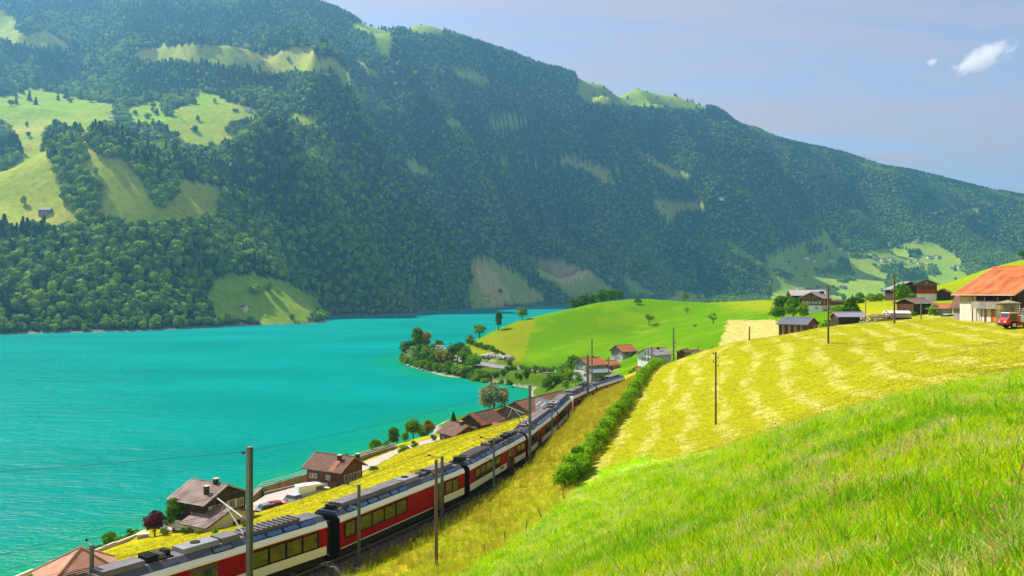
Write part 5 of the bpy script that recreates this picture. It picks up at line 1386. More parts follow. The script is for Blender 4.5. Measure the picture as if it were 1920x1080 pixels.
h5 = house('lakeside_warehouse', 'long brown warehouse with red brown roof along the lake before the bay', (7.3, 209, 4.6), R(59), 24.6, 11.6, 2.9, 6.4, H_SLATE, None, None, mat('roof_red_brown', (0.20, 0.085, 0.058), 0.85, noise=0.22, nscale=0.8), ox=.7, oy=.8,
      wins=[('-x', -2.2, .6, .9, 1.7, None), ('-x', .6, .6, .9, 1.7), ('-x', 3.4, .6, .9, 1.5), ('-y', -8, .8, 1.2, 1.4)], found=3, trim=TRIM)
h5b = house('dark_roof_wing', 'wing with dark grey roof, two skylights and orange edging beside the warehouse', (8.8, 200.8, 4.6), R(-64), 9.4, 8.6, 3.4, 6.45, H_SLATE, None, None, R_DARK, ox=.6, oy=.7, found=3, trim=R_ORANGE,
      wins=[('+x', 0, .8, 1.2, 1.3)])
for q in (-1.1, 1.6):
    sl5 = math.atan2(6.45 - 3.4, 5.0); f_ = MB().box((q, -1.8, 5.48), (.7, 1.5, .1), 0, sl5).build('skylight', TRIMW, h5b); MB().box((q, -1.8, 5.52), (.5, 1.25, .08), 0, sl5).build('pane', T_UNITL, f_)
sh = house('lean_shed', 'low shed with rust red roof at the foot of the warehouse gable', (-2.0, 186.5, 4.8), R(-30), 6.0, 4.0, 1.7, 2.7, H_SLATE, None, None, R_RUST, ox=.4, oy=.4, cat='shed', found=3)
x, y = W(152, 1040, 71)[:2]
h6 = house('hip_roofed_house', 'house under a pale tiled hip roof at the lower left corner', (x, y, 11.2), R(38), 5.6, 5.6, 1.7, 4.1, H_CREAM, None, None, R_PINK, ox=.6, oy=.6, hip=True, trim=R_PINK, found=4)

# --- houses behind the end of the train
b = W(1107, 704, 263)
h7 = house('white_house', 'white and timbered house with orange roof behind the far end of the train', (b[0], b[1], 10.0), R(38), 8.0, 7.0, 4.4, 6.6, H_GREYW, H_WHITE, 2.6, R_ORANGE, ox=.6, oy=.6,
      wins=[('-x', -2, 3.1, .9, 1.0, SHUT), ('-x', 0, 3.1, .9, 1.0, SHUT), ('-x', 2, 3.1, .9, 1.0, SHUT), ('-x', -1.5, .8, 1, 1.1), ('-x', 1.5, .8, 1, 1.1), ('-x', 0, 4.9, .8, .7), ('-y', -2, 3.1, .9, 1), ('-y', 1.5, 3.1, .9, 1)], chim=[(1.5, .5, .9)])
b = W(1143, 699, 268)
h7b = house('small_house', 'small house with orange roof right beside the white and timbered house', (b[0], b[1], 11.2), R(38), 5.2, 4.6, 2.6, 4.0, H_WOODR, H_WHITE, 1.0, R_ORANGE, ox=.5, oy=.5, wins=[('-x', 0, 1.3, 1.0, 1.0), ('-y', 0, 1.3, 1.0, 1.0)])
b = W(1122, 705, 250)
h7c = house('tin_shed', 'grey tin roofed shed in front of the orange roofed houses', (b[0], b[1], 11.0), R(25), 6.6, 4.0, 2.2, 3.1, H_GREYW, None, None, mat('tin_roof', (0.20, 0.23, 0.27), 0.6, noise=0.15), ox=.4, oy=.5, cat='shed')
b = W(1169, 668, 318)
h8 = house('field_barn', 'weathered grey barn with orange tiled roof standing alone on the green hill', (b[0], b[1], gz(b[0], b[1])), R(36), 7.2, 6.6, 3.1, 5.5, H_GREYW, mat('pale_stone', (0.46, 0.43, 0.38), 0.9, noise=0.2), 1.5, R_ORANGE, ox=.8, oy=.8, cat='barn', doors=[('-x', 0, .1, 2.6, 1.3, H_GREYW)], wins=[('-y', -1.4, 1.9, .8, .8)], frame=WFRAMEB)
b = W(1227, 684, 236)
h9 = house('grey_roofed_house', 'white house with plain grey roof behind the end of the hedge', (b[0], b[1], gz(b[0], b[1]) + .1), R(34), 7.4, 6.4, 2.9, 4.7, H_WHITE, None, None, R_GREY, ox=.6, oy=.6,
      wins=[('-x', -1.8, 1.1, 1.0, 1.1, H_WOOD), ('-x', .6, 1.1, 1.0, 1.1, H_WOOD), ('-y', 0, 1.0, 1.2, 1.2), ('-x', 0, 2.9, .8, .6)], chim=[(0.8, -.6, .7)])
b = W(1195, 703, 205)
h10 = house('garden_hut', 'tiny hut with orange roof and pale posts left of the hedge end', (b[0], b[1], gz(b[0], b[1])), R(30), 1.6, 1.4, 1.5, 2.1, H_WOODR, None, None, R_ORANGE, ox=.3, oy=.3, cat='hut', wins=[('-x', 0, .6, .6, .6)])
for px_, D_, lab, rf_, w_ in ((1303, 238, 'shed with red roof by the crest of the field', R_RUST, 4.2), (1283, 226, 'long low shed with brown roof by the crest of the field', R_BROWN, 5.0)):
    x = (px_ - 960) / F * D_; house('trackside_shed', lab, (x, D_, CAM_Z - (672 - HY) / F * D_ ), R(60), w_, 2.6, 1.9, 2.6, H_WHITE if w_ < 4.5 else H_WOOD, None, None, rf_, ox=.3, oy=.3, cat='shed', found=4)

# --- behind the crest on the right
def hz(px, py, D, sink=0.0): return tuple(W(px, py, D) - np.array([0, 0, sink]))
h13 = house('white_walled_chalet', 'chalet with white ground floor and golden gable beside the dark tree', hz(1531, 582, 262), R(48), 8.6, 6.6, 4.0, 6.0, H_WOODR, H_WHITE, 1.7, R_GREY, ox=.8, oy=.8, found=3, trim=TRIMW,
      wins=[('-x', -2.1, 2.2, .9, .9, SHUT), ('-x', 0, 2.2, .9, .9, SHUT), ('-x', 2.1, 2.2, .9, .9, SHUT), ('-x', -1, 4.0, .8, .8), ('-x', 1, 4.0, .8, .8), ('-x', -1.6, .4, .8, .8), ('-x', 1.6, .4, .8, .8), ('-y', -2, 2.2, .9, .9), ('-y', 1.5, 2.2, .9, .9)],
      chim=[(0.5, -1.2, .9), (2.6, -1.2, .9)], balc=[('-x', -2.6, 2.6, 3.6, .8, H_WOOD)])
h13b = house('pale_roofed_barn', 'wide barn with pale grey roof just behind the white walled chalet', hz(1512, 572, 285), R(-8), 11, 8, 3.4, 5.4, H_WOODD, None, None, mat('roof_pale_grey', (0.40, 0.36, 0.33), 0.85, noise=0.12, nscale=.7), ox=.8, oy=.8, found=4, cat='barn')
h14 = house('brown_shed', 'long low brown shed right of the white walled chalet', hz(1569, 574, 275), R(0), 5.4, 3, 1.6, 2.1, H_WOODR, None, None, R_BROWN, ox=.2, oy=.3, found=3, cat='shed')
h12 = house('slatted_shed', 'shed with dark grey metal roof and upright slat wall below the dark trees', hz(1496, 626, 186), R(-42), 6.4, 6.6, 2.3, 3.9, H_WOODR, None, None, mat('metal_roof_dark', (0.10, 0.115, 0.135), 0.5, spec=0.5, noise=0.12), ox=.5, oy=.5, found=3, cat='shed', wins=[('+x', 1.6, 1.0, 1.4, 1.0)], courses=5)
for k in range(9):
    MB().b2((-3.0 + k * .72, -3.42, -1), (-2.66 + k * .72, -3.31, 2.25)).build('slat', H_GREYW if k % 2 else H_WOODD, h12)
h15 = house('wide_dark_barn', 'wide dark barn with low sloping roof behind the round tree', hz(1698, 551, 268), R(80), 9, 10.6, 1.4, 4.0, H_WOODD, None, None, R_GREY, ox=.8, oy=.9, found=4, cat='barn', trim=R_DARK)
h16 = house('red_shuttered_chalet', 'chalet with red shutters, white base and dark roof on the rise', hz(1738, 558, 250), R(62), 8.5, 5.6, 4.1, 5.8, H_WOODR, H_WHITE, 1.3, mat('roof_umber', (0.13, 0.095, 0.08), 0.85, noise=0.2), ox=.9, oy=.9, found=4, trim=TRIMW,
      wins=[('-x', -1.8, 1.7, .8, .9, SHUTR), ('-x', 0, 1.7, .8, .9, SHUTR), ('-x', 1.8, 1.7, .8, .9, SHUTR), ('-x', -1.3, 3.3, .8, .8), ('-x', .2, 3.3, .8, .8), ('-x', 1.6, 3.3, .8, .8), ('-x', 0, 4.5, .7, .5)], balc=[('-x', -2.6, 2.6, 2.9, .7, H_WOOD), ('-x', -2.4, 2.4, 1.4, .4, SHUTR)])
h17 = house('brick_red_shed', 'small dark shed with red roof right of the red shuttered chalet', hz(1769, 556, 245), R(50), 3.4, 3.0, 1.4, 2.3, H_WOODD, None, None, R_RUST, ox=.4, oy=.4, found=3, cat='shed')
h18 = house('dark_timber_barn', 'dark timber barn with grey brown roof and open front galleries', hz(1715, 588, 196), R(28), 6.4, 5.0, 2.5, 3.8, H_WOODD, None, None, R_GREYB, ox=.7, oy=.7, found=3, cat='barn', balc=[('-x', -2.3, 2.3, 1.4, .5, H_WOOD), ('-x', -2.3, 2.3, .2, .5, H_WOOD)], wins=[('-y', 1.2, .8, .9, 1.0)], frame=WFRAMEB)
h19 = house('orange_roofed_shed', 'low shed with orange red roof tucked left of the big barn', hz(1768, 592, 176), R(-28), 3.6, 3.2, 1.7, 2.6, H_GREYW, None, None, R_ORANGE, ox=.4, oy=.4, found=3, cat='shed', trim=TRIMW)

# --- the big barn
BX, BY = 79.2, 122.9
bz = 33.55
barn = house('big_barn', 'big barn with wide terracotta roof, pale boarded front and balcony', (BX, BY, bz), R(-86.5), 13.2, 12.2, 4.15, 8.6, H_WOODD, H_GREYW, .25, R_TERRA, ox=.9, oy=1.0, found=3, cat='barn', trim=TRIMW, courses=24)
def front(u0, u1, z0, z1, o0, o1): return (u0, -6.1 - o1, z0), (u1, -6.1 - o0, z1)
for k in range(15):             # pale boards at the far end of the front
    MB().b2(*front(-6.6 + k * .27, -6.6 + k * .27 + .255, -1, 3.0 - .02 * (k % 3), .06, .10 + .015 * (k % 2))).build('board', H_PALEW, barn)
MB().b2(*front(-6.6, -2.55, 3.0, 3.9, .03, .06)).build('gable_boards', H_GOLDW, barn)
bal = MB().b2(*front(-2.4, 6.6, 2.02, 2.16, .02, 1.0)).build('balcony', H_GREYW, barn)
for k in range(34):
    MB().b2(*front(-2.4 + k * .265, -2.4 + k * .265 + .235, 2.16, 3.12 + .03 * ((k * 7) % 3), .93, .98)).build('plank', H_GREYW, bal)
MB().b2(*front(-2.4, 6.6, 3.14, 3.22, .90, 1.02)).build('handrail', H_WOOD, bal)
for k in range(4):
    MB().b2(*front(-2.3 + k * 2.95, -2.14 + k * 2.95, -1, 3.9, .80, .92)).build('post', H_WOOD, barn)
rg = random.Random(3)
for k in range(32):
    if 12 <= k <= 15 or 22 <= k <= 26: continue
    MB().b2(*front(-2.45 + k * .285, -2.45 + k * .285 + .27, -1, 1.98, .03, .07 + rg.uniform(0, .03))).build('board', rg.choice([H_PALEW, H_GREYW, H_GOLDW, H_PALEW]), barn)
MB().b2(*front(1.0, 2.1, -.2, 1.85, .05, .10)).build('door', mat('orange_door', (0.50, 0.15, 0.02), 0.7, noise=0.3, nscale=2), barn)
wq = MB().b2(*front(3.85, 5.2, .75, 1.7, .04, .12)).build('window', H_WOODR, barn); MB().b2(*front(4.0, 5.05, .88, 1.57, .12, .135)).build('pane', PANE, wq)
# lean-to roof at the far end
MB().prism([(-6.3, 1.8), (-6.3, 2.0), (-11.0 + 6, 4.6), (-11.0 + 6, 4.4)], 'x', -9.2, -6.62).build('lean_to_roof', R_BROWN, barn)
MB().b2((-8.9, -5.8, -1.5), (-6.7, -1, 2.1)).build('lean_to_wall', H_GREYW, barn)
# silo
x, y = (1890 - 960) / F * 110.5, 110.5; g = gz(x, y)
si = empty('silo', (x, y, g)); tag(si, 'round mossy green silo with a low conical lid in front of the barn', 'silo')
M_SILO = mat('silo_green', (0.10, 0.115, 0.035), 0.75, col2=(0.30, 0.22, 0.10), nscale=0.9, noise=0.25, stretch=(1, 1, .5))
MB().lathe([(1.45, -.6), (1.45, 3.15)], 28).build('tank', M_SILO, si, smooth=True)
lidm = MB().lathe([(1.55, 3.12), (1.55, 3.22), (.25, 3.58), (0.0, 3.64)], 28).build('lid', mat('silo_lid', (0.24, 0.22, 0.10), 0.8, noise=0.3), si)
m_ = MB()
for z in (.4, 1.3, 2.2, 3.0): m_.lathe([(1.455, z), (1.49, z), (1.49, z + .06), (1.455, z + .06)], 28)
m_.build('band', mat('silo_band', (0.14, 0.14, 0.06), 0.7), si)
MB().path([(.55, -1.40, 2.9), (.55, -1.65, 2.9), (.55, -1.65, 1.9)], .05, 6).path([(.55, -1.38, 2.88), (1.0, -1.1, 2.88)], .04, 6).build('pipe', ALU, si)

# --- far farmhouses: small, still with walls and roof
FAR_N = [0]
def far_house(px, py, label, w=9, d=7, roof=R_BROWN, wall=H_WHITE, rz=0.3, hh=3.2, cat='house', group=None, name='farmhouse'):
    # march along the sight line until the mountain surface is met
    D = 600.0
    while D < 4200:
        q = W(px, py, D)
        if mesh_grid_z(np.array([q[0]]), np.array([q[1]]))[0] > q[2]: break
        D *= 1.004
    q = W(px, py, D); z = float(mesh_grid_z(np.array([q[0]]), np.array([q[1]]))[0])
    k = max(1.0, D / 1900)
    t = empty(name, (q[0], q[1], z - .3), rz, k); tag(t, label, cat, group)
    MB().prism([(-d / 2, -4), (d / 2, -4), (d / 2, hh), (0, hh + d * .27), (-d / 2, hh)], 'x', -w / 2, w / 2).build('wall', wall, t)
    m_ = MB()
    for s_ in (-1, 1): m_.prism([(s_ * (d / 2 + .9), hh - .35), (0, hh + d * .27 + .15), (0, hh + d * .27 + .4), (s_ * (d / 2 + .9), hh - .1)], 'x', -w / 2 - .9, w / 2 + .9)
    m_.build('roof', roof, t)
    for u in (-.28, .05, .3):
        w_ = MB().b2((u * w - .5, -d / 2 - .06, 1.2), (u * w + .5, -d / 2 - .01, 2.3)).build('window', WFRAMEB, t)
        MB().b2((u * w - .42, -d / 2 - .08, 1.28), (u * w + .42, -d / 2 - .062, 2.22)).build('pane', PANE, w_)
    return t
far_house(85, 403, 'grey violet roofed farmhouse at the edge of the lower left meadow', 12, 9, R_GREY, H_GREYW, .2, 4)
far_house(212, 223, 'farmhouse half hidden by the tree in the big left meadow', 12, 9, R_DARK, H_WHITE, -.3)
far_house(441, 209, 'left hut of the pair on the big upper meadow', 9, 7, R_RUST, H_WOODR, .5, cat='hut')
far_house(464, 209, 'right hut of the pair on the big upper meadow, greyer roof', 11, 7, R_GREY, H_WHITE, .1, cat='hut')
far_house(490, 122, 'dark hut on the highest strip meadow', 11, 7, R_DARK, H_GREYW, .2, cat='hut')
far_house(457, 580, 'dark roofed cabin on the sunlit clearing by the far shore', 9, 6.5, R_GREYB, H_WHITE, -.5, 3)
far_house(913, 560, 'orange roofed farmhouse by the far shore below the two fields', 14, 8, R_ORANGE, H_WHITE, .1)
far_house(1148, 532, 'little pale house beside the right field above the far shore', 10, 8, R_GREY, H_WHITE, .3)
far_house(1215, 311, 'hut on the narrow diagonal clearing high in the forest', 9, 6, R_GREY, H_WHITE, .3, cat='hut')
far_house(1352, 387, 'pale farmhouse in the small clearing on the forested slope', 12, 8, R_GREY, H_WHITE, .2)
far_house(1574, 470, 'red roofed farmhouse highest on the valley meadow', 12, 8, R_RUST, H_WHITE, .3)
far_house(1512, 489, 'left grey roofed house of the pair on the valley meadow', 14, 9, R_GREY, H_WHITE, .1)
far_house(1525, 490, 'right brown roofed house of the pair on the valley meadow', 10, 8, R_BROWN, H_WHITE, .5)
far_house(1559, 491, 'long grey roofed house in the middle of the valley meadow', 16, 9, R_GREY, H_WHITE, .0)
for k, (px_, py_, rf_, w_) in enumerate([(1640, 485, R_GREYB, 12), (1655, 489, R_BROWN, 12), (1671, 489, R_GREY, 16), (1690, 493, R_GREYB, 12), (1725, 496, R_GREY, 14), (1742, 484, R_BROWN, 14), (1757, 484, R_ORANGE, 16), (1720, 457, R_GREY, 13), (1668, 464, R_GREY, 10), (1730, 519, R_BROWN, 15), (1797, 503, R_GREY, 12), (1786, 506, R_GREYB, 10), (1706, 491, R_BROWN, 9), (1612, 482, R_GREYB, 9)]):
    far_house(px_, py_, ['brown grey roofed', 'brown roofed', 'wide grey roofed'][k % 3] + ' house in the valley village, ' + ['by the orchard trees', 'above the hedgerow', 'below the upper forest edge', 'near the meadow path', 'beside a dark copse', 'next to the longest roof', 'with the orange roof', 'highest on its slope', 'against the forest', 'lowest of all', 'at its right end', 'second from its right end', 'amid bushes', 'at its left end'][k], w_, 8.5, rf_, H_WHITE, .1 + .25 * (k % 4), group='village houses at the head of the valley')
for k, (px_, py_, rf_, w_) in enumerate([(1500, 545, R_GREY, 17), (1519, 545, R_BROWN, 12), (1538, 543, R_RUST, 13), (1581, 541, R_GREYB, 15), (1551, 547, R_GREY, 9)]):
    far_house(px_, py_, ['largest grey roofed farmhouse', 'brown roofed farmhouse', 'rust roofed farmhouse', 'lone grey brown roofed farmhouse', 'small grey roofed outbuilding'][k] + ' in the hamlet on the valley floor', w_, 10, rf_, H_GREYW if k % 2 else H_WHITE, .2 * k, 4.2, group='hamlet on the valley floor')
# ================================================================ TREES AND SHRUBS NEAR THE LAKE AND ON THE HILL
def tree_at(px, D, hpx, kind, lm, label, w=1.0, seed=0, n=1300, leaf=0.036, group=None, name=None, cat='tree', dz=0.0, py=None):
    x = (px - 960) / F * D
    z = gz(x, D) if py is None else CAM_Z - (py - HY) / F * D
    h = hpx / F * D
    nm = name or {'conifer': 'conifer_tree', 'bush': 'shrub', 'column': 'cypress_tree'}.get(kind, 'broadleaf_tree')
    return tree(nm, label, (x, D, z - 0.05 + dz), h, kind, lm, w, seed, n, leaf, group, cat)
# on the green hill
tree_at(979, 450, 27, 'round', L_MID, 'solitary round tree on the left shoulder of the green hill', 1.05, 0, n=1500)
tree_at(935, 436, 38, 'tall', L_DARK, 'tall slim tree on the yellowish left flank of the green hill', .75, 1)
tree_at(899, 452, 30, 'round', L_MID, 'round tree at the left foot of the green hill against the water', 1.15, 2)
tree_at(882, 458, 16, 'bush', L_LIGHT, 'light bush under the round tree at the left hill foot', 1.1, 3, cat='bush')
tree_at(1217, 428, 24, 'sparse', L_OLIVE, 'thin crowned orchard tree high on the green hill', 1.1, 0, n=700, leaf=.03)
tree_at(1196, 462, 13, 'bush', L_DARK, 'dark round bush on the crest of the green hill', 1.25, 1, cat='bush')
tree_at(1288, 430, 16, 'sparse', L_OLIVE, 'small pale orchard tree right of the thin crowned one', 1.0, 2, n=500, leaf=.03)
tree_at(1337, 345, 22, 'sparse', L_MID, 'loose low tree on the slope left of the straw patch', 1.35, 3, n=700, leaf=.03)
tree_at(1303, 350, 8, 'bush', L_DARK, 'tiny dark bush left of the loose low tree', 1.4, 0, n=500, cat='bush')
for k, (p, D, h, w) in enumerate([(1078, 505, 34, .95), (1094, 508, 36, .9), (1110, 515, 33, 1.0), (1128, 520, 36, .9), (1146, 525, 32, 1.05), (1162, 528, 22, 1.2)]):
    tree_at(p, D, h, 'round', L_DARK, 'dark tree behind the hill crest, ' + ['first at the lake end of the row', 'second from the lake end', 'third from the lake end', 'fourth from the lake end', 'last tall one of the row', 'low one ending the row'][k], w, k, py=590 - k * 5, group='row of dark trees behind the hill crest')
for k, (p, h) in enumerate([(1284, 18), (1329, 10), (1345, 9), (1359, 11)]):
    tree_at(p, 490, h, 'bush' if k else 'round', L_DARK, ['dark tree peeping over the hill crest by itself', 'small dark bush on the crest, left of three', 'small dark bush on the crest, middle of three', 'small dark bush on the crest, right of three'][k], 1.1, k, n=700, group='bushes on the skyline of the green hill', cat='tree' if k == 0 else 'bush')
tree_at(1137, 312, 30, 'sparse', L_DARK, 'thin dark young tree left of the grey field barn', .8, 1, n=600, leaf=.035)
tree_at(1147, 300, 16, 'bush', L_MID, 'bush at the foot of the thin young tree by the field barn', 1.0, 2, n=700, cat='bush')
tree_at(1117, 274, 22, 'bush', L_MID, 'shrub behind the white and timbered house', 1.0, 0, n=700, cat='bush')
tree_at(1157, 262, 13, 'bush', L_OLIVE, 'low olive bush right of the small orange roofed house', 1.2, 1, n=600, cat='bush')
tree_at(1184, 212, 14, 'bush', L_DARK, 'dark round bush over the garden hut', 1.0, 1, n=600, cat='bush')
# the cape
CAPE = [(766, 432, 42, 'round', L_DARK, 1.0, 'dark tree at the very tip of the cape'), (783, 438, 58, 'tall', L_MID, .8, 'tallest tree of the cape with a yellowish top'), (796, 446, 48, 'round', L_ORANGE, .7, 'rusty topped tree beside the tallest of the cape'),
        (776, 420, 34, 'willow', L_SILVER, .9, 'silvery shrub in the middle of the cape thicket'), (790, 411, 40, 'bush', L_DARK, 1.0, 'dark shrub above the stony tip of the cape'), (803, 404, 36, 'bush', L_MID, 1.05, 'green shrub left of the bare earth on the cape'), (817, 398, 36, 'bush', L_DARK, 1.0, 'dark shrub below the bend of the road'),
        (812, 455, 18, 'bush', L_DARK, 1.2, 'low dark bush behind the parked van'), (823, 474, 26, 'round', L_OLIVE, .9, 'olive tree behind the white van on the cape'), (842, 484, 12, 'bush', L_MID, 1.4, 'low bush beyond the road, left one'), (857, 488, 13, 'bush', L_DARK, 1.4, 'low bush beyond the road, middle one'), (870, 486, 11, 'bush', L_MID, 1.4, 'low bush beyond the road, right one'),
        (829, 390, 32, 'bush', L_ORANGE, .95, 'yellow green shrub below the road bend'), (842, 384, 28, 'bush', L_OLIVE, .95, 'olive shrub above the pale shore rocks'), (858, 378, 44, 'round', L_DARK, .95, 'big dark round tree at the inner side of the road bend'), (872, 370, 38, 'bush', L_MID, .95, 'broad shrub under the big dark tree'), (845, 412, 18, 'bush', L_MID, 1.3, 'low bush on the cape close to the road edge'), (757, 428, 22, 'bush', L_MID, 1.2, 'outermost bush of the cape at the water'),
        (888, 358, 36, 'bush', L_MID, 1.0, 'tall shrub on the shore below the rocks'), (874, 385, 26, 'bush', L_DARK, 1.0, 'dark shrub in front of the rocks')]
for k, (p, D, h, kd, lm, w, lb) in enumerate(CAPE):
    tree_at(p, D, h, kd, lm, lb, w, k, n=1100, leaf=.042, cat='tree' if kd in ('round', 'tall') else 'bush')
rg = random.Random(5)
for k in range(44):                       # thicket between the road and the water
    p = 890 + (k % 22) * 8.6 + rg.uniform(-3, 3); D = np.interp(p, [890, 950, 1050, 1085], [343, 332, 316, 309]) + rg.uniform(-2, 2) + (6 if k > 21 else -1)
    tree_at(p, D, rg.uniform(10, 15) if p > 920 else rg.uniform(17, 25), 'bush', rg.choice([L_DARK, L_MID, L_MID, L_OLIVE, L_LIGHT]), ['low', 'taller'][k > 21] + ' shrub between the shore road and the water, ' + ('near the cape' if p < 950 else 'midway along the bay' if p < 1020 else 'toward the white house'), rg.uniform(.8, 1.1), k, n=1000, leaf=.05, group='shrubs between the shore road and the water', cat='bush', dz=-.3)
for k in range(18):                       # low growth along the water round the cape
    p = 760 + k * 7.2 + rg.uniform(-2, 2); D = np.interp(p, [752, 775, 800, 850, 890], [429, 408, 387, 361, 347]) + rg.uniform(0, 3)
    tree_at(p, D, rg.uniform(16, 27), 'bush', rg.choice([L_DARK, L_MID, L_MID, L_OLIVE, L_LIGHT, L_ORANGE]), 'low shrub at the water edge of the cape, ' + ('round its tip' if p < 800 else 'before the road bend' if p < 845 else 'under the pale rocks'), rg.uniform(.9, 1.2), k, n=1000, leaf=.05, group='low shrubs at the water edge of the cape', cat='bush', dz=-.3)
for k in range(14):
    p = 1030 + k * 6 + rg.uniform(-4, 4); D = rg.uniform(275, 306)
    tree_at(p, D, rg.uniform(18, 32), 'bush', rg.choice([L_DARK, L_MID, L_LIGHT, L_MID]), 'shrub on the slope between bay and white house', rg.uniform(.9, 1.2), k, n=1000, leaf=.05, group='shrubs between the bay and the white house', cat='bush', dz=-.2)
for k in range(16):                       # clipped row above the road
    f = k / 15; p = 876 + f * 78; D = 424 - f * 68
    tree_at(p, D, rg.uniform(13, 19) * (1 - .3 * f), 'bush', L_DARK if k % 3 else L_MID, 'dark bush in the row above the road cutting', .75, k, n=900, leaf=.05, group='row of bushes above the road cutting', cat='bush')
for k, (p, D, h, kd, lm, lb) in enumerate([(1066, 300, 26, 'bush', L_LIGHT, 'pale green bush at the inner end of the bay'), (1076, 285, 44, 'round', L_MID, 'leafy tree left of the white and timbered house'), (1092, 278, 42, 'round', L_DARK, 'darker tree touching the white and timbered house'), (1058, 305, 24, 'bush', L_DARK, 'dark bush by the water at the inner end of the bay'), (1085, 262, 30, 'bush', L_MID, 'green bush right behind the bend of the train'), (1060, 268, 20, 'bush', L_LIGHT, 'light bush above the warehouse roof end')]):
    tree_at(p, D, h, kd, lm, lb, 1.0, k, n=1100, leaf=.045, cat='tree' if kd == 'round' else 'bush')
# along the near shore
NEARV = [(497, 137, 34, 'tall', L_LIGHT, .7, 'slender light green young tree at the court railing', 'tree'), (478, 136, 34, 'bush', L_MID, .8, 'green bush left of the slender young tree', 'bush'), (336, 125, 58, 'tall', L_DARK, .6, 'dark tree behind the left edge of the lakeside house', 'tree'),
         (648, 166, 30, 'round', L_MID, .9, 'round treetop behind the roof of the brown chalet', 'tree'), (688, 170, 20, 'bush', L_ORANGE, 1.2, 'reddish bush at the start of the lakeside shrubs', 'bush'), (704, 174, 36, 'round', L_MID, .9, 'leafy tree over the lakeside shrubs', 'tree'), (714, 172, 22, 'bush', L_LIGHT, 1.2, 'bright bush among the lakeside shrubs', 'bush'), (726, 176, 24, 'bush', L_MID, 1.1, 'mid green bush at the foot of the pointed tree', 'bush'),
         (738, 181, 44, 'tall', L_DARK, .85, 'broad pointed dark tree by the lakeside lane', 'tree'), (759, 188, 22, 'bush', L_MID, 1.0, 'bush between the two big lakeside trees', 'bush'), (775, 195, 46, 'round', L_MID, .95, 'biggest round tree on the lakeside lawn', 'tree'), (803, 202, 36, 'round', L_ORANGE, .9, 'round tree with rusty top beside the biggest lawn tree', 'tree'), (790, 200, 26, 'bush', L_DARK, .9, 'dark bush between the biggest tree and the rusty one', 'bush'),
         (850, 215, 30, 'conifer', L_CON, 1.2, 'little conifer behind the small chalet', 'tree'), (757, 166, 24, 'bush', L_DARK, 1.15, 'dark bush at the end of the lane wall', 'bush'), (776, 170, 20, 'sparse', L_LIGHT, 1.2, 'feathery pale bush on the lane bend', 'bush'), (812, 178, 14, 'bush', L_DARK, 1.0, 'small dark bush before the terrace of the small chalet', 'bush'), (700, 143, 13, 'bush', L_DARK, 1.5, 'dark bush at the corner of the brown chalet', 'bush'),
         (926, 236, 56, 'willow', L_SILVER, .95, 'pale silvery willow behind the warehouse', 'tree'),
         (290, 111.5, 52, 'round', L_RED, .98, 'purple leaved maple on the lawn by the lakeside house', 'tree'), (326, 112.5, 72, 'column', L_DARK, .95, 'dense dark green cypress beside the purple maple', 'cypress'), (308, 109, 20, 'bush', L_LIGHT, .9, 'bright green bush under the purple maple', 'bush'), (375, 106.5, 12, 'bush', L_OLIVE, 1.5, 'yellowish bush before the annex', 'bush'), (402, 105.5, 10, 'bush', L_MID, 1.6, 'small bush at the annex corner', 'bush'), (345, 108, 16, 'bush', L_DARK, 1.1, 'dark bush at the terrace of the lakeside house', 'bush'),
         (206, 118, 42, 'round', L_MID, .9, 'leafy tree at the lower left shore', 'tree'), (228, 117, 26, 'bush', L_MID, 1.1, 'bush right of the lower left shore tree', 'bush'), (243, 119, 30, 'sparse', L_MID, .9, 'thin sapling on the lower left shore', 'tree'), (184, 112, 22, 'bush', L_DARK, 1.0, 'dark bush left of the lower left shore tree', 'bush'), (158, 107, 18, 'bush', L_MID, 1.1, 'outer green bush on the lower left shore', 'bush'), (128, 104, 12, 'bush', L_OLIVE, 1.2, 'olive bush nearest the lower left corner', 'bush'), (256, 117, 14, 'bush', L_LIGHT, 1.0, 'light bush beside the pale shore kerb', 'bush'),
         (461, 104, 12, 'bush', L_DARK, 1.4, 'low dark bush right of the annex', 'bush')]
for k, (p, D, h, kd, lm, w, lb, ct) in enumerate(NEARV):
    tree_at(p, D, h, kd, lm, lb, w, k, n=(5200 if kd == 'willow' else 3000) if h > 30 else 1500, leaf=.032 if h > 30 else .04, cat=ct)
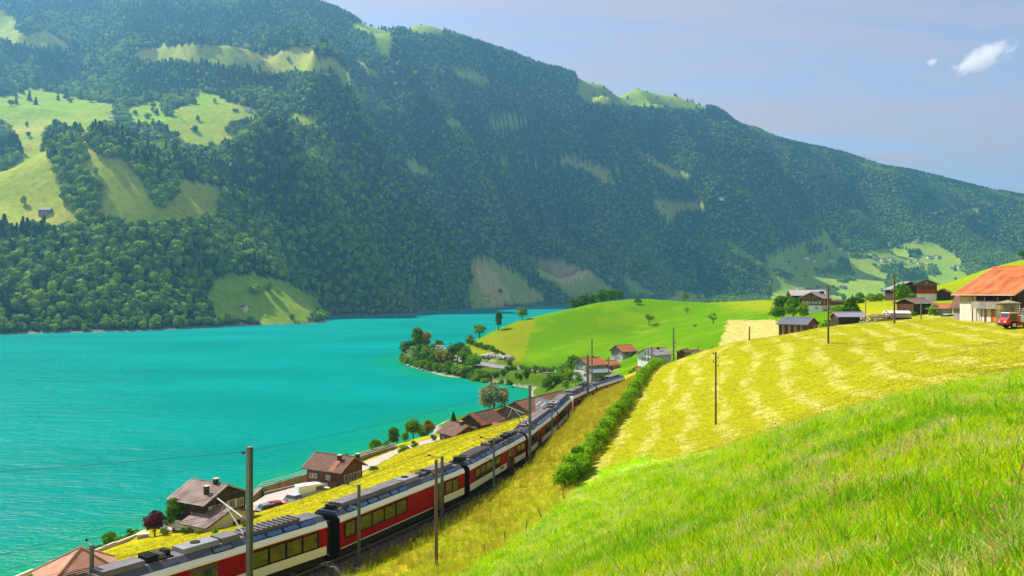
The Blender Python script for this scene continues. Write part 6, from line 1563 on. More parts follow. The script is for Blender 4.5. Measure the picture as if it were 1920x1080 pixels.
# behind the crest of the field
RIGHTV = [(1468, 238, 54, 'round', L_DARK, .85, 'dark round tree left of the white walled chalet', 'tree'), (1487, 226, 46, 'round', L_MID, .95, 'lighter tree in front of the white walled chalet', 'tree'), (1455, 232, 34, 'bush', L_DARK, 1.0, 'dark bush at the left end of the chalet trees', 'bush'), (1507, 222, 28, 'bush', L_LIGHT, 1.1, 'light bush right of the chalet trees', 'bush'),
          (1524, 188, 22, 'bush', L_LIGHT, 1.1, 'light shrub right of the slatted shed', 'bush'), (1545, 182, 18, 'bush', L_LIGHT, 1.2, 'low light shrub behind the field pole', 'bush'), (1572, 188, 48, 'round', L_MID, .8, 'leafy tree right behind the field pole', 'tree'), (1597, 186, 60, 'tall', L_DARK, .95, 'tall dark tree standing left of the stacked timber', 'tree'), (1590, 176, 28, 'bush', L_OLIVE, 1.2, 'olive shrub at the foot of the tall dark tree', 'bush'), (1560, 178, 26, 'bush', L_DARK, 1.2, 'dark shrub at the left foot of the leafy tree', 'bush'),
          (1632, 285, 22, 'bush', L_LIGHT, 1.0, 'light scrub on the left flank of the yellow knoll', 'bush'), (1650, 280, 18, 'bush', L_LIGHT, 1.2, 'light scrub in the middle of the yellow knoll', 'bush'), (1640, 262, 18, 'bush', L_OLIVE, 1.2, 'olive scrub low on the yellow knoll', 'bush'), (1690, 232, 50, 'round', L_MID, .85, 'round tree left of the red shuttered chalet', 'tree'), (1706, 240, 28, 'bush', L_LIGHT, 1.0, 'light bush touching the red shuttered chalet', 'bush'), (1752, 176, 24, 'bush', L_MID, 1.25, 'round green bush before the orange roofed shed', 'bush'),
          (1712, 182, 14, 'bush', L_MID, 1.2, 'low bush before the dark timber barn', 'bush'), (1784, 245, 16, 'bush', L_MID, 1.3, 'bush on the slope beside the small dark shed', 'bush'), (1919, 345, 22, 'round', L_DARK, 1.0, 'dark tree on the hilltop over the big barn', 'tree'), (1612, 300, 26, 'bush', L_DARK, .9, 'dark bush left of the yellow knoll', 'bush'), (1662, 300, 14, 'bush', L_LIGHT, 1.2, 'pale bush high on the yellow knoll', 'bush')]
for k, (p, D, h, kd, lm, w, lb, ct) in enumerate(RIGHTV):
    base = {1468: 602, 1487: 602, 1455: 600, 1507: 594, 1524: 622, 1545: 620, 1572: 614, 1597: 613, 1590: 612, 1560: 620}.get(p)
    tree_at(p, D, h, kd, lm, lb, w, k, n=1700 if h > 30 else 1000, leaf=.036, cat=ct, py=base)
# hedge beside the railway: shrub after shrub, the near ones wild, the others clipped
hs_ = HEDGE; seg = np.r_[0, np.cumsum(np.hypot(*np.diff(hs_, axis=0).T))]
i0 = np.argmin(np.abs(hs_[:, 1] - 74)); i1 = np.argmin(np.abs(hs_[:, 1] - 178)); s = seg[i0]; k = 0
HM_ = leafmat('hedge_leaves', (0.150, 0.340, 0.006), (0.320, 0.540, 0.012), nscale=2.5)
while s < seg[i1]:
    f = (s - seg[i0]) / (seg[i1] - seg[i0]); x = float(np.interp(s, seg, hs_[:, 0])); y = float(np.interp(s, seg, hs_[:, 1]))
    wild = k < 5; h = rg.uniform(2.5, 3.2) if wild else rg.uniform(2.0, 2.4)
    lab = ['first wild shrub at the near end of the hedge', 'second wild shrub of the hedge', 'third wild shrub of the hedge', 'fourth wild shrub of the hedge', 'fifth wild shrub where the clipped hedge begins'][k] if wild else 'clipped shrub in the ' + ('near' if f < .33 else 'middle' if f < .66 else 'far') + ' third of the hedge beside the railway'
    tree('hedge_shrub', lab, (x - .9 + rg.uniform(-.25, .25), y, gz(x, y) - (.45 if wild else .15)), h, 'bush', (L_MID if k % 2 else HM_) if wild else HM_, rg.uniform(.9, 1.05) if wild else .92, k, n=2200 if wild else 1500, leaf=.040, group='shrubs of the hedge beside the railway', cat='shrub')
    s += 1.9 if wild else 1.75; k += 1
# ================================================================ VEHICLES
RUB = mat('tyre', (0.02, 0.02, 0.02), 0.9)
RIMM = mat('wheel_rim', (0.55, 0.55, 0.54), 0.4, metal=0.4)
CGL = mat('car_glass', (0.02, 0.025, 0.03), 0.05, spec=0.9)
LAMP = mat('lamp_glass', (0.7, 0.68, 0.6), 0.2)
TAIL = mat('tail_lamp', (0.4, 0.01, 0.01), 0.3)
def wheels(t, xs, y, r, wd=.22):
    for x in xs:
        for s in (-1, 1):
            w_ = MB().tube((x, s * (y - wd), r), (x, s * y, r), r, r, 18).build('wheel', RUB, t)
            MB().tube((x, s * y, r), (x, s * (y + .015), r), r * .62, r * .55, 14).build('rim', RIMM, w_)
def car(label, loc, rz, paint, L=4.2, Wd=1.75, H=1.5, kind='car', name='parked_car', cat='car', group='vehicles parked on the court'):
    t = empty(name, loc, rz); tag(t, label, cat, group)
    h = L / 2
    if kind == 'car':
        MB().prism([(-h, .28), (h, .28), (h + .04, .62), (h - .15, .80), (h * .38, .92), (-h * .9, .95), (-h - .03, .70)], 'y', -Wd / 2, Wd / 2).build('body', paint, t)
        c_ = MB().add([(h * .42, -Wd / 2 + .03, .90), (h * .42, Wd / 2 - .03, .90), (-h * .92, Wd / 2 - .03, .93), (-h * .92, -Wd / 2 + .03, .93), (h * .10, -Wd / 2 + .2, H - .08), (h * .10, Wd / 2 - .2, H - .08), (-h * .72, Wd / 2 - .2, H - .08), (-h * .72, -Wd / 2 + .2, H - .08)],
                      [(0, 1, 5, 4), (1, 2, 6, 5), (2, 3, 7, 6), (3, 0, 4, 7), (4, 5, 6, 7), (3, 2, 1, 0)]).build('windows', CGL, t)
        MB().b2((-h * .74, -Wd / 2 + .18, H - .085), (h * .12, Wd / 2 - .18, H)).build('roof', paint, t)
        wheels(t, (-h * .62, h * .62), Wd / 2 + .01, .32)
    else:
        MB().prism([(-h, .32), (h, .32), (h + .03, .9), (h * .80, 1.10), (h * .52, H - .12), (h * .38, H), (-h * .97, H), (-h, H - .1)], 'y', -Wd / 2, Wd / 2).build('body', paint, t)
        p0, p1 = Vector((h * .80, 0, 1.10)), Vector((h * .52, 0, H - .12)); a = math.atan2(p1.x - p0.x, p1.z - p0.z)
        MB().box((p0 + p1) / 2 + Vector((.015, 0, .01)), (.02, Wd * .86, (p1 - p0).length * .9), 0, 0, a).build('windscreen', CGL, t)
        for s in (-1, 1): MB().b2((h * .05, s * Wd / 2, H * .55), (h * .52, s * (Wd / 2 + .015), H * .85)).build('side_window', CGL, t)
        wheels(t, (-h * .62, h * .62), Wd / 2 + .01, .34)
    for s in (-1, 1):
        MB().b2((h + .0, s * Wd * .36 - .14, .55), (h + .05, s * Wd * .36 + .14, .70)).build('headlight', LAMP, t)
        MB().b2((-h - .04, s * Wd * .38 - .1, .60), (-h + .01, s * Wd * .38 + .1, .85)).build('tail_light', TAIL, t)
    return t
P_W = mat('paint_white', (0.74, 0.74, 0.75), 0.3, spec=0.5); P_R = mat('paint_red', (0.42, 0.015, 0.03), 0.3, spec=0.5); P_B = mat('paint_silver_blue', (0.42, 0.46, 0.54), 0.3, spec=0.5); P_G = mat('paint_grey', (0.25, 0.25, 0.26), 0.35, spec=0.5)
CZ = 3.98
def cp(px, py): D = (CAM_Z - CZ) * F / (py - HY); return ((px - 960) / F * D, D, CZ)
car('white camper van parked on the court below the brown chalet', cp(587, 932), R(35), P_W, 5.6, 2.0, 2.3, 'van', 'camper_van', 'van')
car('silver hatchback with dark windows parked left of the white camper van', cp(556, 945), R(-35), P_B)
car('red car parked nearest to the annex on the court', cp(522, 957), R(40), P_R)
car('grey car half hidden left of the red car', cp(508, 961), R(40), P_G)
b = W(823, 657.5, 441); car('white delivery van on the lay-by of the cape road', (b[0], b[1], 6.45), R(200), P_W, 5.2, 2.0, 2.4, 'van', 'delivery_van', 'van', None)
x = (1775 - 960) / F * 150; car('white car half sunk behind the field edge left of the big barn', (x, 150, CAM_Z - (603 - HY) / F * 150), R(190), P_W, 4.2, 1.75, 1.45, group=None)

# farm transporter
x, y = (1879 - 960) / F * 106, 106.0
tk = empty('farm_truck', (x, y, gz(x + 1.5, y) - .02), R(4)); tag(tk, 'small red farm transporter with pale load box on the mown field', 'farm truck')
TR = mat('truck_red', (0.56, 0.025, 0.015), 0.35, spec=0.5, noise=.08); TRC = mat('truck_pale', (0.66, 0.68, 0.64), 0.5, noise=.1)
# local x runs toward the rear (right in view)
MB().prism([(0.0, .62), (0.05, 1.05), (.30, 1.42), (.50, 1.98), (1.62, 2.0), (1.72, .95), (1.72, .72), (1.42, .98), (.72, .98), (.50, .62)], 'y', -.85, .85).build('cab', TR, tk)
MB().b2((.42, -.80, 1.99), (1.70, .80, 2.09)).build('cab_roof', P_W, tk)
for s in (-1, 1): MB().prism([(.42, 1.10), (.62, 1.86), (1.42, 1.88), (1.46, 1.05)], 'y', s * .851, s * .87).build('door_window', CGL, tk)
MB().box((.40, 0, 1.68), (.02, 1.5, .52), 0, 0, math.atan2(.2, .56)).build('windscreen', CGL, tk)
MB().b2((-.06, -.80, .45), (.05, .80, .66)).build('bumper', T_BLK, tk)
for s in (-.55, .55): MB().tube((-.02, s, .88), (.06, s, .88), .12, .12, 10).build('headlight', LAMP, tk)
MB().b2((.5, -.5, .42), (5.0, .5, .70)).build('chassis', TR, tk)
wheels(tk, (1.07, 3.9), .88, .43, .3)
bxx = MB().b2((1.95, -.90, .85), (5.2, .90, 1.72)).build('load_box', TRC, tk)
MB().b2((1.90, -.92, .74), (5.25, .92, .85)).build('box_rim', TR, bxx)
m_ = MB()
for k in range(5): m_.tube((2.0 + k * .8, -.86, 1.72), (2.4 + k * .6, -.86, 2.75), .035, .035, 5).tube((2.4 + k * .8, -.86, 1.72), (2.1 + k * .8, -.86, 2.6), .03, .03, 5)
for z in (2.0, 2.3, 2.6): m_.tube((2.1 + (z - 1.72) * .5, -.86, z), (5.1, -.86, z), .03, .03, 5).tube((2.1 + (z - 1.72) * .5, .86, z), (5.1, .86, z), .03, .03, 5)
m_.build('hay_rack', TRIMW, bxx)

# ================================================================ WALLS, RAILS, FENCES, SMALL THINGS
def line_wall(name, label, pts, h, th, m, cat='wall', zoff=0.0):
    m_ = MB()
    for a, b in zip(pts[:-1], pts[1:]):
        a, b = Vector(a), Vector(b); d = b - a; rz = math.atan2(d.y, d.x); zz = (a.z + b.z) / 2
        m_.box(((a.x + b.x) / 2, (a.y + b.y) / 2, zz + h / 2 - .6 + zoff), (math.hypot(d.x, d.y) + th * .5, th, h + 1.2), rz)
    o = m_.build(name, m); tag(o, label, cat); return o
def dens(P, step=4.0):
    P = [np.array(p, float) for p in P]; out = []
    for a, b in zip(P[:-1], P[1:]):
        n = max(1, int(np.linalg.norm(b - a) / step))
        for k in range(n): out.append(tuple(a + (b - a) * k / n))
    out.append(tuple(P[-1])); return out
SHW = mat('shore_wall_stone', (0.30, 0.21, 0.16), 0.9, noise=.25, nscale=1.0)
CAPW = mat('shore_wall_cap', (0.62, 0.52, 0.44), 0.85, noise=.1)
shore1 = dens([W(-40, 1108, 90), W(60, 1080, 97.5), W(150, 1046, 104), W(215, 1022, 110), W(272, 1000, 115.5)])
line_wall('shore_wall', 'pale topped stone wall along the lower left shore', shore1, .35, .30, CAPW)
shore2 = dens([W(470, 955, 131), W(492, 932, 138), (-39.5, 145, 3.9), (-36.8, 151, 3.9), (-33.0, 159, 3.8), W(690, 868, 166.5), W(742, 846, 175)])
shore2 = [(p[0], p[1], 3.95) for p in shore2]
line_wall('shore_wall', 'stone wall between the parking court and the lake', shore2, .45, .35, SHW)
rail = empty('lake_railing', (0, 0, 0)); tag(rail, 'light metal railing on the wall between court and lake', 'railing')
RAILM = mat('railing_metal', (0.55, 0.57, 0.55), 0.5)
m_ = MB()
for z in (.75, 1.1): m_.path([(p[0], p[1], p[2] + .35 + z - .3) for p in shore2], .045, 5)
m_.build('handrail', RAILM, rail)
pm = MB().tube((0, 0, 0), (0, 0, 1.0), .035, .035, 6).mesh('post', RAILM)
for p in shore2: link('post', pm, rail, (p[0], p[1], p[2] + .3))
cw = [W(498, 940, 133.5), W(560, 915, 139), W(610, 900, 145), W(655, 884, 152)]
line_wall('court_wall', 'low brown kerb wall at the upper edge of the parking court', dens([(p[0] - .5, p[1] + 1.2, CZ) for p in cw]), .3, .3, SHW)
# wooden fence stakes down the edge of the railway slope
STK = mat('stake_wood', (0.20, 0.15, 0.10), 0.95, noise=.3)
for k, (p, D, lean) in enumerate([(912, 50.5, .18), (1019, 60, .42), (1057, 66, .06), (985, 56.5, -.1), (949, 53.5, .12)]):
    x = (p - 960) / F * D; o = empty('fence_stake', (x, D, gz(x, D)), 0)
    tag(o, ['nearest stake of the broken fence below the lush slope', 'strongly leaning stake of the broken fence', 'upright stake closest to the hedge', 'stake leaning left in the middle of the broken fence', 'second nearest stake of the broken fence'][k], 'fence stake', 'stakes of the broken fence')
    MB().tube((0, 0, -.3), (-lean, 0, .85), .05, .04, 6).build('stake', STK, o)
    MB().box((-lean * .95, 0, .78), (.06, .12, .05)).build('wire_clip', T_UNIT, o)
fx0 = [W(1240, 688, 196), W(1262, 679, 190), W(1285, 670, 186), W(1308, 663, 182), W(1335, 655, 178)]
fpts = dens([(p[0], p[1], gz(p[0], p[1])) for p in fx0], 2.6)
fence = empty('wooden_fence', fpts[0]); tag(fence, 'weathered post and rail fence on the crest beyond the hedge', 'fence')
for k, p in enumerate(fpts):
    q = Vector(p) - Vector(fpts[0]); MB().b2((q.x - .07, q.y - .07, q.z - .4), (q.x + .07, q.y + .07, q.z + 1.15)).build('post', STK, fence)
    if k < len(fpts) - 1:
        q2 = Vector(fpts[k + 1]) - Vector(fpts[0])
        for z in (.55, .95): MB().tube(q + Vector((0, 0, z)), q2 + Vector((0, 0, z)), .045, .045, 5).build('rail', STK, fence)
# concrete shaft on the lawn
x, y = W(268, 1012, 112)[:2]; g = gz(x, y)
o = empty('concrete_shaft', (x, y, g), R(20)); tag(o, 'small pale concrete shaft on the yellow lawn near the maple', 'shaft')
MB().b2((-.7, -.5, -.4), (.7, .5, .55)).build('block', CONC, o); MB().b2((-.8, -.6, .55), (.8, .6, .68)).build('lid', CAPW, o)
# round white railway sign
x, y = W(1078, 720, 155)[:2]; g = gz(x, y); o = empty('railway_sign', (x, y, g), R(200)); tag(o, 'small white disc sign on a post behind the train bend', 'sign')
zt = CAM_Z - (707 - HY) / F * y - g
MB().tube((0, 0, -.3), (0, 0, zt), .04, .04, 6).build('post', MAST, o); MB().tube((0, .05, zt), (0, .09, zt), .42, .42, 16).build('disc', P_W, o)
# pale rocks in the road cutting and on the shore of the cape
RK = mat('pale_rock', (0.40, 0.35, 0.29), 0.95, noise=.35, nscale=1.2, bump=.6)
def rock(label, loc, s, seed, group):
    import bmesh
    bm = bmesh.new(); bmesh.ops.create_icosphere(bm, subdivisions=2, radius=1.0)
    for v in bm.verts:
        c = v.co; k_ = 1 + .45 * float(pnoise(np.array([c.x * 1.3 + seed * 3.1]), np.array([c.y * 1.3 + c.z * 1.7]), seed)[0]); v.co = Vector((c.x * k_ * s[0], c.y * k_ * s[1], c.z * k_ * s[2]))
    me = bpy.data.meshes.new('rock'); bm.to_mesh(me); bm.free(); me.materials.append(RK)
    o = link('rock', me, None, loc, seed * 1.3); tag(o, label, 'rock', group)
for k in range(16):
    p = 874 + k * 5.6; D = 392 - k * 2.2; x = (p - 960) / F * D
    rock('pale boulder in the broken rock face above the cape road', (x, D, gz(x, D) + .3), (rg.uniform(1.2, 2.4), rg.uniform(1, 1.8), rg.uniform(.8, 1.9)), k, 'boulders of the rock face above the cape road')
for k, (p, D) in enumerate([(826, 380), (833, 377), (840, 374), (846, 371), (853, 368), (862, 363), (758, 427), (764, 424), (812, 385), (820, 382)]):
    x = (p - 960) / F * D
    rock('pale rock at the water line of the cape', (x, D, .3), (rg.uniform(1.0, 2.2), rg.uniform(.8, 1.4), rg.uniform(.6, 1.6)), k + 30, 'rocks at the water line of the cape')

# timber yard behind the field crest
yd = hz(1660, 607, 152)
LUM = mat('fresh_lumber', (0.52, 0.42, 0.24), 0.9, noise=.25, nscale=1.2)
TARP = mat('white_tarpaulin', (0.80, 0.80, 0.80), 0.6, noise=.05)
st = empty('lumber_stack', (yd[0] - 1.2, yd[1], yd[2] - .2), R(12)); tag(st, 'big loose stack of sawn beams lying crosswise on the field edge', 'lumber stack')
rl = random.Random(9)
for k in range(34):
    lay = k // 7; z = .2 + lay * .42
    b_ = MB().box((rl.uniform(-1.0, 1.0), rl.uniform(-1.3, 1.3), z), (rl.uniform(3.5, 5.2), .26, .2), rl.uniform(-.16, .16), 0, rl.uniform(-.08, .08)).build('beam', LUM if k % 4 else TRIMW, st)
for a0, a1 in (((-1.6, -1.6, 1.0), (.4, -1.5, 2.7)), ((2.2, -1.6, .6), (.4, -1.5, 2.7)), ((-.4, -1.55, .6), (1.5, -1.5, 2.3)), ((-2.4, -1.4, .4), (-1.0, -1.5, 2.2))):
    MB().tube(a0, a1, .12, .12, 5).build('beam', TRIMW, st)
s2 = empty('covered_stack', (yd[0] + 2.6, yd[1] + .5, yd[2] + .55), R(-6)); tag(s2, 'stack of boards under a white tarpaulin right of the loose beams', 'lumber stack')
for k in range(6): MB().b2((-2.2, -1.1, .1 + k * .26), (2.2, 1.1, .1 + k * .26 + .20)).build('board_layer', [LUM, T_BLK, LUM, TRIMW, LUM, T_BLK][k], s2)
MB().prism([(-1.35, 1.45), (1.3, 1.5), (1.2, 1.66), (.4, 1.92), (-.5, 1.88), (-1.2, 1.62)], 'x', -2.3, 2.0).build('tarpaulin', TARP, s2)
s3 = house('yard_shelter', 'low open shelter with pale violet grey roof left of the loose beams', (yd[0] - 5.0, yd[1] + 5, yd[2] - .3), R(5), 5.6, 3.2, 1.5, 2.4, H_WOODD, None, None, mat('roof_violet_grey', (0.27, 0.265, 0.33), .7, noise=.1), ox=.3, oy=.4, found=2, cat='shelter', courses=4)
s4 = empty('pallet_stack', (yd[0] - 3.8, yd[1] - 1.5, yd[2] - .6), R(8)); tag(s4, 'row of pale pallets standing left below the loose beams', 'pallet')
for k in range(5): MB().box((-1.6 + k * .8, 0, .55), (.7, .16, 1.25), 0, .12).build('pallet', TRIMW if k % 2 else CONC, s4)
# ================================================================ GRASS
def tuft(name, m, nb, h, spread, width, lean, seed, head=None):
    rng = np.random.default_rng(seed); V = []; Fc = []
    for k in range(nb):
        a = rng.uniform(0, 6.28); r = spread * math.sqrt(rng.uniform(0, 1)); b = np.array([r * math.cos(a), r * math.sin(a), -0.03])
        hh = h * rng.uniform(.55, 1.15); d = rng.uniform(0, 6.28); ln = lean * rng.uniform(.2, 1.0) * hh; w = width * rng.uniform(.7, 1.3)
        side = np.array([-math.sin(d + rng.uniform(-.6, .6)), math.cos(d), 0.0]); dv = np.array([math.cos(d), math.sin(d), 0])
        p1 = b + dv * ln * .25 + np.array([0, 0, hh * .55]); p2 = b + dv * ln + np.array([0, 0, hh * (1 - .2 * lean)])
        o = len(V); V += [b - side * w, b + side * w, p1 - side * w * .8, p1 + side * w * .8, p2]
        Fc += [(o, o + 1, o + 3, o + 2), (o + 2, o + 3, o + 4)]
        if head:
            o = len(V); q = p2 - (p2 - p1) * .25; u = side * w * head; V += [q, (p2 + q) / 2 - u, p2 + (p2 - p1) * .08, (p2 + q) / 2 + u]; Fc.append((o, o + 1, o + 2, o + 3))
    me = bpy.data.meshes.new(name); me.from_pydata([tuple(v) for v in V], [], Fc); me.materials.append(m); me.update(); return me
def grassmat(name, cols, trans=0.35):
    m = bpy.data.materials.new(name); m.use_nodes = True; t = m.node_tree; b = t.nodes['Principled BSDF']
    b.inputs['Roughness'].default_value = 0.55; b.inputs['Specular IOR Level'].default_value = 0.02
    oi = t.nodes.new('ShaderNodeObjectInfo'); rp = t.nodes.new('ShaderNodeValToRGB'); e = rp.color_ramp.elements
    e[0].color = tuple(cols[0]) + (1,); e[1].color = tuple(cols[-1]) + (1,)
    for k, c in enumerate(cols[1:-1]): x = e.new((k + 1) / (len(cols) - 1)); x.color = tuple(c) + (1,)
    t.links.new(oi.outputs['Random'], rp.inputs[0]); t.links.new(rp.outputs[0], b.inputs['Base Color'])
    tr = t.nodes.new('ShaderNodeBsdfTranslucent'); t.links.new(rp.outputs[0], tr.inputs['Color'])
    ms = t.nodes.new('ShaderNodeMixShader'); ms.inputs[0].default_value = trans
    t.links.new(b.outputs[0], ms.inputs[1]); t.links.new(tr.outputs[0], ms.inputs[2]); t.links.new(ms.outputs[0], t.nodes['Material Output'].inputs['Surface'])
    return m
def kinds(name, meshes):
    c = bpy.data.collections.new(name)
    for k, me_ in enumerate(meshes): c.objects.link(bpy.data.objects.new('%02d_%s' % (k, name), me_))
    return c
GM1 = grassmat('blades_lush', [(0.260, 0.470, 0.003), (0.360, 0.550, 0.003), (0.47, 0.60, 0.004), (0.62, 0.64, 0.010)])
GM1B = grassmat('blades_deep', [(0.130, 0.350, 0.003), (0.190, 0.430, 0.004), (0.260, 0.490, 0.004)])
GM2 = grassmat('blades_straw', [(0.52, 0.47, 0.15), (0.68, 0.58, 0.24), (0.46, 0.46, 0.08)])
GM3 = grassmat('blades_dry', [(0.50, 0.41, 0.03), (0.42, 0.37, 0.02), (0.34, 0.37, 0.012), (0.58, 0.47, 0.07)])
GM4 = grassmat('blades_mown', [(0.35, 0.325, 0.012), (0.42, 0.375, 0.03), (0.31, 0.32, 0.010), (0.48, 0.42, 0.10)])
GM5 = grassmat('blades_bank', [(0.37, 0.33, 0.006), (0.42, 0.365, 0.015), (0.33, 0.32, 0.006)])
GM6 = grassmat('seed_stalks', [(0.34, 0.20, 0.05), (0.42, 0.16, 0.05), (0.55, 0.46, 0.16)])
LUSH = kinds('lush_tufts', [tuft('lush_%d' % k, GM1, 15, .30, .17, .0055, .75, 20 + k) for k in range(4)] + [tuft('straw_%d' % k, GM2, 12, .30, .16, .0045, .95, 40 + k) for k in range(2)] + [tuft('long_%d' % k, GM1B, 9, .50, .10, .006, .55, 60 + k) for k in range(2)] + [tuft('deep_%d' % k, GM1B, 15, .32, .17, .0055, .75, 64 + k) for k in range(2)] + [tuft('seed_%d' % k, GM6, 4, .58, .12, .0022, .4, 67 + k, head=4.0) for k in range(2)])
DRYK = kinds('dry_tufts', [tuft('dry_%d' % k, GM3, 13, .62, .24, .009, .55, 70 + k, head=2.2) for k in range(3)] + [tuft('corr_%d' % k, GM1, 12, .40, .22, .010, .6, 80 + k) for k in range(1)])
MOWK = kinds('mown_tufts', [tuft('mown_%d' % k, GM4, 10, .07, .24, .012, 1.3, 90 + k) for k in range(3)])
BANK = kinds('bank_tufts', [tuft('bank_%d' % k, GM5, 12, .13, .26, .013, 1.0, 95 + k) for k in range(3)])
rng = np.random.default_rng(31)
def polar_pts(n, r0, r1, a0=-40, a1=40):
    a = np.radians(rng.uniform(a0, a1, n)); r = np.exp(rng.uniform(math.log(r0), math.log(r1), n)); return r * np.sin(a), r * np.cos(a)
def fields(x, y):
    hd, hs, _, _ = polydist(x, y, HEDGE); dt, sg, _, _ = polydist(x, y, TRK)
    return hs, dt, sg, y - np.interp(x, *MOWN_EDGE)
# foreground meadow
x, y = polar_pts(120000, 2.6, 85, -22, 40); x2, y2 = polar_pts(26000, 1.3, 40, 40, 100); x3, y3 = polar_pts(9000, 1.0, 30, -75, -22); x, y = np.r_[x, x2, x3], np.r_[y, y2, y3]; hs, dt, sg, ed = fields(x, y); z = near_z(x, y)
k = ((hs > .2) | (y < 30)) & (ed < 1.5 + rng.normal(0, 4, len(x))) & (z > 5); x, y, z, ed = x[k], y[k], z[k], ed[k]; r = np.hypot(x, y)
st = fbm((x * 0.9 + y * 0.35) / 2.0, (y * 0.9 - x * 0.35) / 0.8, 3, 41); cl = fbm(x / 3.1, y / 3.1, 3, 45)
idx = rng.integers(0, 4, len(x)); idx = np.where(rng.uniform(size=len(x)) < .05 + .9 * sstep(.08, .42, st), rng.integers(4, 6, len(x)), idx)
idx = np.where((rng.uniform(size=len(x)) < .05 + .25 * sstep(.2, .5, cl)) & (r < 30) & (idx < 4), rng.integers(6, 8, len(x)), idx)
idx = np.where((idx < 4) & (rng.uniform(size=len(x)) < .06 + .8 * sstep(.0, .45, fbm(x / 4.5, y / 2.6, 3, 57))), rng.integers(8, 10, len(x)), idx)
idx = np.where(rng.uniform(size=len(x)) < .010 * (r < 35) * (1 + 1.2 * (x > 4)), rng.integers(10, 12, len(x)), idx)
s = np.interp(ed, [-9, -1], [1, .35]) * rng.uniform(.55, 1.2, len(x)) * (1 + .3 * cl) * np.interp(r, [0, 20, 60], [.9, 1.0, 1.25])
scatter('meadow_grass', np.stack([x, y, z], 1), np.stack([s * np.interp(r, [0, 20, 60], [1, 1.3, 2.2]), s * np.interp(r, [0, 20, 60], [1, 1.3, 2.2]), s], 1), rng.uniform(0, 6.28, len(x)), idx, LUSH, tilt=np.stack([rng.normal(0, .12, len(x)), rng.normal(-.10, .12, len(x))], 1))
# railway slope
x = rng.uniform(-30, 34, 60000); y = rng.uniform(34, 180, 60000); hs, dt, sg, ed = fields(x, y); z = near_z(x, y)
n2 = fbm(x / 1.5, y / 1.5, 2, 47)
k = (sg > 0) & (hs < .3) & (dt > 1.62 + .2 * n2); x, y, z, dt = x[k], y[k], z[k], dt[k]
idx = np.where(rng.uniform(size=len(x)) < .75 * sstep(110, 60, y) * sstep(-.5, .15, fbm(x / 5, y / 5, 3, 49)) + .05, 3, rng.integers(0, 3, len(x)))
s = rng.uniform(.6, 1.2, len(x)) * np.interp(dt, [1.6, 2.2, 4.5], [1.1, 1.5, 1]); scatter('tall_dry_grass', np.stack([x, y, z], 1), np.stack([s * 1.1, s * 1.1, s], 1), rng.uniform(0, 6.28, len(x)), idx, DRYK)
# mown field and lakeside bank
x, y = polar_pts(60000, 36, 165, 2, 38); hs, dt, sg, ed = fields(x, y); z = near_z(x, y)
k = (hs > .5) & (ed > -1); x, y, z = x[k], y[k], z[k]; s = rng.uniform(.6, 1.3, len(x)); w = s * np.interp(y, [36, 160], [1.2, 2.6])
scatter('mown_grass', np.stack([x, y, z], 1), np.stack([w, w, s], 1), rng.uniform(0, 6.28, len(x)), rng.integers(0, 3, len(x)), MOWK)
x = rng.uniform(-62, 14, 50000); y = rng.uniform(46, 178, 50000); hs, dt, sg, ed = fields(x, y); z = near_z(x, y); dl, _, _, _ = polydist(x, y, LANE)
px, py = pix(x, y, z)
k = (sg < 0) & (dt > 1.9) & (z > 5.2) & (dl > 2.6); x, y, z = x[k], y[k], z[k]; s = rng.uniform(.5, 1.2, len(x))
scatter('bank_grass', np.stack([x, y, z], 1), np.stack([s * 1.5, s * 1.5, s], 1), rng.uniform(0, 6.28, len(x)), rng.integers(0, 3, len(x)), BANK)

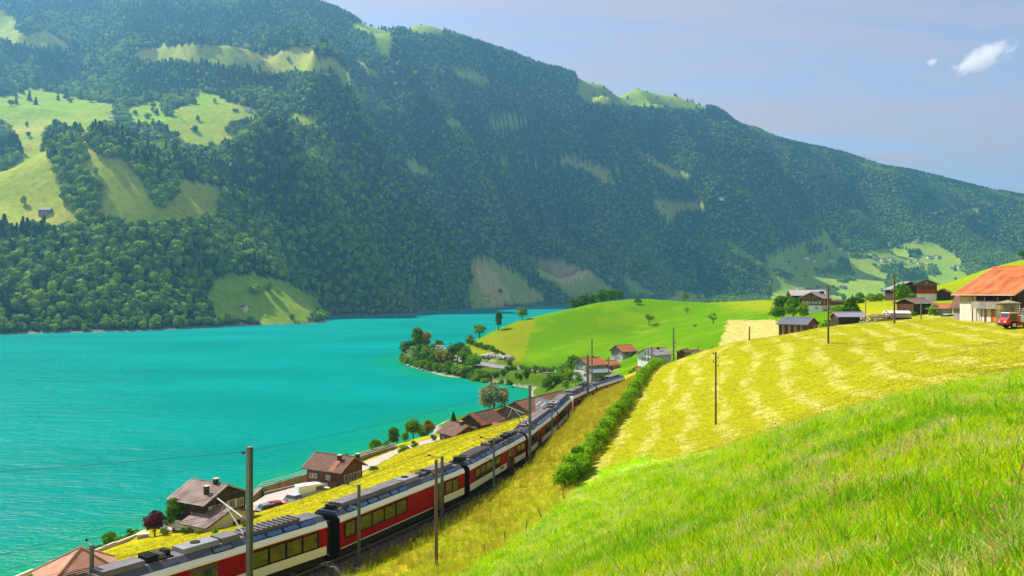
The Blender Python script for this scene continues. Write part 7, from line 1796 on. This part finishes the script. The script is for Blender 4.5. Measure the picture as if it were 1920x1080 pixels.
# ---- small fair-weather clouds over the valley, far outside the haze
def cloud(name, label, px, py, D, sx, sy, sz, rot, seed, dens=0.007):
    import bmesh
    c = W(px, py, D); bm = bmesh.new(); bmesh.ops.create_icosphere(bm, subdivisions=4, radius=1.0)
    me = bpy.data.meshes.new(name); bm.to_mesh(me); bm.free()
    o = link(name, me, None, tuple(c)); o.scale = (sx, sy, sz); o.rotation_euler = (0, -rot, 0)
    m = bpy.data.materials.new(name + '_vapour'); m.use_nodes = True; t = m.node_tree; t.nodes.remove(t.nodes['Principled BSDF'])
    tcn = t.nodes.new('ShaderNodeTexCoord'); ln = t.nodes.new('ShaderNodeVectorMath'); ln.operation = 'LENGTH'; t.links.new(tcn.outputs['Object'], ln.inputs[0])
    fo = t.nodes.new('ShaderNodeMapRange'); fo.inputs['From Min'].default_value = 1.0; fo.inputs['From Max'].default_value = 0.15; fo.inputs['To Min'].default_value = -2.0; fo.inputs['To Max'].default_value = -0.6
    t.links.new(ln.outputs['Value'], fo.inputs['Value'])
    mpn = t.nodes.new('ShaderNodeMapping'); mpn.inputs['Scale'].default_value = (1.0 * sx / sz * .55, .6, .8); mpn.inputs['Location'].default_value = (seed, seed * .3, 0)
    t.links.new(tcn.outputs['Object'], mpn.inputs[0])
    nn = t.nodes.new('ShaderNodeTexNoise'); nn.inputs['Scale'].default_value = 3.3; nn.inputs['Detail'].default_value = 8; nn.inputs['Roughness'].default_value = .68
    t.links.new(mpn.outputs[0], nn.inputs['Vector'])
    ad = t.nodes.new('ShaderNodeMath'); ad.operation = 'MULTIPLY_ADD'; ad.inputs[1].default_value = 2.7; t.links.new(nn.outputs['Fac'], ad.inputs[0]); t.links.new(fo.outputs[0], ad.inputs[2])
    mr = t.nodes.new('ShaderNodeMapRange'); mr.inputs['From Min'].default_value = .12; mr.inputs['From Max'].default_value = .75; mr.inputs['To Min'].default_value = 0; mr.inputs['To Max'].default_value = dens
    t.links.new(ad.outputs[0], mr.inputs['Value'])
    v = t.nodes.new('ShaderNodeVolumePrincipled'); v.inputs['Color'].default_value = (1, 1, 1, 1); v.inputs['Anisotropy'].default_value = .2
    t.links.new(mr.outputs[0], v.inputs['Density']); t.links.new(v.outputs[0], t.nodes['Material Output'].inputs['Volume'])
    me.materials.append(m); tag(o, label, 'cloud', None, 'thing'); return o
cloud('cloud', 'long slanting white cloud in the clear upper right sky', 1845, 108, 11500, 780, 500, 300, R(27), 3.1)
cloud('cloud', 'tiny cloud puff left of the long white cloud', 1747, 116, 11500, 150, 130, 110, R(20), 8.4, .012)
# ================================================================ AIR
def haze(density, color, aniso):
    mb = MB().b2((-5200, -400, -14), (7400, 10300, 1010))
    m = bpy.data.materials.new('haze_air'); m.use_nodes = True; t = m.node_tree
    t.nodes.remove(t.nodes['Principled BSDF'])
    v = t.nodes.new('ShaderNodeVolumePrincipled')
    v.inputs['Color'].default_value = tuple(color) + (1,); v.inputs['Density'].default_value = density; v.inputs['Anisotropy'].default_value = aniso
    t.links.new(v.outputs[0], t.nodes['Material Output'].inputs['Volume'])
    o = mb.build('haze', m); tag(o, kind='stuff')
    return o
haze(0.000125, (0.22, 0.545, 0.89), 0.60)
